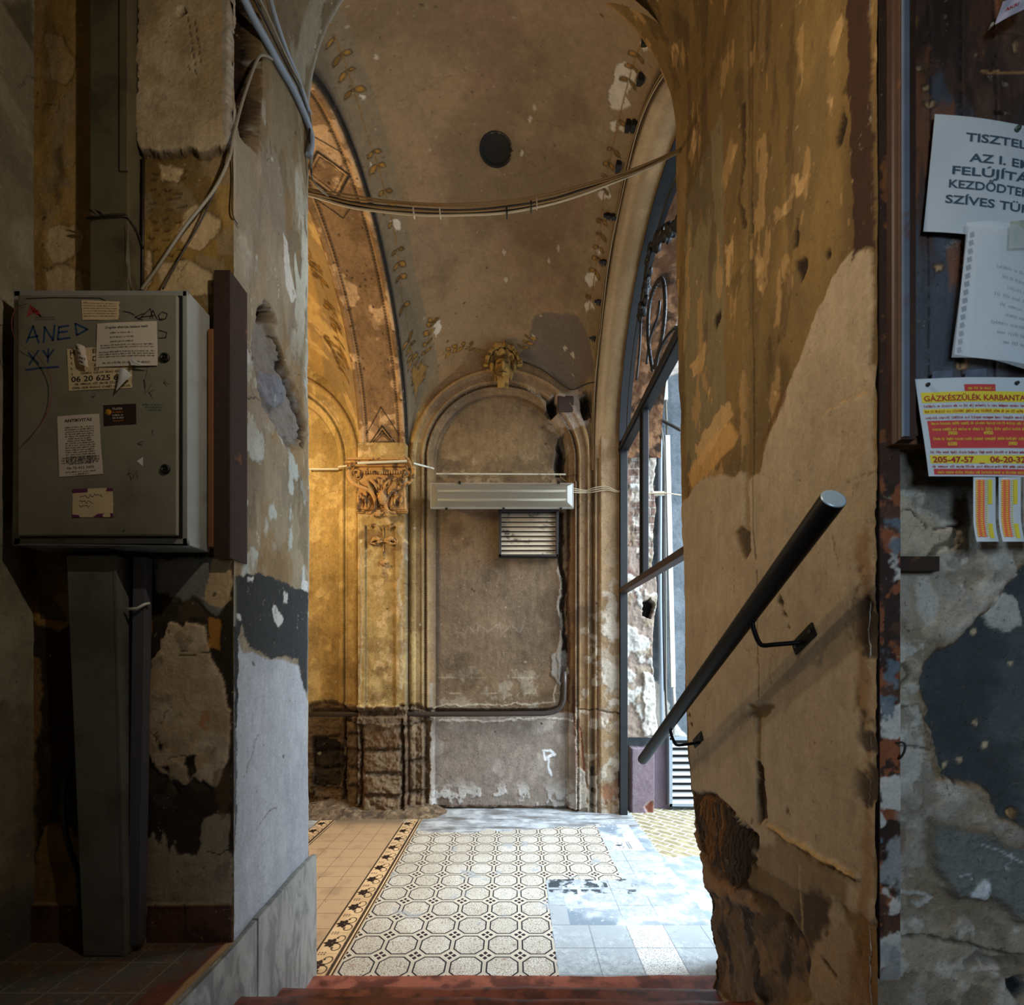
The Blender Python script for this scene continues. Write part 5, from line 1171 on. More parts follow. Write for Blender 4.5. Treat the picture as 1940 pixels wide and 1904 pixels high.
# ---------------- ducts on the left wall
dt = thing('cable_duct', 'tall brown-grey sheet metal duct running up from the cabinet', 'cable duct')
mb = MB(); X0, X1 = -1.343, -1.224; mb.box((X0, 1.481, 2.53), (X1, 1.528, 4.6)); mb.build('body', M_duct, dt, bevel=.002)
mb = MB(); mb.box((X1-.020, 1.474, 2.98), (X1+.004, 1.480, 4.6)); mb.build('cover_edge', M_duct, dt, bevel=.001)
p = P(243, 425, 1.478)
mb = MB(); mb.hexa([(X1-.004, 1.478, 2.70), (X1+.003, 1.49, 2.62), (X1+.002, 1.527, 2.60), (X1-.001, 1.527, 2.60), (X1-.006, 1.478, p[2]), (X1+.004, 1.478, p[2]), (X1+.004, 1.527, p[2]), (X1, 1.527, p[2])]); mb.build('cover_flap', M_duct, dt)
tb = MB(); za = P(200, 408, 1.47)[2]; tb.tube([(X0-.006, 1.474, za-.006), (-1.30, 1.472, za), (X1+.002, 1.470, za+.004), (X1+.010, 1.50, za-.01), (X1+.012, 1.528, za-.055)], .0035, 8); r = random.Random(2)
for q in range(7): tb.tube([(X0+.03+q*.004, 1.470, za), (X0+.01+q*.006, 1.462, za+r.uniform(-.014, .014))], .0018, 6)
tag(tb.build('wire_tie', M_wireb), 'black twisted wire tied around the upper duct', 'wire')
ld = thing('cable_duct', 'wide leaning grey duct standing under the cabinet', 'cable duct')
def lean(pts_top, pts_bot, dtop, dbot, depth, inset=0.):
    a = [P(*p, dtop) for p in pts_top]; b = [P(*p, dbot) for p in pts_bot]
    return [tuple(b[0]), tuple(b[1]), (b[1][0], b[1][1]+depth, b[1][2]), (b[0][0], b[0][1]+depth, b[0][2]), tuple(a[0]), tuple(a[1]), (a[1][0], a[1][1]+depth, a[1][2]), (a[0][0], a[0][1]+depth, a[0][2])]
mb = MB(); t_ = lean([(125, 1052), (219, 1052)], [(157, 1812), (237, 1812)], 1.46, 1.455, .06); mb.hexa(t_); mb.build('body', M_duct2, ld, bevel=.003)
mb = MB(); 
for i in (0,):
    a = np.array(t_[5]); b = np.array(t_[1]); mb.hexa([tuple(b+[-.006, -.002, 0]), tuple(b+[.002, -.002, 0]), tuple(b+[.002, .002, 0]), tuple(b+[-.006, .002, 0]), tuple(a+[-.006, -.002, 0]), tuple(a+[.002, -.002, 0]), tuple(a+[.002, .002, 0]), tuple(a+[-.006, .002, 0])])
mb.build('folded_edge', M_duct2, ld)
sd = thing('cable_duct', 'slim dark grey duct leaning between the wide duct and the patched wall', 'cable duct')
mb = MB(); t2 = lean([(252, 1055), (276, 1055)], [(241, 1795), (263, 1790)], 1.49, 1.475, .03); mb.hexa(t2); mb.build('body', mat_plain('slate_duct', (78, 80, 88), .5, 0, .15), sd, bevel=.002)
mb = MB(); q = P(262, 1152, 1.483); mb.tube([(q[0]-.036, q[1]-.003, q[2]-.004), (q[0]+.002, q[1]-.006, q[2]-.002), (q[0]+.022, q[1]-.002, q[2]+.012), (q[0]+.028, q[1]+.01, q[2]+.016)], .0045, 8); mb.build('clip', M_white, sd)
mb = MB(); mb.tube(smoothpath(pxpath([(140, 1440), (125, 1480), (118, 1520), (121, 1560), (133, 1610), (147, 1650), (152, 1700), (153, 1760)], 1.50)), .0075, 10); tag(mb.build('cable', M_black), 'thick black cable bowing out behind the wide duct', 'cable')
mb = MB(); mb.tube(smoothpath(pxpath([(271, 1690), (276, 1720), (272, 1750), (266, 1782), (262, 1790)], 1.515)), .004, 8); mb.box(tuple(P(256, 1788, 1.52)), tuple(P(268, 1782, 1.50))); tag(mb.build('cable', M_wire2), 'frayed grey cable end at the foot of the slim duct', 'cable')
mb = MB(); mb.tube(pxpath([(272, 300), (271, 420), (270, 548)], 1.53), .004, 8); tag(mb.build('cable', M_wireb), 'thin dark cable along the right edge of the upper duct', 'cable')
# rusty angle and timber lath beside the cabinet
pt = thing('iron_angle', 'rusted iron angle at the wall corner right of the cabinet', 'iron angle')
zt, zb = 2.690, 1.765
mb = MB(); mb.box((-.966, 1.503, zb), (-.914, 1.509, zt)); mb.build('front_flange', M_rust, pt); mb = MB(); mb.box((-.920, 1.5095, zb), (-.914, 1.60, zt)); mb.build('side_flange', M_rust, pt)
mb = MB(); mb.box((-.984, 1.500, 1.80), (-.9665, 1.534, 2.50)); tag(mb.build('timber_lath', M_darkwood, bevel=.002), 'narrow brown wooden lath between cabinet and iron angle', 'lath')

# ---------------- conduits and wires on the left jamb
xj = XL+.018
def jp(pts, X=xj): return smoothpath([PX_(a, b, X) for a, b in pts], 10)
pa = jp([(452, -25), (478, 30), (505, 78), (528, 120), (556, 170), (580, 225), (590, 262), (585, 295)]); mb = MB(); pa2 = []; rs = []
for i in range(len(pa)-1):
    for k_ in range(6): pa2.append(pa[i]*(1-k_/6)+pa[i+1]*k_/6); rs.append(.0125+(.0018 if k_ % 2 else 0))
mb.tube(pa2, .012, 12, rs=rs); tag(mb.build('conduit', M_conduit), 'thick corrugated grey conduit curving down the left jamb', 'conduit')
mb = MB(); mb.tube(jp([(508, -20), (524, 40), (545, 100), (566, 150), (582, 200), (588, 215)]), .0085, 10); tag(mb.build('conduit', M_conduit), 'smooth grey pipe right of the corrugated conduit', 'conduit')
for q, (dx, rr, mt, lb) in enumerate(((18, .0045, M_wireb, 'black wire just beside the corrugated conduit'), (28, .004, M_wire2, 'grey wire beside the corrugated conduit, nearest the smooth pipe'))):
    mb = MB(); mb.tube(jp([(452+dx, -25), (480+dx, 30), (508+dx*.8, 80), (532+dx*.7, 125), (556+dx*.7, 172), (578+dx*.4, 225), (587, 270), (590, 330)], xj+.004), rr, 8); tag(mb.build('wire', mt), lb, 'wire')
mb = MB(); mb.tube(smoothpath([PX_(592, 290, xj), PX_(590, 330, xj), PX_(600, 352, XL+.04), P(622, 372, 2.13)], 8), .004, 8); tag(mb.build('wire', M_wire2), 'grey wire dropping from the conduit end to the cable bundle', 'wire')
mb = MB(); mb.tube(smoothpath([PX_(516, 112, xj), PX_(500, 104, xj+.015), PX_(486, 116, xj+.01), P(460, 190, 1.56), P(442, 260, 1.50), P(434, 300, 1.48), P(405, 360, 1.465), P(350, 430, 1.455), P(300, 505, 1.45), P(268, 549, 1.448)], 10), .0042, 8); tag(mb.build('wire', M_wire2), 'loose grey wire swinging from the conduit to the cabinet top', 'wire')
mb = MB(); mb.tube(smoothpath([P(425, 310, 1.50), P(414, 345, 1.49), P(380, 420, 1.48), P(345, 480, 1.47), P(308, 548, 1.46)], 10), .0024, 8); tag(mb.build('wire', M_wireb), 'thinner dark wire below the loose grey one, ending at the cabinet', 'wire')
mb = MB(); mb.tube(jp([(438, 262), (441, 330), (440, 400), (450, 425)], XL+.006), .002, 6); tag(mb.build('wire', M_wireb), 'short black wire hanging on the wall corner', 'wire')

# ---------------- cable bundle across the doorway
base = [(568, 362), (600, 368), (660, 383), (720, 392), (800, 398), (880, 399), (960, 394), (1040, 380), (1100, 362), (1160, 342), (1220, 318), (1290, 284)]
r = random.Random(12); labs = [('topmost tan cable of the sagging bundle', M_wire), ('second tan cable of the sagging bundle', M_wire), ('dark cable in the middle of the sagging bundle', M_wireb), ('brown lower cable of the sagging bundle', M_wire), ('pale cable hanging lowest in the bundle', M_wirew), ('thick dark cable at the back of the bundle', M_wireb)]
for q, (lb, mt) in enumerate(labs):
    off = (-13, -8, -2, 2, 9, 5)[q]; pts = []
    for i, (a, b) in enumerate(base):
        sp = 1-.75*max(0, (a-1000)/290)
        if a < 640: sp *= .6
        pts.append(P(a, b+off*sp+r.uniform(-1.2, 1.2), 2.13+.012*(q % 3)+r.uniform(-.003, .003)))
    mb = MB(); mb.tube(smoothpath(pts, 8), (.0034, .0036, .0034, .0036, .0046, .0044)[q], 8); tag(mb.build('cable', mt), lb, 'cable', 'cables slung across the doorway')
for q, (a, b, mt, s_) in enumerate(((783, 400, M_wirew, 1), (833, 400, M_wirew, 1), (1017, 382, M_wirew, 1), (960, 400, M_black, 2.2), (1006, 388, M_black, 1.6))):
    c_ = P(a, b, 2.125); mb = MB(); mb.lathe([(.019, -.0016*s_), (.022, -.0016*s_), (.022, .0016*s_), (.019, .0016*s_)], (c_[0], c_[1]+.01, c_[2]), (1, 0, .05), 14)
    tag(mb.build('cable_tie', mt), ['leftmost white tie on the cable bundle', 'second white tie on the cable bundle', 'white tie right of the middle of the cable bundle', 'black tape wrap at the lowest part of the cable bundle', 'narrow black tape wrap right of the wide one on the bundle'][q], 'cable tie')
mb = MB(); mb.tube([PX_(1312, -15, XR-.008), PX_(1300, 50, XR-.008), PX_(1286, 105, XR-.008), PX_(1274, 155, XR-.008)], .0035, 8); tag(mb.build('wire', M_wireb), 'dark wire slanting down the top of the right jamb', 'wire')
# ---------------- handrail
hr = thing('handrail', 'black round steel handrail sloping down the right wall', 'handrail')
def rz(y): return 1.748-.593*(y-.929)
XRL = .623
a, b = Vector((XRL, .915, rz(.915))), Vector((XRL, 2.275, rz(2.275))); ax = (b-a).normalized()
mb = MB(); mb.tube([a+(b-a)*t for t in np.linspace(0, 1, 14)], .0245, 40, cap=False); mb.build('tube', M_rail, hr)
mb = MB(); mb.lathe([(.0245, 0), (.0235, .003), (.02, .0036)], a+ax*.001, -ax, 36); mb.build('end_cap', mat_plain('pale_cap', (186, 204, 214), .3, .3, .25, 60), hr)['label'] = 'pale shiny end cap'
mb = MB(); mb.lathe([(.0245, 0), (.02, .003)], b-ax*.001, ax, 36); mb.build('end_cap', M_rail, hr)
for (ya, yp) in ((1.236, 1.216), (1.886, 1.918)):
    zr = rz(ya); br = MB(); zp = zr-.068
    el = .012
    br.tube(smoothpath([(XRL+.004, ya, zr-.020), (XRL+.008, ya, zr-.045), (XRL+.022, ya, zr-.080), (XRL+.035, ya, zr-.088), (XRL+.06, ya+.0, zr-.086), (XR-.004, (ya+yp)/2, zr-.080)], 6), .0062, 12)
    br.blob((XRL+.004, ya, zr-.022), (.010, .014, .006)); brk = br.build('bracket', M_rail, hr)
    c = Vector((XR-.006, yp, zr-.072)); d = Vector((0, .86, -.51)); n = Vector((0, .51, .86))
    pl = MB(); pl.prism([(-.050, -.019), (.050, -.019), (.050, .019), (-.050, .019)], lambda p, q, t: tuple(c+d*p+n*q+Vector((t, 0, 0))), -.003, .003); pl.build('wall_plate', M_rail, brk, bevel=.002)
    for s_ in (-.034, .034):
        sm = MB(); sm.lathe([(.0058, 0), (.005, .003), (.002, .0035)], c+d*s_+Vector((-.003, 0, 0)), (-1, 0, 0), 14); sm.build('screw', M_steel, brk)

# ---------------- fluorescent light on the far wall
M_diff, nt, b_ = newmat('frosted_diffuser'); b_.inputs['Base Color'].default_value = rgb((196, 188, 172)); b_.inputs['Roughness'].default_value = .22; b_.inputs['Transmission Weight'].default_value = .8; b_.inputs['IOR'].default_value = 1.3
v_ = coords(nt); n_ = noise(nt, v_, 6, 5); bump(nt, b_, n_, .05, .002)
lt = thing('fluorescent_light', 'long two-tube fluorescent light with a frosted cover below the far arch', 'ceiling light')
L0, L1 = -.767, .537; zb0, zt0 = 2.795, 3.035
mb = MB(); mb.prism([(4.255, zb0+.012), (4.268, zb0), (4.268, zt0), (4.255, zt0-.006)], lambda p, q, t: (t, p, q), L0, L1); mb.prism([(4.268, zb0+.03), (4.39, zb0+.07), (4.39, zt0-.05), (4.268, zt0-.02)], lambda p, q, t: (t, p, q), L0+.03, L1-.03)
mb.build('housing', mat_plain('grey_housing', (150, 146, 136), .5, 0, .1), lt, bevel=.004)
mb = MB(); f = [(L0+.012, zb0+.016), (L1-.012, zb0+.016), (L1-.012, zt0-.012), (L0+.012, zt0-.012)]; g = [(L0+.06, zb0+.05), (L1-.06, zb0+.05), (L1-.06, zt0-.04), (L0+.06, zt0-.04)]
vs = [(x, 4.2545, z) for x, z in f]+[(x, 4.232, z) for x, z in g]; mb.add(vs, [(4, 5, 6, 7), (0, 1, 5, 4), (1, 2, 6, 5), (2, 3, 7, 6), (3, 0, 4, 7)]); mb.build('diffuser', M_diff, lt, bevel=.003)
for z in (2.875, 2.955):
    mb = MB(); mb.tube([(L0+.07, 4.246, z), (L1-.07, 4.246, z)], .011, 12); mb.build('tube', M_white, lt)
for i, x in enumerate((-.50, .40, -.62, -.10, .42)):
    up = i < 2; mb = MB(); z = zt0 if up else zb0; mb.box((x-.012, 4.244, z-.012), (x+.012, 4.258, z+.010)); mb.build('clip', M_steel, lt, bevel=.002)
# ---------------- vent grille under it
vg = thing('vent_grille', 'dark framed louvred vent grille with dusty slats under the light', 'vent')
def FP(a, b, d=4.42): q = P(a, b, d); return q[0], q[2]
gx0, gz1 = FP(945, 966); gx1, gz0 = FP(1058, 1054)
mb = MB()
for (p, q, s_, t_) in ((gx0, gz0, gx0+.024, gz1), (gx1-.024, gz0, gx1, gz1), (gx0, gz0, gx1, gz0+.020), (gx0, gz1-.014, gx1, gz1)): mb.box((p, 4.415, q), (s_, 4.485, t_))
mb.build('frame', mat_plain('dark_frame', (44, 38, 34), .7, 0, .2), vg, bevel=.003)
M_slat = mat_plain('dusty_slat', (196, 180, 156), .6, 0, .25, 30, (70, 58, 46), .56, .70, .2)
n = 9; hh_ = (gz1-gz0-.036)/n
for i in range(n):
    z = gz0+.021+i*hh_; mb = MB(); mb.hexa([(gx0+.024, 4.438, z), (gx1-.024, 4.438, z+.002), (gx1-.024, 4.444, z), (gx0+.024, 4.444, z), (gx0+.024, 4.466, z+hh_*.92), (gx1-.024, 4.466, z+hh_*.95), (gx1-.024, 4.472, z+hh_*.9), (gx0+.024, 4.472, z+hh_*.9)]); mb.build('slat', M_slat, vg)
mb = MB(); mb.box((gx0+.01, 4.476, gz0+.01), (gx1-.01, 4.486, gz1-.01)); mb.build('backing', M_black, vg)
# ---------------- cable trunking above the light and around the capital
def fbar(pts, t, y, mat, label, name='cable_trunking', cat='cable trunking', dep=.012):
    mb = MB()
    for i in range(len(pts)-1):
        a = P(*pts[i], y[i]); b = P(*pts[i+1], y[i+1]); mb.hexa([(a[0], a[1], a[2]-t), (b[0], b[1], b[2]-t), (b[0], b[1]+dep, b[2]-t), (a[0], a[1]+dep, a[2]-t), tuple(a), tuple(b), (b[0], b[1]+dep, b[2]), (a[0], a[1]+dep, a[2])])
    return tag(mb.build(name, mat), label, cat)
fbar([(826, 896), (1072, 897)], .014, (4.37, 4.37), M_trunk, 'straight white trunking above the fluorescent light')
fbar([(575, 887), (641, 887)], .013, (4.37, 4.37), M_trunk, 'white trunking left of the pilaster')
fbar([(640, 883), (657, 881)], .013, (4.30, 4.28), M_trunk, 'short white trunking piece at the left tip of the capital')
fbar([(677, 875), (770, 871)], .018, (4.15, 4.15), M_trunk, 'white trunking lying on top of the capital')
fbar([(784, 876), (822, 886)], .014, (4.18, 4.36), M_trunk, 'slanting white trunking from the capital to the niche')
mb = MB(); mb.tube(smoothpath(pxpath([(1058, 898), (1064, 905), (1072, 912)], 4.30)), .003, 6); tag(mb.build('wire', M_wire), 'short tan wire from the trunking to the light', 'wire')
mb = MB(); mb.tube(smoothpath(pxpath([(888, 901), (930, 904), (970, 903), (1005, 901)], 4.362)), .0035, 6); tag(mb.build('wire', M_wire), 'tan wire sagging just under the straight trunking', 'wire')
# ---------------- chased pipe
yp = 4.385
pth = [P(a, b, yp) for a, b in ((570, 1353), (700, 1353), (900, 1353), (1030, 1352), (1050, 1348), (1062, 1340), (1068, 1326), (1069, 1300), (1069, 1272))]
mb = MB(); mb.tube([pth[0], pth[1], pth[2], pth[3]]+[np.array(q) for q in smoothpath(pth[3:7], 6)[1:]]+[pth[7], pth[8]], .024, 16); tag(mb.build('pipe', mat_plain('black_pipe', (58, 48, 42), .45, .2, .3, 30)), 'dark pipe chased into the far wall, bending up at its right end', 'pipe')
# iron plate in the broken socket
mb = MB(); x0_, z1_ = FP(1056, 750, 4.38); x1_, z0_ = FP(1087, 780, 4.38); mb.box((x0_, 4.372, z0_), (x1_, 4.40, z1_)); tag(mb.build('iron_plate', mat_plain('brown_plate', (66, 50, 40), .6, .2, .15), bevel=.012), 'square brown iron plate set in the broken plaster right of the arch', 'plate')

# ---------------- round ceiling opening
vx, vy, vz = [float(q) for q in VH]
nr = Vector((0, -.02, -1)).normalized(); nr = Vector((0, -math.sin(hc[1]/1.31)*1.0, -math.cos(hc[1]/1.31))).normalized()
ov = thing('ceiling_opening', 'round black opening in the crown of the vault', 'opening')
mb = MB(); c = Vector((vx, vy, vz)); mb.lathe([(.112, -.006), (.116, .004), (.108, .006), (.098, .002), (.096, -.10), (.001, -.11)], c, nr, 36); mb.build('rim', mat_plain('dark_rim', (16, 13, 10), .95), ov)  # near-black lining puts the darkness of the hole into the colour
mb = MB(); mb.lathe([(.04, -.08), (.036, -.05), (.02, -.042)], c, nr, 20); mb.build('lamp_socket', M_dark, ov)

# ---------------- pilaster capital
cp = thing('pilaster_capital', 'ornate ochre stucco capital with scrolls and a cabochon at the top of the pilaster', 'capital')
def K(zx, zy, y): 
    q = P(640+zx/7.93, 860+zy/7.93, y); return Vector((float(q[0]), float(q[1]), float(q[2])))
mb = MB()
prof = [(0, .0), (.020, 0), (.026, .010), (.014, .018), (.022, .026), (.034, .034), (.034, .046), (0, .046)]
for (p, q) in zip(prof, prof): pass
def abac(zx0, zx1, ytop, h0, h1, o):
    a = K(zx0, h1, 4.30); b = K(zx1, h0, 4.30); return (a.x, 4.30-o, a.z), (b.x, 4.312, b.z)
for (zx0, zx1, h0, h1, o) in ((165, 1110, 130, 160, .115), (180, 1100, 160, 178, .098), (160, 1120, 178, 205, .108), (210, 1060, 205, 232, .080)): 
    p, q = abac(zx0, zx1, 0, h0, h1, o); mb.box(p, q)
mb.build('abacus', M_orn, cp, bevel=.006)
mb = MB(); body = [(250, 232), (1040, 232), (1030, 330), (980, 470), (1030, 560), (1040, 860), (310, 860), (310, 560), (360, 470), (270, 330)]
mb.prism([(K(a, b, 4.30).x, K(a, b, 4.30).z) for a, b in body], lambda p, q, t: (p, t, q), 4.245, 4.312); mb.build('bell', M_orn, cp, bevel=.01)
mb = MB()
for i in range(16):
    a = 370+i*37; 
    if 590 < a < 690: continue
    q = K(a, 275, 4.222); mb.blob(q, (.010, .014, .018), 8, 6)
q = K(640, 270, 4.21); mb.blob(q, (.026, .022, .024), 10, 8, lump=.15); mb.build('egg_moulding', M_orn, cp)
for sg in (1, -1):
    cxp = 648
    def SX(x): return x if sg == 1 else 2*cxp-x
    pts = [(270, 300), (290, 320), (270, 345), (235, 330), (220, 290), (250, 245), (310, 250), (345, 300), (330, 360), (280, 385)]
    mb = MB(); mb.tube(smoothpath([K(SX(a), b, 4.205+.004*i) for i, (a, b) in enumerate(pts)], 6), .0085, 10)
    pts = [(170, 190), (150, 270), (175, 370), (230, 440), (330, 490), (430, 530), (510, 590), (555, 680), (570, 770), (545, 850), (480, 890), (430, 880)]
    rs_ = []; pp = smoothpath([K(SX(a), b, 4.192+.004*i) for i, (a, b) in enumerate(pts)], 6); n = len(pp)
    mb.tube(pp, .013, 10, rs=[.017-.006*abs(i/n-.4) for i in range(n)]); mb.tube([q+np.array([.012*sg, -.006, .004]) for q in pp], .006, 8); mb.build('volute', M_orn, cp)
    # acanthus
    for j, (a0, b0, a1, b1, w__) in enumerate(((330, 580, 360, 800, 20), (400, 600, 430, 840, 22), (470, 640, 500, 840, 18), (500, 380, 600, 560, 22), (430, 400, 560, 620, 18), (590, 350, 640, 520, 16), (360, 620, 470, 720, 16))):
        mb = MB(); k0 = K(SX(a0), b0, 4.235); k1 = K(SX(a1), b1, 4.235); mid = (k0+k1)/2+Vector((.010*sg*(1 if j % 2 else -1), -.03, .0))
        pp = smoothpath([k0, mid, k1], 7); rr = [w__/7.93*4.2/887*.45*math.sin(PI*min(.98, max(.06, i/(len(pp)-1))))+.002 for i in range(len(pp))]; mb.tube(pp, .01, 8, rs=rr); mb.tube([q_+np.array([.009*sg, .004, .006]) for q_ in pp], .01, 8, rs=[q_*.6 for q_ in rr]); mb.build('leaf', M_orn, cp)
    mb = MB()
    for q_ in range(3): mb.blob(K(SX(870+q_*40-0*sg if sg == 1 else 870+q_*40), 600+q_*50, 4.225), (.012, .016, .022), 8, 6, lump=.2, seed=q_)
    mb.build('leaf', M_orn, cp)
    rc = K(606 if sg == 1 else 728, 895, 4.205); mb = MB(); mb.blob(rc, (.026, .026, .026), 12, 8, lump=.1, seed=3)
    for q_ in range(6): an = q_*PI/3; mb.blob(rc+Vector((math.cos(an)*.020, -.012, math.sin(an)*.020)), (.012, .010, .012), 8, 6)
    mb.build('rosette', M_orn, cp)
    mb = MB(); a = K(290 if sg == 1 else 820, 880, 4.30); b = K(420 if sg == 1 else 1055, 835, 4.30); mb.box((a.x, 4.262, a.z), (b.x, 4.31, b.z)); mb.box((a.x+.006, 4.275, a.z-.010), (b.x-.006, 4.31, a.z)); mb.build('neck_ledge', M_orn, cp, bevel=.004)
mb = MB(); mb.blob(K(678, 660, 4.225), (.046, .055, .072), 18, 12, lump=.02); mb.build('cabochon', M_orn, cp)
mb = MB()
for q_ in range(14):
    an = 2*PI*q_/14; c_ = K(678, 660, 4.235); mb.blob(c_+Vector((math.cos(an)*.052, 0, math.sin(an)*.080)), (.010, .014, .012), 8, 6)
mb.build('cabochon_rim', M_orn, cp)
# pendant relief on the shaft
pr = thing('pilaster_relief', 'leafy relief with a hanging bud on the pilaster below the capital', 'relief')
for sg in (1, -1):
    for j, (pts, w__) in enumerate(((((480, 1100), (520, 1060), (580, 1090), (620, 1140)), .012), (((490, 1330), (560, 1270), (620, 1290), (690, 1275)), .016), (((500, 1345), (570, 1350), (620, 1320), (680, 1310)), .012), (((470, 1290), (490, 1340), (530, 1350)), .010))):
        mb = MB(); pp = smoothpath([K(a if sg == 1 else 2*684-a, b, 4.298) for a, b in pts], 6); n = len(pp); mb.tube(pp, .01, 8, rs=[1.3*w__*(.25+.75*math.sin(PI*i/(n-1))) for i in range(n)]); mb.build('leaf', M_orn, pr)
mb = MB(); mb.tube([K(684, b, 4.312) for b in (1010, 1100, 1200, 1270)], .006, 8); mb.tube([K(684, b, 4.312) for b in (1360, 1450, 1580)], .004, 8)
for b in (1400, 1440, 1480, 1520, 1555, 1790, 1840): mb.blob(K(684, b, 4.31), (.006, .007, .009), 8, 6)
mb.build('stem', M_orn, pr)
mb = MB(); mb.blob(K(684, 1650, 4.30), (.028, .028, .020), 12, 8, lump=.1); mb.blob(K(684, 1630, 4.308), (.042, .016, .012), 12, 8, lump=.1)
for a in (640, 665, 700, 725): mb.blob(K(a, 1640, 4.285), (.010, .010, .012), 8, 6)
mb.build('bud', M_orn, pr)

# ---------------- mask over the arch
mc = P(953, 688, 4.36); ux, uz = float(mc[0]), float(mc[2])
k = Canvas(-.21, .21, -.25, .27, .0030, lambda u, v, h: (ux+u, 4.405-.0-h-.035*sstep(.02, .24, v), uz+v), (158, 122, 62)); u, v = k.u, k.v
def el(cx, cy, a, b, z, p=.5): return z*np.clip(1-((u-cx)/a)**2-((v-cy)/b)**2, 0, 1)**p
def ga(cx, cy, a, b, z): return z*np.exp(-((u-cx)/a)**2-((v-cy)/b)**2)
face = el(0, -.045, .090, .130, .105)
h = face
fm = sstep(.001, .03, face)
h = h+fm*(ga(0, -.045, .013, .032, .034)+ga(0, -.072, .020, .011, .018)-ga(-.033, -.022, .018, .012, .020)-ga(.033, -.022, .018, .012, .020)+ga(-.033, -.022, .009, .006, .012)+ga(.033, -.022, .009, .006, .012)
    +ga(-.033, .000, .026, .007, .014)+ga(.033, .000, .026, .007, .014)-ga(0, -.105, .030, .004, .014)+ga(0, -.097, .024, .005, .008)+ga(0, -.114, .020, .006, .010)+ga(0, -.136, .018, .012, .008)+ga(-.045, -.075, .018, .020, .010)+ga(.045, -.075, .018, .020, .010))
ang = np.arctan2(u, v-.0+.03); rad = np.hypot(u, (v+.03)*.86)
edgeR = .190+.006*np.cos(ang*15)+.03*(fbm(ang*4+9, ang*0, 4)-.5)
crest = sstep(edgeR, edgeR-.02, rad)*(v > -.02)*(np.abs(ang) < 1.35)
ch = crest*(.045+.022*np.sin(PI*np.clip((rad-.08)/.13, 0, 1))+.009*np.cos(ang*15+2*(rad-.1)*30)*sstep(.10, .13, rad)+.02*(fbm(u*60, v*60, 7)-.5))
h = np.maximum(h, ch); h += crest*(-.014)*np.exp(-((rad-.132)/.005)**2)*(h < .09)
for sg in (1, -1):
    h = np.maximum(h, el(.098*sg, -.02, .030, .050, .075)); h = np.maximum(h, el(.150*sg, .0, .048, .022, .035)); h = np.maximum(h, el(.115*sg, .045, .022, .04, .05)); h = np.maximum(h, el(.135*sg, -.05, .04, .018, .03))
    h = np.maximum(h, el(.070*sg, -.09, .024, .06, .06))
br = sstep(.062-(v+.14)*-.10, .055-(v+.14)*-.10, np.abs(u))*(v < -.135)*(v > -.235); h = np.maximum(h, br*(.075-.02*sstep(-.17, -.235, v)+.003*np.cos(u*60)))
h = h+(fbm(u*40, v*40, 5)-.5)*.006*(h > .004)
k.h = h; k.cut = h < .006
dark = np.clip(-(h-(np.roll(h, 2, 0)+np.roll(h, -2, 0)+np.roll(h, 2, 1)+np.roll(h, -2, 1))/4)*120, 0, 1)  # shade in the hollows of the relief, mixed into the colour below
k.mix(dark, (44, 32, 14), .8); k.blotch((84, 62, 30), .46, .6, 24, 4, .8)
k.mix(np.clip(ga(-.036, -.022, .021, .010, 1)+ga(.036, -.022, .021, .010, 1)+ga(0, -.106, .034, .006, 1)+ga(-.02, -.075, .006, .012, .8)+ga(.02, -.075, .006, .012, .8)+ga(-.075, -.05, .008, .07, .7)+ga(.075, -.05, .008, .07, .7)+ga(0, .055, .06, .006, .7)+crest*np.exp(-((rad-.132)/.005)**2)*(face < .06), 0, 1), (34, 24, 12), .8)  # dark eyes and mouth, with shadows beside the nose painted in
mk = thing('mask_keystone', 'ochre stucco face mask with a feathered crest crowning the far arch', 'mask'); k.build('face', M_orn2 if 'M_orn2' in globals() else M_far, mk)

# ---------------- iron gate frame
gt = thing('gate_frame', 'black iron frame of the arched gateway screen on the right', 'gate')
XG = .985
mb = MB(); mb.box((.968, 4.285, 0), (1.035, 4.345, 3.40)); mb.box((.960, 4.345, 0), (.975, 4.375, 3.40)); mb.build('post', M_iron, gt, bevel=.003)
mb = MB(); mb.box((.975, 2.25, 3.34), (1.045, 4.375, 3.44)); mb.box((.960, 2.25, 3.355), (.975, 4.38, 3.385)); mb.build('transom', M_iron, gt, bevel=.004)
mb = MB(); mb.box((.965, 2.25, 2.035), (1.035, 4.375, 2.085)); mb.build('transom', mat_plain('brown_iron', (58, 40, 34), .5, .1, .3, 30), gt, bevel=.004)
mb = MB(); mb.box((.975, 3.56, 2.085), (1.020, 3.66, 3.34)); mb.box((.965, 3.60, 2.085), (.975, 3.625, 3.34)); mb.build('mullion', M_iron, gt, bevel=.003)
def arcbar(r, w_, d_, name, x0_, th0=-1.0, th1=PI/2, c=None):
    vs = []; fs = []; n = 48
    for i in range(n+1):
        th = th0+(th1-th0)*i/n
        for (dr, dx) in ((0, 0), (w_, 0), (w_, d_), (0, d_)):
            R = r-dr; vs.append((x0_+dx, YC+R*math.sin(th), ZS+.04+(R+.06)*math.cos(th)))
    for i in range(n):
        for j in range(4): fs.append((4*i+j, 4*i+(j+1) % 4, 4*i+4+(j+1) % 4, 4*i+4+j))
    mb = MB(); mb.add(vs, fs); return mb.build(name, M_iron, gt)
arcbar(1.255, .055, .07, 'arch_bar', .968); arcbar(1.20, .014, .03, 'arch_bar', .960); arcbar(1.02, .030, .03, 'inner_arch_bar', .985)
mb = MB()
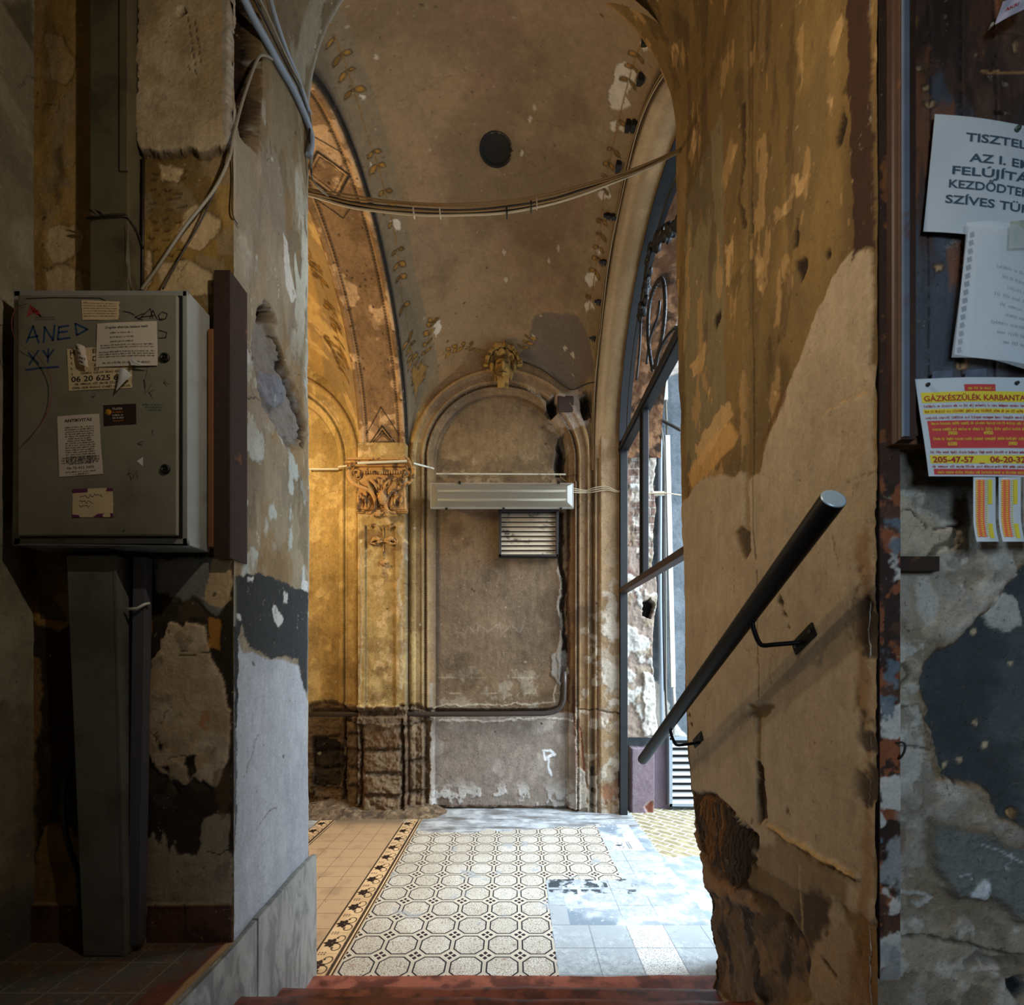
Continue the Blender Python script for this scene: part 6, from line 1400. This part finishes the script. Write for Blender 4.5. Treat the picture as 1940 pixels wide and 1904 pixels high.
lp = [PX_(a, b, 1.0) for a, b in ((1236, 700), (1228, 640), (1230, 580), (1242, 540), (1256, 532), (1260, 580), (1254, 640), (1240, 695))]
mb.tube(smoothpath(lp, 8), .014, 8); 
lp2 = [PX_(a, b, 1.0) for a, b in ((1212, 600), (1222, 560), (1228, 510), (1236, 470), (1252, 450), (1275, 435), (1300, 400))]; mb.tube(smoothpath(lp2, 8), .028, 8)
r = random.Random(5)
for q in smoothpath(lp2, 7): mb.blob((1.0+r.uniform(-.02, .02), float(q[1])+r.uniform(-.03, .03), float(q[2])+r.uniform(-.03, .03)), (.022, .04, .03), 8, 6, lump=.25, seed=r.randrange(99))
for q in smoothpath(lp, 5): mb.blob(tuple(q), (.014, .018, .018), 6, 5, lump=.2, seed=r.randrange(99))
for pts in (((1225, 690), (1232, 640), (1246, 600), (1250, 570)), ((1240, 720), (1248, 670), (1262, 640), (1280, 620)), ((1206, 720), (1212, 660), (1214, 610))): mb.tube(smoothpath([PX_(a, b, 1.0) for a, b in pts], 6), .010, 8)
mb.build('scrollwork', M_iron, gt)

# ---------------- fittings round the right-hand rib
clips = [(1228, 68, 'highest'), (1217, 143, 'second highest'), (1194, 233, 'third'), (1205, 233, 'third, right-hand one'), (1174, 313, 'fourth'), (1155, 405, 'fifth'), (1165, 408, 'fifth, right-hand one'), (1148, 494, 'sixth'), (1136, 570, 'seventh'), (1128, 640, 'lowest')]
for q, (a, b, lb) in enumerate(clips):
    uv = VC.px([(a-3, b)])[0]; p0 = Vector([float(t) for t in VC.fn(np.array(uv[0]), np.array(uv[1]), np.array(.0))]); th = uv[1]/1.31
    n = Vector((0, -math.sin(th), -math.cos(th))); t = Vector((0, math.cos(th), -math.sin(th))); xx = Vector((1, 0, 0))
    mb = MB(); L = .030 if b < 350 else .012
    mb.prism([(-.016, -L), (.016, -L), (.018, L*.3), (.010, L), (-.010, L), (-.018, L*.3)], lambda a_, b__, tt: tuple(p0+xx*a_+t*b__+n*tt), 0, .03)
    mb.prism([(-.014, L), (-.004, L), (-.010, L+.02)], lambda a_, b__, tt: tuple(p0+xx*a_+t*b__+n*tt), .005, .02); mb.prism([(.014, L), (.004, L), (.010, L+.02)], lambda a_, b__, tt: tuple(p0+xx*a_+t*b__+n*tt), .005, .02)
    if b > 350: mb.prism([(-.035, -.008), (.03, -.008), (.03, .008), (-.035, .008)], lambda a_, b__, tt: tuple(p0+xx*a_+t*b__+n*tt), .0, .022)
    tag(mb.build('cable_clip', M_black), 'black cable clip beside the right vault rib, %s from the top' % lb, 'cable clip', 'cable clips along the right rib')
for q in (0, 1):
    pts = []
    for th in np.linspace(-.75, 1.47, 30): pts.append((.722+.012*q+.004*math.sin(th*9+q), YC+(B-.014)*math.sin(th), ZS+(1.34-.014)*math.cos(th)))
    pts.append((.725+.01*q, 4.385, 3.2)); mb = MB(); mb.tube(pts, .0035, 6); tag(mb.build('wire', M_wirew if q else M_wire), ['tan wire following the curve of the right rib', 'pale wire following the curve of the right rib'][q], 'wire')
def on_surface(a, b, off=.012):
    "point lying on the vault or the far wall, whichever is in front"
    best = None
    for cv in (VC, WC):
        (p_, q_), = cv.px([(a, b)]); i = int(round((p_-cv.u[0, 0])/(cv.u[1, 0]-cv.u[0, 0]))); j = int(round((q_-cv.v[0, 0])/(cv.v[0, 1]-cv.v[0, 0])))
        c_ = [float(t) for t in cv.fn(cv.u[i, j], cv.v[i, j], np.maximum(cv.h[i, j], 0))]
        if abs(cv.PX[i, j]-a) < 4 and abs(cv.PY[i, j]-b) < 4 and (best is None or c_[1] < best[1]): best = c_
    return P(a, b, (best[1] if best else 4.3)-off)
mb = MB(); mb.tube(smoothpath([on_surface(a, b) for a, b in ((975, 684), (990, 685), (1010, 692), (1030, 702), (1045, 713), (1060, 725), (1072, 734), (1080, 738), (1090, 737), (1102, 731), (1115, 726), (1128, 724))], 6), .005, 8); tag(mb.build('wire', M_wireb), 'black wire running from the mask over the arch to the right rib', 'wire')
for q, (off, mt) in enumerate(((0, M_wirew), (5, M_wire), (9, M_wireb))):
    mb = MB(); mb.tube(smoothpath([P(1126, 724+off, 4.33), P(1140, 724+off, 4.325), P(1160, 723+off*1.0, 4.325), P(1168, 731+off, 4.32), P(1169, 742, 4.31)], 6), .0038, 6); tag(mb.build('wire', mt), ['white upper wire crossing the light pilaster', 'tan middle wire crossing the light pilaster', 'dark lower wire crossing the light pilaster'][q], 'wire')
for q, off in enumerate((0, 4, 8)):
    mb = MB(); mb.tube(smoothpath([P(1086, 925+off, 4.34), P(1110, 929+off*.6, 4.36), P(1126, 924+off, 4.335), P(1150, 922+off*.8, 4.325), P(1172, 930+off*.3, 4.32), P(1186, 921, 4.30)], 6), .0042, 6); tag(mb.build('wire', M_wirew), ['top', 'middle', 'lowest'][q]+' of three pale wires from the light to the gate post', 'wire')
mb = MB(); mb.tube(smoothpath([P(1183, 760, 4.44), P(1188, 770, 4.44), P(1184, 850, 4.44), P(1184, 905, 4.44), P(1192, 915, 4.44), P(1204, 914, 4.44)], 8), .006, 6); tag(mb.build('wire', M_wirew), 'pale wire looping down just behind the gate post', 'wire')

# ---------------- courtyard fittings
def cp_(a, b, y=4.47): return P(a, b, y)
def strip(a, b, hw, y, name, mat, label, cat, dep=.03):
    p, q = cp_(*a, y), cp_(*b, y); mb = MB(); mb.hexa([(q[0]-hw, y, q[2]), (q[0]+hw, y, q[2]), (q[0]+hw, y+dep, q[2]), (q[0]-hw, y+dep, q[2]), (p[0]-hw, y, p[2]), (p[0]+hw, y, p[2]), (p[0]+hw, y+dep, p[2]), (p[0]-hw, y+dep, p[2])]); return tag(mb.build(name, mat, bevel=.003), label, cat)
strip((1257, 505), (1262, 757), .020, 4.45, 'cable_trunking', M_white, 'upper white trunking on the courtyard wall', 'cable trunking')
strip((1265, 824), (1276, 1302), .022, 4.45, 'cable_trunking', M_white, 'long lower white trunking on the courtyard wall', 'cable trunking')
mb = MB(); mb.tube([cp_(1261, 750), cp_(1264, 830)], .010, 10); tag(mb.build('pipe', M_wire2), 'thin grey pipe joining the two white trunkings', 'pipe')
mb = MB(); mb.tube([cp_(1276, 1298), cp_(1279, 1345), cp_(1277, 1392)], .014, 10); tag(mb.build('pipe', M_white), 'white pipe end below the long trunking', 'pipe')
for q, (pts, rr, mt, lb) in enumerate((([(1230, 748), (1236, 790), (1250, 830), (1251, 880), (1250, 1100), (1252, 1250), (1254, 1392)], .019, M_conduit, 'thick grey conduit on the courtyard wall'), ([(1238, 740), (1246, 800), (1256, 850), (1257, 1000), (1257, 1200), (1264, 1392)], .009, M_wireb, 'dark cable beside the thick conduit'), ([(1242, 750), (1256, 830), (1260, 880), (1261, 1050), (1262, 1300), (1262, 1390)], .007, M_wire2, 'thin grey cable right of the thick conduit'))):
    mb = MB(); mb.tube(smoothpath([cp_(a, b, 4.46) for a, b in pts], 8), rr, 10); tag(mb.build('conduit', mt), lb, 'conduit')
mb = MB(); mb.tube(smoothpath([cp_(1225, 800, 4.44), cp_(1250, 796, 4.44), cp_(1262, 800, 4.44), cp_(1290, 815, 4.44)], 6), .016, 10); tag(mb.build('conduit', M_wireb), 'black hose crossing behind the gate frame', 'conduit')
strip((1243, 1097), (1259, 1097), .0, 4.43, 'pipe_clamp', M_steel, 'clamp on the thick courtyard conduit', 'clamp') if False else None
mb = MB(); p, q = cp_(1226, 940, 4.46), cp_(1258, 932, 4.46); mb.box((p[0], 4.44, p[2]), (q[0], 4.50, q[2])); tag(mb.build('cable_trunking', M_trunk), 'short horizontal trunking stub left of the white trunking', 'cable trunking')
mb = MB(); mb.tube([cp_(1180, 932, 4.43), cp_(1230, 935, 4.43), cp_(1262, 934, 4.43), cp_(1290, 938, 4.43)], .006, 8); tag(mb.build('wire', M_wirew), 'white wire crossing the courtyard wall', 'wire')
lg = thing('louvre_grille', 'white slatted ventilation grille low on the courtyard wall', 'vent')
p, q = cp_(1267, 1527, 4.47), cp_(1345, 1396, 4.47); x0_, x1_, z0_, z1_ = p[0], q[0], p[2], q[2]
mb = MB()
for (a, b, c, d) in ((x0_, z0_, x0_+.03, z1_), (x1_-.03, z0_, x1_, z1_), (x0_, z0_, x1_, z0_+.03), (x0_, z1_-.03, x1_, z1_)): mb.box((a, 4.45, b), (c, 4.515, d))
mb.build('frame', mat_plain('grille_grey', (150, 162, 172), .4, .2, .05), lg, bevel=.003)
n = 9; dh = (z1_-z0_-.06)/n
for i in range(n):
    z = z0_+.03+i*dh; mb = MB(); mb.hexa([(x0_+.03, 4.452, z), (x1_-.03, 4.452, z), (x1_-.03, 4.458, z), (x0_+.03, 4.458, z), (x0_+.03, 4.485, z+dh*.50), (x1_-.03, 4.485, z+dh*.50), (x1_-.03, 4.490, z+dh*.47), (x0_+.03, 4.490, z+dh*.47)]); mb.build('slat', mat_plain('slat_white', (206, 212, 216), .35, .1, .03) if i == 0 else bpy.data.materials['slat_white'], lg)
mb = MB(); mb.box((x0_+.01, 4.509, z0_+.01), (x1_-.01, 4.515, z1_-.01)); mb.build('backing', M_black, lg)  # black sheet stands in for the dark gaps between the slats

# ---------------- iron door post at the near corner of the right wall
k = Canvas(.7605, .803, .775, 4.60, .0026, lambda u, v, h: (u, .975-h*1., v), (58, 36, 24)); u, v = k.u, k.v
lowz = sstep(1.84, 1.80, v+.03*(fbm(u*30, v*9, 3)-.5))
k.blotch((120, 72, 36), .60, .66, 24, 3, .8, 1-lowz)
k.mix(lowz, (84, 54, 40), .9); k.blotch((36, 26, 24), .45, .55, 20, 4, .8, lowz); k.blotch((150, 84, 50), .57, .63, 26, 5, .7, lowz); k.blotch((196, 190, 182), .52, .57, 14, 6, .9, lowz*sstep(1.75, 1.6, v), .001); k.blotch((92, 106, 116), .58, .62, 11, 7, .9, lowz, .001); k.blotch((150, 152, 150), .52, .60, 10, 9, .8, sstep(1.2, 1.05, v))
k.rough_up(.0012, 60, 4)
ip = thing('iron_post', 'rusted iron strip with flaking paint edging the right wall corner', 'iron post'); k.build('front_strip', mat_canvas('flaking_rust', 160, .4, .6, .002, .7), ip)
mb = MB(); mb.box((.7605, .9765, .775), (.803, .993, 4.60)); mb.build('core', M_rust, ip)
mb = MB(); q0, q1 = P(1692, 1083, .985), P(1775, 1055, .985); mb.box((.804, .978, q0[2]), (q1[0], .9925, q1[2])); tag(mb.build('iron_bar', M_rust, bevel=.001), 'short rusted flat bar reaching right from the iron post', 'iron bar')
mb = MB(); mb.tube(smoothpath([P(1697, 1408, .975), P(1706, 1406, .97), P(1714, 1410, .965), P(1713, 1424, .965), P(1705, 1436, .97), P(1700, 1437, .978)], 5), .0022, 8); tag(mb.build('hook', M_black), 'small black staple hook beside the iron post', 'hook')

# ---------------- board and notices
bd = thing('notice_board', 'battered brown wooden panel with a painted-in blue-grey sheen, notices pinned to it', 'board')
zb_ = 1.447+(1245-832)/887*.94
k = Canvas(.800, 1.5, zb_+.012, 3.30, .0042, lambda u, v, h: (u, .952-h, v), (84, 62, 52)); u, v = k.u, k.v
k.blotch((84, 92, 102), .50, .60, 9, 3, .75, None, .001, .35); k.blotch((142, 88, 54), .56, .62, 12, 5, .7, None, 0, .3); k.blotch((46, 38, 36), .56, .64, 9, 8, .7, None, -.001, .3)  # blue-grey patches put a cool sheen into the brown wood; rest is wear
for a, b, w__, hh2 in ((1742, 128, 8, 7), (1757, 164, 8, 9), (1764, 195, 11, 7), (1922, 88, 6, 12), (1778, 508, 9, 9), (1822, 690, 12, 10), (1820, 738, 30, 14)):
    k.poly([(a-w__, b-hh2*.6), (a+w__*.8, b-hh2), (a+w__, b+hh2*.7), (a-w__*.7, b+hh2)], (196, 156, 112), .006, .003, seed=a % 50, dh=-.003, rim=((40, 30, 26), .003, .8))
k.poly([(1718, 20), (1738, 30), (1732, 60), (1726, 90), (1720, 110), (1716, 60)], (150, 104, 56), .006, .003, seed=5)
for a in (1760, 1820, 1885): k.line([(a, 0), (a+2, 200), (a, 500), (a, 820)], .0015, (36, 28, 26), .004, -.002, .8, a % 40)
k.line([(1860, 135), (1900, 137), (1960, 138)], .003, (176, 132, 84), .004, 0, .7, 3); k.poly([(1880, 212), (1900, 208), (1905, 216), (1886, 218)], (20, 16, 14), .004, .002, seed=4)
k.rough_up(.0015, 20, 4)
k.build('panel', mat_canvas('sheen_board', 80, .35, .6, .002, .6, (40, 40, 3)), bd)
mb = MB(); mb.prism([(.775, .985), (.775, .962), (.777, .958), (.777, .952), (.775, .946), (.7755, .9405), (.806, .9405), (.806, .985)], lambda p, q, t: (p, q, t), zb_, 3.30); mb.build('casing', mat_plain('dark_casing', (62, 38, 26), .55, 0, .4, 30, (96, 60, 34), .60, .70, .4), bd)
mb = MB(); mb.prism([(.7765, .9400), (.7765, .9375), (.779, .936), (.789, .936), (.7915, .9375), (.7915, .9400)], lambda p, q, t: (p, q, t), zb_+.004, 3.30); mb.build('casing_bead', mat_plain('casing_highlight', (96, 106, 122), .45, 0, .3, 14, (92, 56, 40), .56, .64, .3), bd)  # pale blue puts the highlight on the casing edge into the colour
mb = MB(); mb.box((.776, .958, zb_-.002), (1.5, .987, zb_+.014)); mb.build('bottom_rail', M_darkwood, bd, bevel=.003)
dN = .944
o, fn, w_, h_ = sheet('notice', [(1770, 218), (1975, 248), (1965, 466), (1748, 440)], dN, M_paperblue, 'large white notice in bold black capitals, top of the right board', 'paper', bend=.004, wav=.0012, seed=3)
ln = [('TISZTELT', 1826, 268), ('AZ I. EME', 1832, 305), ('FELÚJÍTÁSI', 1798, 329), ('KEZDŐDTEK', 1793, 356), ('SZÍVES TÜRE', 1786, 385)]
tl_, tr_, br_, bl_ = [P(*p, dN) for p in ((1770, 218), (1975, 248), (1965, 466), (1748, 440))]
def inv(px, py):
    q = P(px, py, dN); best = None
    for i in range(60):
        for j in range(60):
            f_ = fn(w_*i/59, h_*j/59, 0); d_ = (f_[0]-q[0])**2+(f_[2]-q[2])**2
            if best is None or d_ < best[0]: best = (d_, w_*i/59, h_*j/59)
    return best[1:]
its = []
for (s_, a, b) in ln: q = inv(a, b+4); its.append((s_, q[0], q[1], .0235, .022, 'LEFT', min(w_-q[0]-.004, .0175*len(s_)*1.02)))
text_obj('print', its, 0, fn, M_inkblue, o, depth=.0012)
o, fn, w_, h_ = sheet('notice', [(1832, 428), (1985, 456), (1975, 706), (1804, 674)], dN-.006, M_paperblue, 'crinkled sheet in a clear plastic sleeve below the large notice', 'paper', bend=.008, wav=.003, seed=6)
mb = MB()
for q in range(9): print_lines(mb, fn, .055+(q % 3)*.012, w_-.01, h_-.085-q*.018, .008, q, .0012)
mb.build('small_print', M_inkblue, o)
mb = MB()
for q in range(15): flat(mb, [(.003, h_-.018-q*.0165), (.010, h_-.014-q*.0165), (.012, h_-.024-q*.0165), (.005, h_-.028-q*.0165)], fn, .0012)
mb.build('edge_print', M_inkblue, o)
gm, nt, b_ = newmat('clear_sleeve'); b_.inputs['Base Color'].default_value = (.9, .95, 1, 1); b_.inputs['Roughness'].default_value = .12; b_.inputs['Alpha'].default_value = .22; b_.inputs['Specular IOR Level'].default_value = .9
sheet('plastic_sleeve', [(1829, 424), (1990, 452), (1980, 712), (1800, 679)], dN-.012, gm, None, seed=9, wav=.004, bend=.009, parent=o)
# gas-boiler flyer
o, fn, w_, h_ = sheet('flyer', [(1733, 719), (1962, 716), (1962, 905), (1758, 903)], dN-.004, M_paperblue, 'red and yellow printed flyer with tear-off strips below the board', 'flyer', bend=.003, wav=.001, seed=2)
H_ = h_; Y = lambda py: H_*(1-(py-719)/185.)
A = lambda px, py: w_*(px-(1733+25*(py-719)/185.))/(1962-1733-25*(py-719)/185.)
def band(mb, p0, p1, a0=None, t=.0009, a0f=6): rect(mb, fn, w_*.03 if a0 is None else a0, Y(p1), w_*.995, Y(p0), t)
mb = MB(); band(mb, 745, 765); band(mb, 777, 786); band(mb, 864, 880); mb.build('yellow_band', M_yellow, o)
mb = MB(); band(mb, 799, 851, w_*.05); band(mb, 890, 901, w_*.05); rect(mb, fn, A(1822, 738), Y(745), A(1882, 738), Y(732)); mb.build('red_band', mat_plain('faded_red_print', (206, 66, 66), .7, bs=0), o)
text_obj('print', [('GÁZKÉSZÜLÉK KARBANTART', w_*.045, Y(762), .0155, .02, 'LEFT', w_*.94), ('205-47-57  _  06-20-328-1', w_*.05, Y(878), .0165, .03, 'LEFT', w_*.94)], 0, fn, M_red, o, depth=.0014)
text_obj('print', [('3900', w_*.21, Y(826), .010, .02), ('4900', w_*.52, Y(826), .010, .02), ('6500', w_*.20, Y(846), .010, .02), ('3900', w_*.73, Y(846), .010, .02)], 0, fn, M_yellow, o, depth=.0014)
mb = MB()
for q, (py, mt) in enumerate(((774, 0), (784, 0), (796, 0), (861, 0), (888, 0))): print_lines(mb, fn, w_*.04, w_*.98, Y(py), .0060, q, .0014)
mb.build('small_print', M_red, o)
mb = MB()
for q, py in enumerate((742, 807, 818, 836, 899)): print_lines(mb, fn, w_*.08 if py != 742 else w_*.41, w_*.97 if py != 742 else w_*.63, Y(py), .0062, q+8, .0014)
mb.build('small_print', M_yellow, o)
mb = MB()
for (a, b) in ((1755, 731), (1923, 730)): mb.lathe([(.0042, 0), (.0035, .003), (.001, .004)], fn(A(a, b), Y(b), .0014), (0, -1, 0), 14)
mb.build('nail_head', M_black, o)
for q in range(3):
    a0, a1 = 1844+q*48, 1886+q*48; n = 14; P0 = []; 
    def sf(s_, t_, dep): 
        py = 904+t_*122; x = a0+(a1-a0)*s_+(0 if t_ < .6 else (t_-.6)**2*40+4*q*(t_-.6)); p = P(x, py, dN-.006-.020*max(0, t_-.45)**1.5-.004*math.sin(s_*PI)); return (p[0], p[1]-dep, p[2])
    vs = []; fs = []
    for i in range(n+1):
        for j in range(5): vs.append(sf(j/4, i/n, 0))
    for i in range(n):
        for j in range(4): fs.append((i*5+j, i*5+j+1, i*5+j+6, i*5+j+5))
    mb = MB(); mb.add(vs, fs, True); so = mb.build('tear_off_strip', M_paperblue, o)
    for (s0, s1, mt, t0, t1) in ((.12, .50, mat_plain('strip_orange', (232, 110, 70), .7, bs=0) if q == 0 else bpy.data.materials['strip_orange'], .04, .93), (.66, .84, M_yellow, .04, .42), (.66, .84, M_yellow, .72, .95)):
        vs = []; fs = []; m_ = 12
        for i in range(m_+1):
            t_ = t0+(t1-t0)*i/m_
            for s_ in (s0, s1): vs.append(sf(s_, t_, .0007))
        for i in range(m_): fs.append((2*i, 2*i+1, 2*i+3, 2*i+2))
        mb = MB(); mb.add(vs, fs); mb.build('coloured_band', mt, so)
    mb = MB()
    for i in range(26):
        t_ = .05+i*.034
        for s0 in (.08, .30, .54): mb.add([sf(s0, t_, .0012), sf(s0+.10, t_, .0012), sf(s0+.10, t_+.014, .0012), sf(s0, t_+.014, .0012)], [(0, 1, 2, 3)])
    mb.build('small_print', M_yellow, so)
for q, c in enumerate((((1766, 704), (1802, 702), (1804, 722), (1764, 722)), ((1830, 702), (1868, 698), (1868, 720), (1826, 720)))):
    sheet('tape', list(c), dN-.002, mat_plain('dusty_tape', (96, 104, 120), .3, 0, .3, 30, bs=.1) if q == 0 else bpy.data.materials['dusty_tape'], ['left piece of clear tape above the flyer', 'right piece of clear tape above the flyer'][q], 'tape', seed=q)
sheet('tape', [(1913, 420), (1945, 418), (1948, 470), (1910, 472)], dN-.022, mat_plain('masking_tape', (170, 178, 160), .5, 0, .08, bs=.05), 'strip of pale tape across the top of the plastic sleeve', 'tape', seed=4)
mb = MB(); p = P(1927, 245, dN-.006); mb.lathe([(.0055, 0), (.0055, .003), (.003, .006), (.001, .0065)], tuple(p), (0, -1, 0), 14); tag(mb.build('push_pin', mat_plain('green_pin', (40, 70, 66), .4, bs=0)), 'dark push pin at the top of the large notice', 'pin')
o, fn, w_, h_ = sheet('paper_tag', [(1898, 6), (1952, -16), (1944, 16), (1884, 48)], dN-.02, mat_plain('pink_white_tag', (206, 196, 212), .6, 0, .05, bs=.05), 'small white tag with red letters at the top right corner', 'tag', seed=5, wav=.001)
text_obj('print', [('AKRI', .012, h_*.40, .013, .02)], 0, fn, M_red, o, depth=.0014)
mb = MB(); mb.tube([P(1880, 46, dN-.012), P(1876, 56, dN+.004)], .003, 8); tag(mb.build('string', M_wire2), 'bit of grey string holding the small white tag', 'string')
# ================================================================ camera and light
cam = bpy.data.cameras.new('camera'); co = bpy.data.objects.new('camera', cam); C.objects.link(co); bpy.context.scene.camera = co
co.location = (0, 0, H); co.rotation_euler = (PI/2, 0, 0); cam.sensor_width = 36; cam.sensor_fit = 'HORIZONTAL'; cam.lens = F/1940*36
cam.shift_x = (970-CX)/1940; cam.shift_y = (CY-952)/1940; cam.clip_start = .02
cam.dof.use_dof = True; cam.dof.focus_distance = 3.4; cam.dof.aperture_fstop = 5.6
def area(name, loc, to, sx, sy, power, col, spread=180):
    l = bpy.data.lights.new(name, 'AREA'); l.shape = 'RECTANGLE'; l.size = sx; l.size_y = sy; l.energy = power; l.color = col; l.spread = math.radians(spread)
    o = bpy.data.objects.new(name, l); C.objects.link(o); o.location = loc; o.rotation_euler = (Vector(to)-Vector(loc)).to_track_quat('-Z', 'Y').to_euler(); return o
def point(name, loc, power, col, r=.05):
    l = bpy.data.lights.new(name, 'POINT'); l.energy = power; l.color = col; l.shadow_soft_size = r; o = bpy.data.objects.new(name, l); C.objects.link(o); o.location = loc; return o
W = bpy.data.worlds.new('world'); bpy.context.scene.world = W; W.use_nodes = True
bg = W.node_tree.nodes['Background']; bg.inputs[0].default_value = (.74, .87, 1., 1); bg.inputs[1].default_value = 3.4
# daylight of the open courtyard falling through the gate
area('courtyard_daylight', (4.6, 2.5, 4.4), (.3, 2.7, .2), 2.2, 2.2, 250, (.74, .88, 1.), 90)
point('passage_lamp', (-2.2, 3.35, 2.95), 74, (1., .80, .46), .08)
point('landing_lamp', (-.12, .80, 2.80), 23, (1., .86, .68), .018)
area('stair_window', (.3, -2.3, 2.2), (1.2, 1., 1.5), 1.0, 1.3, 8, (.62, .82, 1.), 70)
area('passage_fill', (-.4, 3.0, 4.4), (-.2, 3.2, 0), .8, .8, 1, (1., .8, .6))
sc = bpy.context.scene; sc.cycles.max_bounces = 6; sc.cycles.diffuse_bounces = 4; sc.cycles.use_adaptive_sampling = True; sc.cycles.adaptive_threshold = .03; sc.view_settings.view_transform = 'Standard'; sc.view_settings.look = 'None'; sc.view_settings.gamma = 1; sc.view_settings.exposure = 0.; sc.view_settings.use_curve_mapping = False
